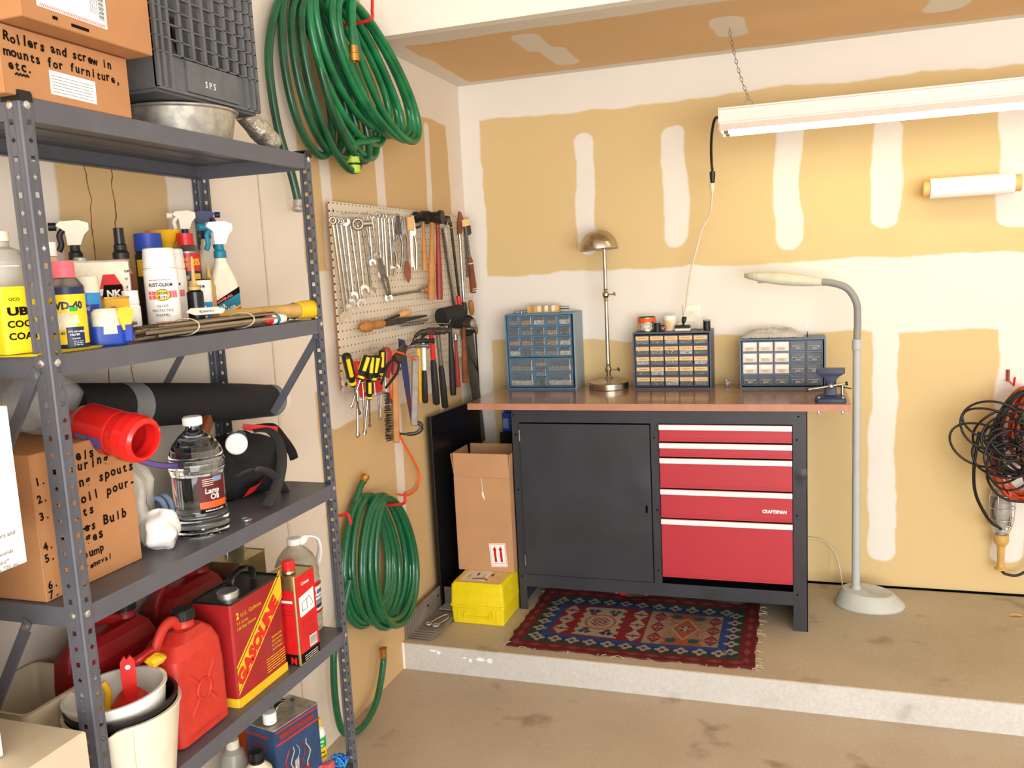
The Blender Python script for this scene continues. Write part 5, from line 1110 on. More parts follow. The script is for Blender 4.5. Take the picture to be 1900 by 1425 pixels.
def brace(a, b_, nrm):
    b = MB(); M, L = along(a, b_, Vector(nrm)); b.T = M
    b.box((-.009, 0, -.001), (.009, L, .001), 'rackmetal'); b.box((-.009, .02, -.006), (-.0075, L-.02, 0), 'rackmetal'); b.cyl((0, .012, .001), (0, .012, .004), .006, 'rackbolt', n=12); b.build('brace', rack)
brace((.300, SN-.001, 1.362), (.20, SN-.001, 1.215), (0, -1, 0)); brace((.215, SN-.001, .945), (.10, SN-.001, .76), (0, -1, 0))
brace((.311, SF+.0015, 1.35), (.16, SF+.0015, 1.148), (0, -1, 0)); brace((SB-.0005, -1.93, 1.352), (SB-.0005, -2.085, 1.20), (1, 0, 0)); brace((SX+.0015, -2.60, .185), (SX+.0015, -2.50, .06), (1, 0, 0))
# ---------------------------------------------------------------- goods: helpers
RED = 'redplastic'
def sit(P, zs): return (P[0], P[1], zs+.0006), P[2]-zs
def can(name, label, cat, loc, prof, keys, body_r=None, labels=None, rz=40, n=28, cap_prof=None, cap_keys=None, group=None, rx=0):
    """round container; labels(mb) draws on the surface"""
    if cap_prof is None and labels is None:
        b = MB(); b.lathe(prof, keys, n=n); return b.build(name, label=label, cat=cat, loc=loc, rz=rz, group=group)
    o = thing(name, label, cat, loc, rz, group, rx=rx)
    b = MB(); b.lathe(prof, keys, n=n); b.build('body', o)
    if cap_prof: b = MB(); b.lathe(cap_prof, cap_keys, n=n); b.build('cap', o)
    if labels: b = MB(); labels(b); b.build('label', o)
    return o
def wt(b, r, s, x, y, size, key, width=None, bold=.02, slant=0):
    w = b.wrap(r); b.text(s, x, y, size, key, bold=bold, width=width, slant=slant, z=.0005, fn=w)
def lines(b, r, x0, x1, ys, h, key, seed=1):
    rr = random.Random(seed)
    for y in ys:
        x = x0
        while x < x1-.001:
            L = rr.uniform(.15, .35)*(x1-x0); b.arc(r, x, min(x1, x+L), y, y+h, key, n=2, d=.0005); x += L+.0012
def flines(b, M, x0, x1, ys, h, key, seed=1, z=.0005):
    rr = random.Random(seed)
    for y in ys:
        x = x0
        while x < x1-.001:
            L = rr.uniform(.12, .3)*(x1-x0); b.quad(x, min(x1, x+L), y, y+h, key, M=M, z=z); x += L+.0015
def carton(name, label, cat, x0, x1, y0, y1, z0, z1, key='cardboard', extra=None, tape=True, rz=0):
    """box given in world coordinates, front face to +X"""
    o = thing(name, label, cat, (x1, y0, z0+.0006), rz)
    W, D, H = x1-x0, y1-y0, z1-z0-.0008
    b = MB(); b.box((-W, 0, 0), (0, D, H), key, bev=.0015)
    if tape: b.box((-W+.001, D/2-.0005, H-.0002), (-.001, D/2+.0005, H+.0003), 'cardedge'); b.box((.0, .001, H*.0+.001), (.0003, .0016, H-.001), 'cardedge')
    b.build('body', o)
    if extra: b = MB(); extra(b, tr(.0004, 0, 0) @ rot('Z', 90) @ FRONT, D, H); b.build('writing', o)
    return o
# ---------------------------------------------------------------- top shelf
z0 = 1.772
def w1(b, M, D, H):
    b.hand('Rollers and screw in', .010, .075, .0195, 'ink', M=M, pitch=.54); b.hand('mounts for furniture,', .008, .054, .0195, 'ink', M=M, pitch=.56); b.hand('etc.', .012, .036, .0195, 'ink', M=M, pitch=.56)
    b.tube([M @ Vector((.022+.003*i, .029+.003*(i % 2), .0008)) for i in range(9)], .0014, 'ink', n=4)
b1 = carton('cardboard_box', 'orange-brown cardboard box with marker writing Rollers and screw in mounts', 'box', .04, .326, -2.685, -2.428, z0, 1.872, extra=w1)
b = MB(); M = tr(.00005, 0, 0) @ rot('Z', 90) @ FRONT @ rot('Z', -1); b.quad(.085, .178, .014, .050, 'paper', M=M, z=.0002); flines(b, M, .089, .172, [.018+.0048*i for i in range(6)], .0012, 'grey', 3, z=.0003); b.build('shipping_label', b1)
def w2(b, M, D, H):
    M = M @ rot('Z', -1); b.quad(.028, .165, .022, .20, 'paper', M=M)
    for i in range(40): b.poly([(.032+.0032*i, .023), (.0335+.0032*i, .023), (.0365+.0032*i, .028), (.035+.0032*i, .028)], 'pink', M=M, z=.0004)
    for i in range(46): b.quad(.149, .160, .034+i*.0022, .034+i*.0022+(.0012 if i % 3 else .0006), 'ink', M=M, z=.0004)
    for i in range(18): b.quad(.032+i*.0014, .0327+i*.0014, .05, .075, 'ink', M=M, z=.0004)
    flines(b, M @ rot('Z', 90), .04, .09, [-.146+.0042*i for i in range(4)], .0014, 'grey', 5)
    b.text('LTR', .07, .062, .016, 'ink', M=M, bold=.04); b.quad(.004, .0055, .03, .06, 'ink', M=M); b.quad(.055, .065, .010, .015, 'ink', M=M); b.quad(.09, .125, .008, .013, 'ink', M=M)
carton('cardboard_box', 'upper cardboard box with a big white shipping label, stacked on the first', 'box', .06, .372, -2.682, -2.415, 1.8735, 2.03, extra=w2)
o = thing('wash_tub', 'round galvanized metal tub under the grey plastic crate', 'tub', (.197, -2.145, z0+.0006))
b = MB(); b.lathe([(.100, 0), (.104, .003), (.1155, .058), (.118, .06), (.119, .064), (.115, .065), (.113, .058), (.101, .006), (0, .005)], 'galv', n=48); b.build('tub', o)
b = MB(); b.tube([(.1185*math.cos(i*PI/24), .1185*math.sin(i*PI/24), .0625) for i in range(48)], .003, 'galv', n=6, closed=True); b.build('rim', o)
o = thing('plastic_crate', 'dark grey plastic milk crate with white letters SPS on top shelf', 'crate', (.300, -2.325, 1.8465), rz=90)
W_, D_, H_ = .318, .24, .27
b = MB(); b.box((0, 0, 0), (W_, D_, .004), 'crate'); b.box((.004, .004, -.006), (W_-.004, D_-.004, -.0002), 'crate')
b.box((0, 0, .004), (W_, .004, .068), 'crate'); b.box((0, D_-.004, .004), (W_, D_, .068), 'crate'); b.box((0, 0, .004), (.004, D_, H_), 'crate'); b.box((W_-.004, 0, .004), (W_, D_, H_), 'crate'); b.build('body', o)
b = MB()
for x in (0, .016, .036, .070, .105, .14, .175, .21, .243, .272, .296, W_-.006):
    b.box((x, -.006, .001 if x < .06 or x > .25 else .066), (x+.008, .003, H_), 'crate')
for i in range(8): z = .066+i*.027; b.box((-.001, -.006, z), (W_+.001, .003, z+.0025), 'crate')
b.box((0, -.006, -.002), (W_, .0, .003), 'crate'); b.box((0, -.004, H_-.01), (W_, .003, H_), 'crate'); b.build('lattice', o); b = MB(); b.box((0, D_-.003, .068), (.03, D_, H_), 'crate'); b.box((W_-.03, D_-.003, .068), (W_, D_, H_), 'crate'); b.box((.0, D_-.003, H_-.03), (W_, D_, H_), 'crate')
b.build('lattice', o)
b = MB(); b.box((.084, -.0052, .006), (.245, -.001, .064), 'crate'); b.text('S P S', .135, .022, .017, 'white', M=tr(0, -.0054, 0) @ FRONT, bold=.01); b.build('lettering', o)
b = MB(); rr = random.Random(6)
for i in range(9): b.T = tr(.05+.022*i, .07+rr.uniform(0, .1), .03+rr.uniform(0, .15)) @ rot('X', rr.uniform(0, 90)) @ rot('Y', rr.uniform(0, 90)); crumple(6, 5, .07, .06, .03, i, 'paper' if i % 2 else 'bagcloth', b)
b.build('crate_contents', label='crumpled white and black packing inside the grey crate', cat='packing', loc=(.275, -2.325, 1.845), rz=90, kind='stuff')
b = MB(); b.lathe([(.024, 0), (.026, .01), (.025, .03), (.027, .05), (.024, .07), (.023, .10), (.020, .101), (.0, .09)], 'foil', n=26); o = b.build('foil_duct', label='crinkled silver foil duct piece leaning between tub and rack end', cat='duct'); q = Vector((-.02, -.075, .062)).normalized().to_track_quat('Z', 'Y').to_matrix().to_4x4(); q.translation = (.275, -1.918, 1.790); o.matrix_world = q
# ---------------------------------------------------------------- second shelf
z0 = 1.383; R_ = .030
o = thing('jug', 'large cloudy white oil jug with white cap behind the yellow tin', 'jug', (.19, -2.605, z0+.0006), 40)
b = MB(); b.lathe([(.036, 0), (.038, .004), (.038, .12), (.035, .15), (.026, .168), (.0135, .174), (.0135, .182)], 'jug', n=26); b.build('body', o); b = MB(); b.lathe([(.0148, .1825), (.0148, .198), (0, .199)], 'cream', n=22); b.build('cap', o); b = MB(); wt(b, .038, 'Valvo', -.02, .128, .0095, 'white'); b.arc(.038, -.03, .03, .141, .1425, 'white'); b.build('lettering', o)
def tinbox(name, label, cat, loc, w, d, h, key, top, rz=90, r=.006, extra=None, parts=None):
    o = thing(name, label, cat, loc, rz)
    b = MB(); b.loft([(0, w/2+.001, d/2+.001, r), (.003, w/2+.001, d/2+.001, r), (.0035, w/2, d/2, r), (h-.0035, w/2, d/2, r), (h-.003, w/2+.001, d/2+.001, r), (h, w/2+.001, d/2+.001, r), (h, w/2-.001, d/2-.001, r), (h-.002, w/2-.002, d/2-.002, r)], [top, top, key, top, top, top, top], n=4)
    b.build('body', o)
    if extra: b = MB(); extra(b, tr(0, -d/2-.0004, 0) @ FRONT); b.build('label', o)
    if parts: parts(o)
    return o
def l_(b, M):
    b.text('OCO', -.018, .082, .007, 'ink', M=M, bold=.02); b.text('UBN', -.022, .060, .017, 'ink', M=M, bold=.05, width=.05); b.text('COOL', -.024, .041, .015, 'ink', M=M, bold=.03, width=.046); b.text('COAT', -.024, .022, .015, 'ink', M=M, bold=.03, width=.046)
tinbox('tin_can', 'yellow tin reading COOL COAT at the near end of second shelf', 'can', (.245, -2.645, z0+.0006+.0045), .06, .06, .104, 'yellow', 'yellow', rz=72, extra=l_)
b = MB(); b.loft([(0, .048, .075, .012), (.003, .05, .078, .012), (.003, .046, .074, .01)], 'yellow', n=3); b.build('plastic_tray', label='shallow bright yellow plastic tray under the yellow COOL COAT tin', cat='tray', loc=(.255, -2.60, z0+.0006))
can('bottle', 'tan bottle with a white screw cap behind the red-capped can', 'bottle', (.15, -2.47, z0+.0006), [(.022, 0), (.022, .135), (.012, .158), (.011, .16)], 'tan', cap_prof=[(.0125, .1605), (.0125, .185), (0, .186)], cap_keys='white')
def l_(b):
    r = .0285; b.arc(r, -.05, .05, .010, .092, 'yellow', n=26); b.arc(r, -.05, .05, .092, .103, 'navy', n=26, d=.0004); wt(b, r, 'WD-40', -.024, .068, .017, 'navy', width=.052, bold=.05); b.arc(r, .006, .018, .064, .071, 'green', d=.0007)
    [b.arc(r, x0, x1, y0, y1, 'sleeve', d=.0006, n=8) for x0, x1, y0, y1 in ((-.024, .006, .058, .062), (-.03, .018, .050, .058), (-.032, .020, .044, .050), (-.026, .014, .038, .044), (-.014, .004, .034, .038))]
    b.arc(r, -.002, .026, .004, .038, 'navy', n=8, d=.0009); wt(b, r+.0008, "IT'S NO-MESS", .001, .029, .0045, 'white'); wt(b, r+.0008, 'HELPER', .003, .024, .0045, 'white'); wt(b, r+.0008, 'DANGER', .006, .018, .003, 'white'); lines(b, r+.0006, .007, .022, [.008, .011, .014], .0009, 'white'); wt(b, r+.0004, 'WD-40', -.026, .026, .007, 'navy')
can('spray_can', 'blue and yellow WD-40 can with red cap beside the rack post', 'spray can', (.262, -2.555, z0+.0006), [(.028, 0), (.0285, .002), (.0285, .104), (.029, .105), (.0265, .108), (.020, .118), (.017, .119)], ['steel', 'navy', 'steel', 'steel', 'steel', 'steel'], labels=l_, cap_prof=[(.0185, .1195), (.0175, .147), (0, .148)], cap_keys='pink')
def l_(b): r = .021; b.arc(r, -.02, .02, .052, .072, 'blue', n=12); wt(b, r, 'MAG', -.014, .062, .008, 'white'); wt(b, r, 'Bug', -.012, .052, .008, 'pink')
can('spray_can', 'blue and white spray can with white cap left of the GUNK tin', 'spray can', (.225, -2.47, z0+.0006), [(.020, 0), (.021, .002), (.021, .088), (.020, .092)], 'lightblue', labels=l_, cap_prof=[(.0205, .0925), (.019, .121), (0, .1225)], cap_keys='cream')
def l_(b, M):
    b.quad(-.052, .05, .004, .149, 'cream', M=M); b.text('GUNK', -.02, .084, .018, 'white', M=M, bold=.08); b.poly([(-.012, .085), (.0, .125), (.022, .125), (.036, .1), (.036, .045), (-.012, .045)], 'redplastic', M=M, z=.0003)
    b.poly([(-.006, .075), (.0, .105), (.034, .105), (.034, .075)], 'ink', M=M, z=.0006); b.text('NK', .004, .082, .018, 'white', M=M, bold=.05, z=.0009)
    b.poly([(-.04, .105), (-.03, .125), (-.018, .118), (-.02, .104)], 'ink', M=M, z=.0003); b.text('Engine', .006, .05, .01, 'white', M=M, bold=.03, z=.0009)
    for i, s in enumerate(['SQUIRT', 'IT', 'ON', 'HOSE', 'IT', 'OFF']): b.text(s, .0385+(.002 if len(s) > 3 else .003), .128-i*.0155, .0062, 'ink', M=M, bold=.04, width=.011 if len(s) > 2 else .005)
def p_(o): b = MB(); b.lathe([(.012, .1515), (.012, .158), (.010, .16), (0, .16)], 'galv', c=(-.03, 0, 0), n=16); b.build('cap', o)
tinbox('tin_can', 'flat metal tin with red GUNK label reading SQUIRT IT ON', 'can', (.135, -2.345, z0+.0006), .108, .045, .152, 'galv', 'galv', rz=62, extra=l_, parts=p_)
def trigger(o, z, key, key2, s=1.0, flip=1, collar=None):
    b = MB(); b.T = tr(0, 0, z) @ Matrix.Scale(s, 4); b.lathe([(.0135, 0), (.0135, .014), (.010, .018), (.009, .03)], collar or key2, n=18); b.build('collar', o)
    b = MB(); b.T = tr(0, 0, z) @ Matrix.Scale(s, 4); b.prism([(-.012, .030), (.012, .030), (.020, .050), (.030, .060), (.030, .074), (.012, .080), (-.022, .078), (-.030, .070), (-.014, .058)], .016, key, M=tr(0, .008, 0) @ FRONT if flip > 0 else tr(0, .008, 0) @ Matrix.Scale(-1, 4, (1, 0, 0)) @ FRONT); b.build('spray_head', o)
    b = MB(); b.T = tr(0, 0, z) @ Matrix.Scale(s, 4); f = flip
    b.tube(smooth_path([(f*-.018, 0, .062), (f*-.026, 0, .05), (f*-.024, 0, .032), (f*-.030, 0, .018)], 4), .0045, key2, n=8, flat=(1, 1.3, (0, 1, 0))); b.build('trigger', o)
    b = MB(); b.T = tr(0, 0, z) @ Matrix.Scale(s, 4); b.cyl((f*-.030, 0, .068), (f*-.044, 0, .068), .0085, key2, n=14); b.build('nozzle', o)
o = thing('spray_bottle', 'white spray bottle with black trigger behind the GUNK tin', 'spray bottle', (.085, -2.345, z0+.0006), 40)
b = MB(); b.lathe([(.024, 0), (.025, .003), (.025, .12), (.021, .145), (.013, .156)], 'white', n=22); b.build('body', o); trigger(o, .1565, 'cream', 'black', .95)
def l_(b, M):
    b.poly([(-.02, .012), (.0, .05), (.022, .02), (.022, .003), (-.02, .003)], 'redplastic', M=M); b.quad(-.012, -.002, .054, .064, 'redplastic', M=M); b.text('Liquid', -.010, .042, .013, 'redplastic', M=M, bold=.03, slant=.3); b.text('WRENCH', -.004, .028, .008, 'ink', M=M, bold=.04)
tinbox('tin_can', 'small yellow Liquid Wrench tin in front of the GUNK tin', 'can', (.195, -2.375, z0+.0006), .046, .026, .082, 'gold', 'brass', rz=58, extra=l_, r=.004)
def l_(b): r = .0165; b.arc(r, -.014, .014, .012, .040, 'paper', n=10); wt(b, r, 'Liquid', -.006, .027, .006, 'redplastic', slant=.3); wt(b, r, 'WRENCH', -.011, .019, .0065, 'ink', width=.022); b.arc(r, -.013, .013, .009, .013, 'teal', n=8, d=.0004)
can('bottle', 'little white Liquid Wrench bottle with a white cap', 'bottle', (.205, -2.345, z0+.0006), [(.016, 0), (.0165, .002), (.0165, .06), (.014, .066)], 'paper', labels=l_, cap_prof=[(.0155, .0665), (.0145, .092), (.002, .093), (.0015, .104), (0, .105)], cap_keys='white')
def l_(b): r = .0175; wt(b, r, 'LENS', -.008, .10, .006, 'white'); wt(b, r, 'CLEANER', -.013, .091, .006, 'white'); lines(b, r, -.012, .012, [.05, .06, .07, .08], .002, 'white', 2)
can('spray_bottle', 'slim red pump spray bottle with a black nozzle', 'spray bottle', (.155, -2.302, z0+.0006), [(.017, 0), (.0175, .003), (.0175, .125), (.011, .145), (.011, .155)], ['woodred', 'woodred', 'pink', 'pink'], labels=l_, cap_prof=[(.0155, .1555), (.0155, .166), (.012, .172), (.012, .182), (.010, .184), (.0095, .215), (0, .216)], cap_keys=['black', 'black', 'black', 'blackgloss', 'blackgloss', 'blackgloss'])
can('spray_can', 'black spray can with dark blue cap behind the white spray cans', 'spray can', (.105, -2.165, z0+.0006), [(.029, 0), (.029, .165), (.026, .172)], 'black', cap_prof=[(.029, .1725), (.0275, .210), (0, .211)], cap_keys='blue', labels=lambda b: b.arc(.029, -.03, .0, .12, .155, 'gold', n=8))
o = thing('funnel', 'yellow plastic spout with a red cap behind the blue-capped can', 'funnel', (.055, -2.06, z0+.0006), 40)
b = MB(); b.lathe([(.024, 0), (.024, .15), (.015, .165)], 'yellow', n=18); b.build('body', o); b = MB(); b.lathe([(.012, .1655), (.018, .19), (.034, .222), (.032, .222), (.0, .2)], 'gold', c=(.008, 0, 0), n=22); b.build('spout', o); b = MB(); b.lathe([(.016, .2), (.016, .222), (0, .224)], 'orange', c=(-.018, -.004, 0), n=16); b.build('cap', o)
def rust(kind):
    def f(b):
        r = .0325; b.arc(r, -.033, .033, .006, .126, 'paper', n=22); wt(b, r+.0003, 'RUST-OLEUM', -.021, .097, .0095, 'ink', width=.046, bold=.03); lines(b, r+.0003, -.02, .022, [.109], .0016, 'pink')
        for i in range(3):
            for j in range(2): b.arc(r, -.024+.008*i, -.0172+.008*i, .072+.0085*j, .0795+.0085*j, 'pink', d=.0006, n=3)
            b.arc(r, .017+.006*i, .0222+.006*i, .074, .088, 'pink', d=.0006, n=2)
        w = b.wrap(r); P = [w((.004+.0145*math.cos(a), .08+.0115*math.sin(a), .0009)) for a in [i*PI/12 for i in range(24)]]; b.add(P, [tuple(range(24))], 'ink'); P = [w((.004+.0135*math.cos(a), .08+.0105*math.sin(a), .0012)) for a in [i*PI/12 for i in range(24)]]; b.add(P, [tuple(range(24))], 'gold')
        wt(b, r+.0013, 'STOPS', -.006, .081, .0065, 'ink', width=.020); wt(b, r+.0013, 'RUST', -.004, .0735, .0065, 'ink', width=.017)
        wt(b, r+.0003, kind, -.008, .056, .0072, 'ink', bold=0); wt(b, r+.0003, 'PROTECTIVE', -.018, .047, .0072, 'ink', bold=0, width=.040); wt(b, r+.0003, 'ENAMEL', -.011, .038, .0072, 'ink', bold=0, width=.026); lines(b, r+.0003, -.014, .02, [.022, .026], .0016, 'pink', 4)
    return f
rp = [(.031, 0), (.0325, .002), (.0325, .128), (.0325, .129), (.030, .133)]
can('spray_can', 'white Rust-Oleum GLOSS protective enamel can, front of the pair', 'spray can', (.205, -2.255, z0+.0006), rp, ['maroon', 'paper', 'paper', 'paper'], labels=rust('GLOSS'), cap_prof=[(.0322, .1335), (.030, .171), (.028, .173), (0, .173)], cap_keys='white', rz=33, group=None)
can('spray_can', 'white Rust-Oleum FLAT protective enamel can, behind the gloss one', 'spray can', (.145, -2.155, z0+.0006), rp, ['maroon', 'paper', 'paper', 'paper'], labels=rust('FLAT'), cap_prof=[(.0322, .1335), (.030, .173), (.028, .175), (0, .175)], cap_keys='white', rz=30)
def l_(b): r = .029; b.arc(r, -.035, .035, .128, .168, 'redplastic', n=20); wt(b, r, 'MORE', -.022, .15, .011, 'gold', width=.022); wt(b, r, 'FREE', -.022, .138, .011, 'gold', width=.022); wt(b, r, '20%', .007, .141, .021, 'gold', width=.022, bold=.04); b.arc(r, -.035, .035, .055, .128, 'navy', n=20); b.arc(r, -.022, .0, .09, .118, 'labeltan', n=6, d=.0005); b.arc(r, .010, .028, .085, .122, 'gold', n=6, d=.0005)
can('spray_can', 'red and blue spray can reading 20 MORE FREE with a red cap', 'spray can', (.105, -2.045, z0+.0006), [(.028, 0), (.029, .002), (.029, .172), (.022, .184), (.020, .186)], ['steel', 'steel', 'steel', 'steel'], labels=l_, cap_prof=[(.0185, .1865), (.0175, .213), (0, .214)], cap_keys='redplastic', rz=42)
can('dropper_bottle', 'small dark bottle with a long amber nozzle before the oil can', 'bottle', (.232, -2.19, z0+.0006), [(.0165, 0), (.0165, .082), (.012, .086)], 'blackgloss', cap_prof=[(.012, .0865), (.012, .092), (.007, .096), (.0045, .10), (.0025, .155), (0, .156)], cap_keys='amber', n=18)
o = thing('dropper_bottle', 'amber nozzle bottle hidden behind the small motor oil can', 'bottle', (.14, -2.02, z0+.0006), 40)
b = MB(); b.lathe([(.015, 0), (.015, .09), (.010, .10)], 'amber', n=16); b.build('body', o); b = MB(); b.lathe([(.010, .1005), (.012, .106), (.006, .112), (.003, .14), (0, .141)], 'amber', n=14); b.build('cap', o)
def l_(b): r = .0235; b.arc(r, -.03, .03, .004, .058, 'lightblue', n=14); wt(b, r, 'MOTOR', -.016, .09, .0075, 'ink', bold=.04); wt(b, r, 'OIL', -.012, .078, .0105, 'ink', bold=.06); b.arc(r, -.008, .01, .034, .05, 'paper', d=.0005); b.arc(r, -.008, .01, .014, .028, 'paper', d=.0005)
can('oil_can', 'small white and blue MOTOR OIL can beside the trigger sprayers', 'can', (.165, -2.085, z0+.0006), [(.024, 0), (.0235, .002), (.0235, .106), (.0245, .108), (.023, .109), (0, .107)], ['steel', 'paper', 'metaldark', 'metaldark', 'metaldark'], labels=l_, rz=35)
o = thing('spray_bottle', 'cream-headed spray bottle with navy collar above the red-capped can', 'spray bottle', (.075, -2.005, z0+.0006), 45)
b = MB(); b.loft([(0, .028, .02, .012), (.15, .028, .02, .012), (.185, .014, .014, .012), (.2, .012, .012, .011)], 'cream', n=4); b.build('body', o); trigger(o, .2005, 'cream', 'cream', .84, 1, 'navy')
o = thing('spray_bottle', 'tall spray bottle with a navy blue trigger head at the far rack post', 'spray bottle', (.060, -1.912, z0+.0006), 45)
b = MB(); b.loft([(0, .027, .02, .012), (.15, .027, .02, .012), (.185, .014, .014, .012), (.205, .012, .012, .011)], 'cream', n=4); b.build('body', o); trigger(o, .2055, 'navy', 'navy', .84, -1, 'navy')
o = thing('spray_bottle', 'white CAR CLEANER bottle with teal trigger by the far rack post', 'spray bottle', (.15, -1.985, z0+.0006), 60)
b = MB(); b.loft([(0, .034, .02, .010), (.003, .036, .021, .012), (.075, .035, .021, .012), (.10, .031, .02, .012), (.12, .024, .018, .012), (.145, .014, .014, .012), (.155, .0125, .0125, .011)], 'cream', n=4); b.build('body', o)
b = MB(); M = tr(0, -.0216, 0) @ FRONT; b.poly([(-.030, .004), (.030, .004), (.030, .088), (-.030, .056)], 'teal', M=M); b.poly([(-.030, .056), (.030, .088), (.030, .074), (-.030, .045)], 'ink', M=M, z=.0003); b.text('POWER-ALL', 0, 0, .008, 'pink', M=M @ tr(-.028, .0485, .0006) @ rot('Z', 26), bold=.04, width=.045)
b.text('CAR', 0, 0, .014, 'paper', M=M @ tr(-.026, .032, .0006) @ rot('Z', 24), bold=.02, width=.024); b.text('CLEANER', 0, 0, .013, 'paper', M=M @ tr(-.024, .0195, .0006) @ rot('Z', 24), bold=.02, width=.048)
b.poly([(-.03, .004), (-.03, .014), (.03, .042), (.03, .026), (-.01, .004)], 'orange', M=M, z=.0003); b.poly([(-.03, .014), (-.03, .019), (.03, .047), (.03, .042)], 'gold', M=M, z=.0004); b.build('label', o); trigger(o, .1555, 'white', 'teal', 1.05, 1, 'teal')
o = thing('wipe_dispenser', 'blue dispenser holding a perforated cream roll with a yellow tab', 'dispenser', (.282, -2.492, z0+.0006), 55)
b = MB(); b.loft([(0, .027, .02, .012), (.003, .028, .021, .012), (.034, .029, .022, .013), (.034, .026, .019, .011), (.02, .026, .019, .011)], 'blue', n=4, caps=(1, 1)); b.box((.020, -.026, .004), (.036, -.018, .038), 'blue', bev=.003); b.build('base', o)
b = MB(); b.lathe([(.0245, .0205), (.0245, .058), (.019, .064), (0, .065)], 'sleeve', n=24); b.build('roll', o)
b = MB(); b.prism([(-.004, .026), (.006, .026), (.014, .048), (.016, .060), (.006, .066), (-.008, .064), (-.012, .056)], .006, 'gold', M=tr(.024, -.020, 0) @ FRONT); b.build('tab', o)
# stakes, tubes
b = MB(); rr = random.Random(9)
for i in range(26):
    yA, yB = -2.44+rr.uniform(0, .06), -1.98+rr.uniform(-.06, .06); x = .285+rr.uniform(-.028, .028); z = z0+.004+rr.uniform(0, .022)
    b.cyl((x, yA, z-.0), (x+rr.uniform(-.012, .008), yB, z+rr.uniform(-.001, .006)), rr.uniform(.0022, .0038), 'stake' if i % 3 else 'stakedark', n=5)
o = thing('stake_bundle', 'bundle of thin brown garden stakes tied with string along the shelf edge', 'stakes', (0, 0, 0)); b.build('stakes', o, kind='stuff')
for y in (-2.30, -2.12): b = MB(); b.tube([(.286+.036*math.cos(a), y+.006*math.sin(a*1.0), z0+.017+.0165*math.sin(a)) for a in [i*PI/9 for i in range(18)]], .0012, 'string', n=5, closed=True); b.build('string_tie', o)
b = MB(); M = frame((.270, -2.20, z0+.036), (.45, .9, 0), (-.7, .35, .55)); b.poly([(-.03, 0), (.03, 0), (.042, .013), (.03, .024), (-.03, .024), (-.044, .012)], 'paper', M=M); b.text('IDAHO', -.016, .007, .010, 'ink', M=M, bold=.01); b.build('tag', o)
o = thing('plastic_tube', 'long yellowed plastic tube with a bright yellow end cap', 'tube', (0, 0, 0))
b = MB(); b.cyl((.225, -2.12, z0+.022), (.292, -1.905, z0+.0245), .017, 'amber', n=20); b.build('tube', o)
A = Vector((.292, -1.903, z0+.0245)); d = Vector((.067, .215, .0025)).normalized(); q = d.to_track_quat('Z', 'Y').to_matrix().to_4x4(); q.translation = A
b = MB(); b.lathe([(.020, 0), (.021, .002), (.0225, .045), (.0215, .048), (.019, .046), (.018, .03), (.006, .03), (.005, .04), (0, .041)], 'gold', n=26, M=q); b.build('end_cap', o)
b = MB(); b.lathe([(0, -.021), (.012, -.017), (.021, 0), (.012, .017), (0, .021)], 'lightblue', n=20); b.build('blue_cap_tube', label='round blue cap lying behind the yellow end cap at shelf corner', cat='cap', loc=(.262, -1.872, z0+.0225))
o = thing('paint_marker', 'small tube with red, blue and white bands beside the yellow cap', 'marker', (0, 0, 0)); A = Vector((.305, -2.06, z0+.012)); q = Vector((.012, .11, 0)).normalized().to_track_quat('Z', 'Y').to_matrix().to_4x4(); q.translation = A
b = MB(); b.lathe([(.003, -.09), (.0032, 0), (.0095, .005), (.011, .02), (.011, .032), (.011, .043), (.011, .055)], ['clearthin', 'redplastic', 'redplastic', 'paper', 'teal', 'paper'], n=16, M=q); b.build('body', o); b = MB(); b.lathe([(.0098, .0552), (.0098, .066), (.006, .068), (.006, .078), (0, .079)], ['cream', 'black', 'black', 'black'], n=14, M=q); b.build('cap', o)
# ---------------------------------------------------------------- third shelf
z0 = .9735
def w3(b, M, D, H):
    for i, (n, s, dy) in enumerate([('', 'Funnels', .216), ('1.', 'Measuring cups', .199), ('2.', 'Mixing spouts', .170), ('3.', 'for oil pour-', .141), ('', 'spouts', .118), ('4.', 'Gauges Bulb', .090), ('5.', 'Sponges', .070), ('', 'Oil pump', .045), ('6.', 'other removal', .024), ('7.', 'tools', .008)]):
        k = 'ink'; sz = .0235 if i < 7 else (.020 if i == 7 else .014)
        if n: b.hand(n, .006, dy-.004-.0*i, .018, k, M=M, pitch=.6)
        b.hand(s, .034, dy, sz, k, M=M, pitch=.62, rise=.0002)
    b.box((0, 0, 0), (0, 0, 0), 'ink') if False else b.tube([M @ Vector((.052, .098, .0008)), M @ Vector((.078, .096, .0008)), M @ Vector((.105, .099, .0008))], .0016, 'ink', n=4)
carton('cardboard_box', 'cardboard box with a handwritten numbered list of spouts and oil pump', 'box', .035, .247, -2.652, -2.432, z0, 1.222, extra=w3)
o = thing('funnel_jar', 'bright red jar-shaped funnel lying with its mouth open to the room', 'funnel', (.172, -2.487, 1.232)); o.matrix_world = frame((.175, -2.487, 1.240), (0, 0, 1), (0, 1, 0)) @ Matrix.Identity(4)
d = Vector((.175, -.012, -.034)).normalized(); q = d.to_track_quat('Z', 'Y').to_matrix().to_4x4(); q.translation = (.172, -2.478, 1.245); o.matrix_world = q
b = MB(); b.lathe([(.0, -.028), (.016, -.028), (.018, -.02), (.018, .0), (.022, .008), (.036, .022), (.0415, .036), (.0415, .105), (.0400, .109), (.0415, .113), (.0425, .122), (.044, .130), (.0435, .150), (.040, .162), (.034, .167), (.031, .166), (.030, .160), (.0315, .150), (.0315, .136), (.037, .13), (.039, .12), (.038, .04), (0, .03)], 'redjar', n=44); b.build('body', o)
b = MB(); r = .0420; L = .075
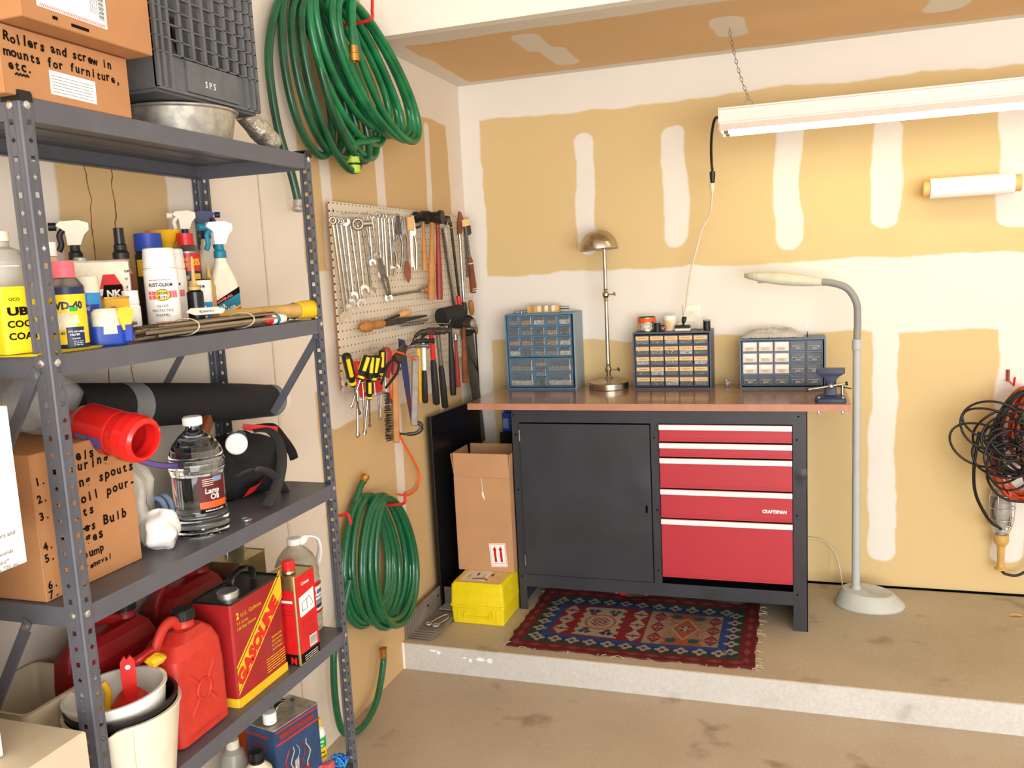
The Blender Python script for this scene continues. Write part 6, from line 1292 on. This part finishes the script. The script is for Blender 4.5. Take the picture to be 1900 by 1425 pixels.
def jw(p): a = math.radians(JA)+p[1]/r; return ((r+p[2])*math.cos(a), (r+p[2])*math.sin(a), .044+p[0])
JA = 0
b.build('label', o) if b.f else None
M_ = q.inverted(); tgt = M_ @ Vector((.62, -3.2, .95)); tg2 = M_ @ Vector((.20, -2.5, .5)); JA = (math.degrees(math.atan2(tgt.y, tgt.x))*.55+math.degrees(math.atan2(tg2.y, tg2.x))*.45)
s_ = 1
def patch(x0, x1, y0, y1, key, dz): b.add([jw((x0+(x1-x0)*i/1, y0+(y1-y0)*j/10, dz)) for j in range(11) for i in (0, 1)], [(2*j, 2*j+1, 2*j+3, 2*j+2) for j in range(10)], key, True)
patch(.0, .062, -.034, .012, 'purple', .0003); patch(.046, .062, -.012, .012, 'redplastic', .0006)
for i in range(9): patch(.004+.0028*i, .0052+.0028*i, -.032, -.004, 'grey', .0006)
vs, fs = text_mesh('Funnel', .03); x0 = min(v[0] for v in vs)
b.add([jw((.034+v[1]*.013, .009-(v[0]-x0)*.0115, .0008)) for v in vs], fs, 'pink'); b.add([jw((.034+v[1]*.013, .009-(v[0]-x0)*.0115, .0009)) for v in vs], [tuple(reversed(f)) for f in fs], 'pink'); b.build('label', o)
o = thing('mesh_roll', 'long roll of black window screen mesh bound with clear tape', 'mesh roll'); A, B = Vector((.110, -2.43, 1.262)), Vector((.112, -1.765, 1.168)); M, L = along(A, B, Vector((0, 0, 1))); o.matrix_world = M
b = MB()
pr = [(.0, 0), (.045, .001), (.047, .02), (.047, L*.5), (.045, L*.8), (.042, L-.04), (.042, L-.005), (.040, L), (.03, L), (.028, L-.03)]
b.lathe(pr, 'mesh', n=34, M=rot('X', -90), caps=(1, 0)); b.build('roll', o)
b = MB(); b.tube([((.006+.0030*t)*math.cos(t), L-.004, (.006+.0030*t)*math.sin(t)) for t in [i*.35 for i in range(30)]], .0012, 'mesh', n=5); b.lathe([(.0425, L-.03), (.045, L+.012), (.039, L+.028)], 'clearthin', n=30, M=rot('X', -90), caps=(0, 0)); b.build('loose_end', o)
b = MB(); rr = random.Random(1); b.lathe([(.0475+rr.uniform(0, .0014), L*.19+.0022*i) for i in range(24)], 'clearthin', n=30, M=rot('X', -90), caps=(0, 0)); b.build('tape_band', o)
def bottle_prof(): return [(.0, .0), (.048, .0), (.0535, .004), (.055, .012), (.055, .036), (.0525, .040), (.0525, .045), (.0515, .052), (.0515, .125), (.054, .130), (.0555, .138), (.0555, .150), (.053, .158), (.0535, .163), (.050, .175), (.043, .188), (.032, .201), (.021, .211), (.0155, .216), (.0145, .224), (0, .224)]
o = thing('oil_bottle', 'large clear bottle of lamp oil with a white cap', 'bottle', (.252, -2.262, z0+.0006), 40)
b = MB(); bp = bottle_prof(); b.lathe(bp[1:-1], 'clear', n=44, caps=(1, 0)); b.lathe([(max(r-.0012, .001), max(z, .0014)) for r, z in bp[1:-1]], 'clear', n=44, caps=(1, 0))
for v in range(0): pass
for k in range(9): b.arc(.0508, -.05+.006*k, -.046+.006*k, .06, .12, 'clearthin', d=.001, n=2) if k < 3 else None
b.build('body', o)
b = MB(); b.lathe([(.0185, .2245), (.0187, .2255), (.0187, .240), (.017, .242), (0, .2425)], 'white', n=30)
for k in range(30): a = k*PI/15; b.cyl((.0187*math.cos(a), .0187*math.sin(a), .226), (.0187*math.cos(a), .0187*math.sin(a), .239), .0006, 'white', n=4)
b.build('cap', o)
b = MB(); r = .0522; b.arc(r, -.002, .058, .052, .124, 'maroon', n=16, d=.0004); b.arc(r, -.002, .058, .050, .058, 'ink', n=12, d=.0006); b.arc(r, -.002, .058, .060, .073, 'orange', n=12, d=.0008); wt(b, r+.001, 'BURNS IN ALL LAMPS', .008, .0535, .004, 'white', width=.04); wt(b, r+.001, 'Smokeless', .006, .0645, .0045, 'pink')
wt(b, r+.0006, 'Lamp', .010, .090, .015, 'white', width=.030, slant=.1); wt(b, r+.0006, 'Oil', .020, .077, .0155, 'white', width=.018); b.arc(r, .028, .05, .112, .122, 'bluegrey', d=.0007)
for i in range(4): b.arc(r, .006, .028, .106+.004*i, .1072+.004*i, 'cream', d=.0008, n=6)
b.build('label', o)
b = MB(); b.lathe([(0, 0), (.0115, .0), (.012, .001), (.012, .004), (.010, .005), (.008, .0035), (0, .0035)], 'wire', n=24); b.build('metal_cap', label='small silver disc cap lying at the front edge of third shelf', cat='cap', loc=(.298, -2.178, z0+.0006))
# tool bag
o = thing('tool_bag', 'slumped black cloth bag with long straps and red lining', 'bag', (.14, -1.985, z0+.0006), 0)
b = MB()
def bagf(u, v):
    a = 2*PI*u; t = PI*v; w = 1+.10*math.sin(a*3+1)+.07*math.sin(a*5+v*6)+.05*math.sin(v*11+a*2)
    return (.098*w*math.cos(a)*math.sin(t)**.7, .125*w*math.sin(a)*math.sin(t)**.7, .072-.071*math.cos(t)*(1+.1*math.sin(a*4)) if math.cos(t) < .98 else .0015)
b.grid(34, 16, bagf, 'bagcloth'); b.build('body', o)
b = MB()
def belt(pts, w=.018, key='strap'): b.tube(smooth_path(pts, 6), w, key, n=8, flat=(1, .18, (.55, .8, 0)))
def wpts(P): return [(x-.14, y+1.985, z-z0) for x, y, z in P]
belt(wpts([(0.16,-1.933,1.119), (0.19,-1.91,1.115), (0.23,-1.933,1.091), (0.27,-1.991,1.052), (0.29,-2.049,1.012), (0.3,-2.106,0.987)]), .013)
belt(wpts([(0.13,-1.922,1.128), (0.14,-1.836,1.114), (0.14,-1.781,1.067), (0.135,-1.739,1.025), (0.13,-1.722,1)]), .012, 'bagcloth')
belt(wpts([(0.25,-2.132,1.057), (0.28,-2.113,1.069), (0.29,-2.073,1.055), (0.27,-1.998,1.005), (0.23,-1.917,0.948)]), .010)
b.build('straps', o)
b = MB(); b.grid(10, 4, lambda u, v: (.085+.02*v+.012*math.sin(u*7), -.10+u*.13, .022+.022*v+.014*math.sin(u*3)), 'redplastic'); b.build('red_lining', o)
b = MB(); b.grid(6, 3, lambda u, v: (.0+.05*u, .04+.07*u+.0*v, .150-.02*u+.016*v), 'redplastic'); b.build('red_flap', o)
o = thing('caulk_tube', 'clear tube with a blue band and white end cap lying on the bag', 'tube'); q = Vector((.55, -.80, .02)).normalized().to_track_quat('Z', 'Y').to_matrix().to_4x4(); q.translation = (.185, -2.035, 1.113); o.matrix_world = q
b = MB(); b.lathe([(.023, -.055), (.024, -.05), (.024, 0), (.0248, .0005), (.0248, .014)], ['drawerglass', 'drawerglass', 'lightblue', 'lightblue'], n=26); b.build('body', o); b = MB(); b.lathe([(.0245, .0142), (.0248, .024), (.0225, .026), (.020, .0245), (0, .024)], 'white', n=26); b.build('cap', o)
b = MB(); b.box((0, 0, 0), (.022, .10, .03), 'wooddark', bev=.003); o = b.build('wood_stick', label='brown wooden stick end showing behind the lamp oil cap', cat='stick', loc=(.16, -2.16, 1.115)); o.rotation_euler = (.5, 0, .3)
# plastic bags between box and bottle
b = MB(); rr = random.Random(4)
def blob(b, c, sx, sy, sz, seed, key, n=22):
    r2 = random.Random(seed); ph = [r2.uniform(0, 6) for _ in range(6)]
    b.grid(n, n//2, lambda u, v: (c[0]+sx*math.sin(PI*v)*math.cos(2*PI*u)*(1+.22*math.sin(u*19+ph[0]+v*5)+.15*math.sin(v*17+ph[1])), c[1]+sy*math.sin(PI*v)*math.sin(2*PI*u)*(1+.2*math.sin(u*25+ph[2])+.15*math.sin(v*13+ph[3])), c[2]-sz*math.cos(PI*v)*(1+.12*math.sin(u*13+ph[4]))), key)
blob(b, (.17, -2.37, 1.075), .06, .045, .085, 3, 'plasticbag'); b.build('plastic_bag', label='clear crumpled plastic bag beside the box with the written list', cat='plastic bag')
b = MB(); blob(b, (.245, -2.375, 1.013), .040, .040, .038, 8, 'tubwhite'); b.build('plastic_bag', label='white crumpled plastic bag low beside the lamp oil bottle', cat='plastic bag')
b = MB(); b.tube(smooth_path([(.20, -2.47, 1.19), (.235, -2.42, 1.165), (.25, -2.37, 1.14), (.25, -2.31, 1.125), (.24, -2.27, 1.12)], 6), .006, 'purple', n=6, flat=(1, .3, (0, 0, 1))); b.build('zip_strip', label='pink and purple zip strip of a plastic bag behind the funnel', cat='zip strip')
b = MB(); blob(b, (.12, -2.50, 1.285), .05, .06, .055, 12, 'clearthin'); blob(b, (.06, -2.48, 1.28), .045, .06, .05, 17, 'clearthin'); b.build('plastic_wrap', label='clear plastic wrap bulging at the near end of the black mesh roll', cat='plastic wrap')
b = MB(); b.tube([(.20+.022*math.cos(t), -2.33+.003*t, 1.03+.03*math.sin(t)) for t in [i*.4 for i in range(34)]], .006, 'bluegrey', n=8); b.build('hose_piece', label='coiled grey tubing between white bag and lamp oil bottle', cat='tubing')
# ---------------------------------------------------------------- fourth shelf
z0 = .5913
def jerry(name, label, loc, w, d, h, key, rz=90, handle=True, capx=.1, emb=True):
    """plastic fuel can, broad side to -Y; spout at +x, handle at -x"""
    o = thing(name, label, 'fuel can', loc, rz)
    b = MB(); b.loft([(0, w/2-.008, d/2-.008, .012), (.006, w/2, d/2, .018), (h*.55, w/2, d/2, .018), (h*.74, w/2-.004, d/2-.001, .02), (h*.84, w/2-.018, d/2-.010, .02, .006, 0), (h*.90, w/2-.042, d/2-.022, .016, .014, 0)], key, n=5)
    b.lathe([(.021, h*.885), (.019, h*.93), (.019, h*.955)], key, c=(w*capx, 0, 0), n=22); b.build('body', o)
    b = MB(); b.tube(smooth_path([(w*capx-.012, 0, h*.90), (-w*.08, 0, h*.985), (-w*.26, 0, h*.97), (-w*.42, 0, h*.84), (-w*.47, 0, h*.68)], 6), .0105, key, n=10, flat=(.8, 1.1, (0, 1, 0))); b.build('handle', o)
    b = MB(); b.lathe([(.0215, h*.957), (.0215, h*1.035), (.019, h*1.05), (0, h*1.05)], 'black', c=(w*capx, 0, 0), n=24)
    for k in range(18): a = k*PI/9; b.cyl((w*capx+.0215*math.cos(a), .0215*math.sin(a), h*.965), (w*capx+.0215*math.cos(a), .0215*math.sin(a), h*1.03), .0014, 'black', n=4)
    b.build('cap', o)
    if emb:
        b = MB(); 
        for a in (45, 135, 225, 315): c, s = math.cos(math.radians(a)), math.sin(math.radians(a)); b.tube([(c*.02, -d/2-.0005, h*.40+s*.02), (c*w*.36, -d/2+.001, h*.40+s*h*.26)], .006, key, n=6, flat=(1, .35, (1, 0, 0)))
        b.tube([(.02*math.cos(i*PI/9), -d/2-.0005, h*.40+.02*math.sin(i*PI/9)) for i in range(18)], .0035, key, n=6, closed=True); b.build('embossing', o); b = MB(); b.text('CAUTION FLAMMABLE', -w*.32, h*.07, .009, key, M=tr(0, -d/2-.001, 0) @ FRONT, width=w*.6); b.build('lettering', o)
    return o
jerry('gas_can', 'red plastic gas can at the shelf front behind the white pails', (.252, -2.366, z0+.0006), .150, .100, .238, 'gascan', capx=.13)
jerry('gas_can', 'dark red plastic gas can at the back between post and front can', (.105, -2.40, z0+.0006), .20, .10, .245, 'gascandark', capx=.28, emb=False)
jerry('gas_can', 'dark red gas can at the back, its black cap behind the gasoline tin', (.075, -2.13, z0+.0006), .20, .10, .24, 'gascandark', capx=.30, emb=False)
o = thing('gasoline_tin', 'old red metal two gallon tin with diagonal yellow GASOLINE lettering', 'fuel can', (.305-.051, -2.176, z0+.0006), 90)
w, d, h = .183, .102, .228
b = MB(); b.loft([(0, w/2, d/2, .008), (.020, w/2, d/2, .008), (h-.003, w/2, d/2, .008), (h, w/2+.001, d/2+.001, .008), (h+.002, w/2, d/2, .008), (h-.001, w/2-.002, d/2-.002, .008)], ['gold', 'gasoline', 'metaldark', 'metaldark', 'metaldark'], n=4); b.build('body', o)
b = MB(); M = tr(0, -d/2-.0005, 0) @ FRONT
def para(y, t, key, z): b.poly([(-.090, y), (-.090, y+t), (.090, y+t+.148), (.090, y+.148)], key, M=M, z=z)
para(.028, .064, 'gold', 0); para(.034, .052, 'maroon', .0003); para(.037, .046, 'gold', .0006)
b.text('GASOLINE', 0, 0, .040, 'redplastic', M=M @ tr(-.082, .0435, .0009) @ rot('Z', 39.4), bold=.07, width=.200, slant=.15)
b.text('2', -.078, .190, .019, 'gold', M=M, bold=.05); b.text('U.S. Gallons', -.062, .190, .0125, 'gold', M=M, width=.072); b.text('7.5 Litres', -.078, .176, .010, 'gold', M=M, width=.04); b.text('1.66 Imp Gallons', -.078, .165, .010, 'gold', M=M, width=.066)
for i, s in enumerate(['DANGER', 'GASOLINE', 'EXTREMELY', 'FLAMMABLE']): b.text(s, .038, .098-i*.0095, .0075, 'gold', M=M, width=.038)
flines(b, M, .012, .084, [.058-.0058*i for i in range(6)], .0018, 'gold', 8); b.quad(-.0895, .0895, .0, .020, 'gold', M=M, z=.0002); b.build('label', o)
b = MB(); b.lathe([(.021, h-.001), (.021, h+.005), (.023, h+.005), (.023, h+.016), (.021, h+.018), (0, h+.018)], 'wire', c=(-.058, -.022, 0), n=28); b.build('cap', o)
b = MB(); b.tube(smooth_path([(-.02, 0, h+.001), (-.015, 0, h+.026), (.01, 0, h+.036), (.045, 0, h+.034), (.06, 0, h+.02), (.062, 0, h+.001)], 5), .010, 'metaldark', n=8, flat=(.35, 1, (1, 0, 0))); b.build('handle', o)
def l_(b, M):
    b.quad(-.038, .038, .0, .212, 'colemanred', M=M); b.quad(-.038, .038, .0, .026, 'ink', M=M, z=.0002); b.text('Coleman', -.018, .186, .011, 'paper', M=M, bold=.02, width=.032, slant=.2)
    b.poly([(-.030, .118), (-.026, .112), (.030, .118), (.030, .168), (-.030, .160)], 'paper', M=M, z=.0003); b.tube([M @ Vector(p) for p in ((-.02, .125, .0008), (-.02, .145, .0008), (.0, .148, .0008), (.0, .126, .0008), (-.02, .125, .0008))], .0007, 'ink', n=4); b.tube([M @ Vector(p) for p in ((.0, .148, .0008), (.01, .153, .0008), (.018, .142, .0008), (.024, .130, .0008), (.014, .128, .0008))], .0007, 'ink', n=4)
    flines(b, M, -.028, .028, [.100-.006*i for i in range(8)], .0012, 'woodred', 4); b.quad(.0, .030, .030, .056, 'paper', M=M, z=.0003)
    for i in range(12): b.quad(.002+.0023*i, .0031+.0023*i, .033, .054, 'ink', M=M, z=.0006)
    flines(b, M, -.024, .03, [.006, .011, .016], .0012, 'paper', 6)
def p_(o):
    b = MB(); h = .2145; b.lathe([(.0135, 0), (.0145, .002), (.0145, .022), (.013, .024), (0, .0245)], 'redplastic', c=(-.014, -.008, h+.006), n=22)
    for k in range(16): a = k*PI/8; b.cyl((-.014+.0145*math.cos(a), -.008+.0145*math.sin(a), h+.008), (-.014+.0145*math.cos(a), -.008+.0145*math.sin(a), h+.027), .0009, 'redplastic', n=4)
    b.build('cap', o); b = MB(); b.lathe([(.016, 0), (.015, .006)], 'tinmetal', c=(-.014, -.008, h), n=22); b.build('spout', o)
    b = MB(); M = rot('Z', -90) @ tr(0, -.0408, 0) @ FRONT; b.quad(-.034, .034, .0, .18, 'colemanred', M=M); b.quad(-.034, .034, 0, .026, 'ink', M=M, z=.0002); b.text('N', .014, .004, .02, 'redplastic', M=M, bold=.08, z=.0005); b.quad(.0, .03, .15, .156, 'paper', M=M, z=.0003); flines(b, M, -.01, .03, [.13, .12], .002, 'woodred', 2); b.build('side_label', o)
tinbox('fuel_tin', 'slim red Coleman fuel tin with red cap right of the gasoline tin', 'fuel can', (.288, -2.022, z0+.0006), .080, .080, .2145, 'tinmetal', 'tinmetal', rz=88, extra=l_, parts=p_)
o = thing('silver_tin', 'square bare metal tin with a wire handle behind the gasoline tin', 'can', (.09, -1.955, z0+.0006), 90)
b = MB(); b.loft([(0, .055, .05, .006), (.215, .055, .05, .006), (.217, .056, .051, .006), (.215, .053, .048, .006)], 'tinmetal', n=4); b.build('body', o); b = MB(); b.tube(smooth_path([(-.035, 0, .218), (-.03, 0, .238), (.0, 0, .246), (.03, 0, .238), (.035, 0, .218)], 5), .005, 'wire', n=8, flat=(1, .3, (0, 1, 0))); b.build('handle', o)
o = thing('water_jug', 'clear ribbed gallon water jug with white cap and carry handle', 'jug', (.215, -1.883, z0+.0006), 52)
b = MB(); pr = [(.0, 0), (.050, 0), (.055, .006)]; 
for i in range(15): z = .012+.0095*i; r = .056 if i % 2 else .0535; pr.append((r, z))
pr += [(.0555, .155), (.053, .175), (.044, .197), (.030, .214), (.020, .222), (.0165, .228)]; b.lathe(pr, 'waterjug', n=36); b.build('body', o)
b = MB(); b.lathe([(.0185, .2285), (.0185, .243), (.0165, .2445), (0, .2445)], 'white', n=26); b.build('cap', o)
b = MB(); b.tube(smooth_path([(.004, 0, .222), (.028, -.014, .243), (.052, -.02, .238), (.060, -.014, .205), (.056, -.004, .172)], 6), .0105, 'white', n=10, flat=(.3, 1, (1, 0, .6))); b.build('handle', o)
b = MB(); r = .0563; b.arc(r, -.008, .062, .055, .130, 'paper', n=16, d=.0006); b.arc(r, -.008, .062, .122, .132, 'redplastic', n=14, d=.0009); b.arc(r, -.008, .062, .053, .060, 'redplastic', n=14, d=.0009); wt(b, r+.001, 'CRYSTAL GEYSER', .000, .104, .012, 'blue', width=.056, bold=.05, slant=.15); b.arc(r, .006, .056, .078, .088, 'bluegrey', n=10, d=.0009); b.arc(r, -.004, .052, .066, .077, 'stakedark', n=10, d=.0009); wt(b, r+.001, 'ALPINE SPRING WATER', .012, .094, .005, 'ink', width=.04); b.build('label', o)
# nested pails
px_, py_ = .262, -2.536
o = thing('pail', 'cream plastic pail with a pouring lip at the near end of fourth shelf', 'pail', (px_, py_, z0+.0006)); o.rotation_euler = (0, math.radians(0), 0)
def pail(r0, r1, h, key, lip=None, t=.003):
    b = MB(); n = 48; prof = [(r0, 0), (r1, h), (r1+.003, h+.001), (r1+.003, h+.005), (r1-t, h+.005), (r0-t, t), (0, t)]
    vs = []
    for r, z in prof:
        for j in range(n):
            a = 2*PI*j/n; k = 0
            if lip and z > h*.8: dd = abs((a-lip+PI) % (2*PI)-PI); k = .014*max(0, 1-(dd/.20))
            dr = (-.0) if not lip else 0
            vs.append(((r+k)*math.cos(a), (r+k)*math.sin(a), z-k*.5))
    for i in range(len(prof)-1): b._part(vs, [(i*n+j, i*n+(j+1) % n, (i+1)*n+(j+1) % n, (i+1)*n+j) for j in range(n)], key, True)
    b._part(vs, [tuple(reversed(range(n)))], key, False); return b
pail(.078, .097, .140, 'pail', lip=math.radians(-62)).build('body', o)
b = MB(); b.tube([(.0735+.006*i/10*0+.0165*t_/1-.0*i+.0005 if False else (.0785+.0185*t_)*math.cos(math.radians(-38)), (.0785+.0185*t_)*math.sin(math.radians(-38)), .143*t_) for t_ in (0, .5, .97)], .0009, 'tan', n=4); b.build('seam', o)
o = thing('pail', 'black plastic pail nested inside the cream pail', 'pail', (px_, py_, z0+.0045)); pail(.072, .0925, .149, 'pailblack').build('body', o)
o = thing('pail', 'small white pail nested inside the black pail, tools standing in it', 'pail', (px_-.002, py_, z0+.050)); o.rotation_euler = (math.radians(2), math.radians(-3), 0); pail(.066, .0855, .122, 'tubwhite').build('body', o)
o = thing('scoop', 'red plastic scoop with an upright handle standing in white pail', 'scoop', (px_+.012, py_+.010, .755), 45)
b = MB(); b.prism([(-.010, -.02), (.010, -.02), (.013, .035), (.012, .062), (.005, .072), (0, .066), (-.005, .072), (-.012, .062), (-.013, .035)], .009, 'redplastic', M=tr(0, .004, 0) @ FRONT); b.lathe([(.0045, 0), (.0045, .001), (0, .001)], 'paper', c=(0, -.0052, .052), n=12, M=rot('X', 90)); b.build('handle', o)
b = MB(); b.grid(12, 8, lambda u, v: (-.034+.068*u, -.032+.055*v, -.045+.028*(1-(2*u-1)**2)+.02*v), 'redplastic'); b.lathe([(.0, 0), (.009, .001), (.009, .003), (0, .004)], 'lime', c=(-.004, -.024, -.019), n=14); b.build('blade', o)
o = thing('yellow_tongs', 'pale yellow plastic tongs leaning inside the white pail behind post', 'tongs', (px_-.034, py_-.012, .74), 40)
for s in (-1, 1): b = MB(); b.tube(smooth_path([(s*.004, 0, .040), (s*.012, 0, .02), (s*.008, 0, -.01), (s*.010, 0, -.045)], 4), .0062, 'gold', n=8, flat=(1, .6, (1, 0, 0))); b.build('arm', o)
b = MB(); b.tube(smooth_path([(0, 0, 0), (.02, .015, .012), (.036, .04, .022)], 5), .009, 'redplastic', n=8); b.build('red_brush', label='red brush end lying on the rim of the white pail', cat='brush', loc=(px_-.045, py_+.058, .772))
b = MB(); blob(b, (px_+.018, py_+.072, .79), .016, .018, .012, 5, 'gold', 14); b.build('yellow_sponge', label='torn yellow sponge piece behind the red scoop handle', cat='sponge')
b = MB(); b.loft([(0, .075, .072, .012), (.175, .082, .085, .014), (.178, .085, .088, .014), (.178, .080, .083, .012), (.004, .073, .070, .01)], 'beige', n=5); b.build('storage_bin', label='open beige plastic bin at the back near corner of fourth shelf', cat='bin', loc=(.092, -2.572, z0+.0006))
# ---------------------------------------------------------------- bottom shelf
z0 = .2192
def l_(b, M):
    b.quad(-.125, .125, .0, .20, 'bluetin', M=M); b.quad(-.12, .12, .158, .163, 'redplastic', M=M, z=.0003); b.quad(-.12, .12, .19, .194, 'redplastic', M=M, z=.0003); b.text('THOMPSONS', -.10, .168, .018, 'woodred', M=M, width=.19, bold=.03) if False else flines(b, M, -.10, .10, [.170], .012, 'woodred', 5)
    for i in range(5): b.tube([M @ Vector((-.07+.03*i+.012*math.sin(k*1.3+i), .06+.012*k, .001)) for k in range(7)], .0016, ['redplastic', 'tan', 'bluegrey', 'woodred', 'tan'][i], n=4)
    b.poly([(-.03, .06), (-.008, .07), (-.004, .10), (-.028, .094)], 'tan', M=M, z=.0004); b.poly([(.03, .04), (.05, .05), (.05, .07), (.032, .064)], 'woodred', M=M, z=.0004); flines(b, M, -.10, .0, [.02, .028, .036], .003, 'paper', 2)
def p_(o):
    b = MB(); b.lathe([(.015, .2025), (.0165, .204), (.0165, .228), (.0145, .230), (0, .2305)], 'white', c=(-.05, -.012, 0), n=24); b.build('cap', o)
    b = MB(); b.tube(smooth_path([(-.012, .012, .2025), (-.008, .012, .218), (.02, .012, .222), (.048, .012, .216), (.052, .012, .2025)], 5), .010, 'chrome', n=8, flat=(.3, 1, (1, 0, 0))); b.build('handle', o)
    b = MB(); M = rot('Z', -90) @ tr(0, -.0755, 0) @ FRONT; b.quad(-.046, .046, 0, .2, 'bluetin', M=M); b.quad(-.046, .03, .175, .182, 'woodred', M=M, z=.0002); flines(b, M, -.03, .02, [.16, .15, .14], .003, 'woodred', 2); b.build('side_label', o)
tinbox('solvent_tin', 'large blue metal solvent tin with white cap on the lowest shelf', 'can', (.205, -1.985, z0+.0006), .15, .098, .202, 'bluetin', 'galv', rz=78, extra=lambda b, M: (l_(b, M @ Matrix.Scale(.585, 4, (1, 0, 0)))), parts=p_)
def l_(b): r = .0225; b.arc(r, -.018, .026, .058, .086, 'green', n=10); wt(b, r+.0003, 'Green', -.010, .074, .009, 'paper', bold=.04); wt(b, r+.0003, 'Light', -.008, .063, .009, 'paper', bold=.04); b.arc(r, -.018, .026, .026, .058, 'yellow', n=10); wt(b, r+.0003, 'Stump', -.012, .044, .0105, 'ink', bold=.03, width=.028); wt(b, r+.0003, 'Remover', -.012, .032, .0105, 'ink', bold=.02, width=.032); lines(b, r, -.014, .02, [.008, .013, .018], .0012, 'grey')
can('bottle', 'white Stump Remover bottle with yellow cap beside the blue tin', 'bottle', (.232, -1.882, z0+.0006), [(.0215, 0), (.0225, .002), (.0225, .09), (.019, .104), (.013, .11)], 'paper', labels=l_, cap_prof=[(.0145, .1105), (.0145, .130), (.013, .132), (0, .132)], cap_keys='yellow', rz=45)
can('bottle', 'whitish bottle with a grey cap left of the black-capped bottle', 'bottle', (.13, -2.085, z0+.0006), [(.030, 0), (.031, .003), (.031, .12), (.024, .145), (.013, .155)], 'jug', cap_prof=[(.0155, .1555), (.015, .176), (0, .177)], cap_keys='cream')
can('bottle', 'fat cream bottle with a black cap in front of the blue tin', 'bottle', (.228, -2.128, z0+.0006), [(.036, 0), (.038, .003), (.038, .11), (.032, .140), (.016, .158)], 'cream', cap_prof=[(.0175, .1585), (.0175, .164), (.015, .165), (.015, .184), (0, .185)], cap_keys='black')
b = MB(); b.box((-.03, -.02, 0), (.03, .02, .10), 'orange', bev=.002); b.quad(-.025, .025, .05, .09, 'gold', M=tr(0, -.0205, 0) @ FRONT); b.build('small_box', label='small orange box on the back of lowest shelf behind blue tin', cat='box', loc=(.045, -1.905, z0+.0006), rz=75)
b = MB(); blob(b, (.275, -1.93, .238), .028, .042, .0165, 31, 'pink'); b.build('red_rag', label='red rag at the front edge of the lowest shelf', cat='rag')
b = MB(); rr = random.Random(12)
for i in range(24): a = rr.uniform(0, 6); b.tube(smooth_path([(.29+rr.uniform(-.02, .02), -1.875+rr.uniform(-.012, .012), .224+rr.uniform(0, .03)) for _ in range(5)], 4), .0024, 'lightblue' if i % 3 else 'blue', n=5)
b.build('blue_rope', label='tangle of blue twine at the far corner of the lowest shelf', cat='twine')
# ---------------------------------------------------------------- filing cabinet stack in front of the rack
o = thing('filing_cabinet', 'beige metal filing cabinet standing at the near end of the rack', 'filing cabinet', (.367, -3.12, .0006), 90)
w, d, h = .405, .36, .80
b = MB(); b.box((0, 0, 0), (w, d, h), 'beige', bev=.004); b.build('body', o)
for z_ in (.08, .44):
    b = MB(); b.box((.02, -.006, z_), (w-.02, -.0005, z_+.29), 'beige', bev=.003); dr = b.build('drawer', o)
    b = MB(); b.box((w*.35, -.014, z_+.2), (w*.65, -.0065, z_+.22), 'wire', bev=.003); b.build('handle', dr); b = MB(); b.cyl((w-.06, -.006, z_+.262), (w-.06, -.012, z_+.262), .008, 'wire', n=14); b.build('lock', dr)
carton('white_box', 'plain white box standing on the beige filing cabinet', 'box', .05, .30, -3.10, -2.806, .802, 1.0935, key='tubwhite', tape=False)
def w4(b, M, D, H):
    for s, y, sz, k in (('printing', .082, .0125, 'ink'), ('on paper.', .066, .0125, 'ink'), ('with vivid colors and', .047, .0095, 'grey'), ('in seconds', .022, .0085, 'grey'), ('full color*', .010, .0085, 'grey'), ('5760 x 720 dpi', .0005, .0085, 'grey')):
        vs, _ = text_mesh(s, .01); wd = (max(v[0] for v in vs)-min(v[0] for v in vs))*sz
        e = {.082: .045, .066: .038, .047: .015, .022: .022, .010: .030, .0005: .016}[y]; b.text(s, D-e-wd, y, sz, k, M=M, bold=.015)
    b.add([M @ Vector((D-.085+.045*math.cos(a), .165+.035*math.sin(a), .0003)) for a in [i*PI/14 for i in range(28)]], [tuple(range(28))], 'grey')
carton('printer_box', 'white printer carton with grey and black print at the photo edge', 'box', .05, .36, -3.10, -2.776, 1.0945, 1.325, key='paper', extra=w4, tape=False)
o = thing('black_scanner', 'glossy black device lying on top of the white printer carton', 'scanner', (.27, -3.08, 1.3262), 90)
MB().box((0, 0, 0), (.345, .2, .036), 'blackgloss', bev=.006).build('body', o)
b = MB(); b.quad(.01, .335, .01, .19, 'clearthin', M=tr(0, 0, .0365)); b.build('glass', o)
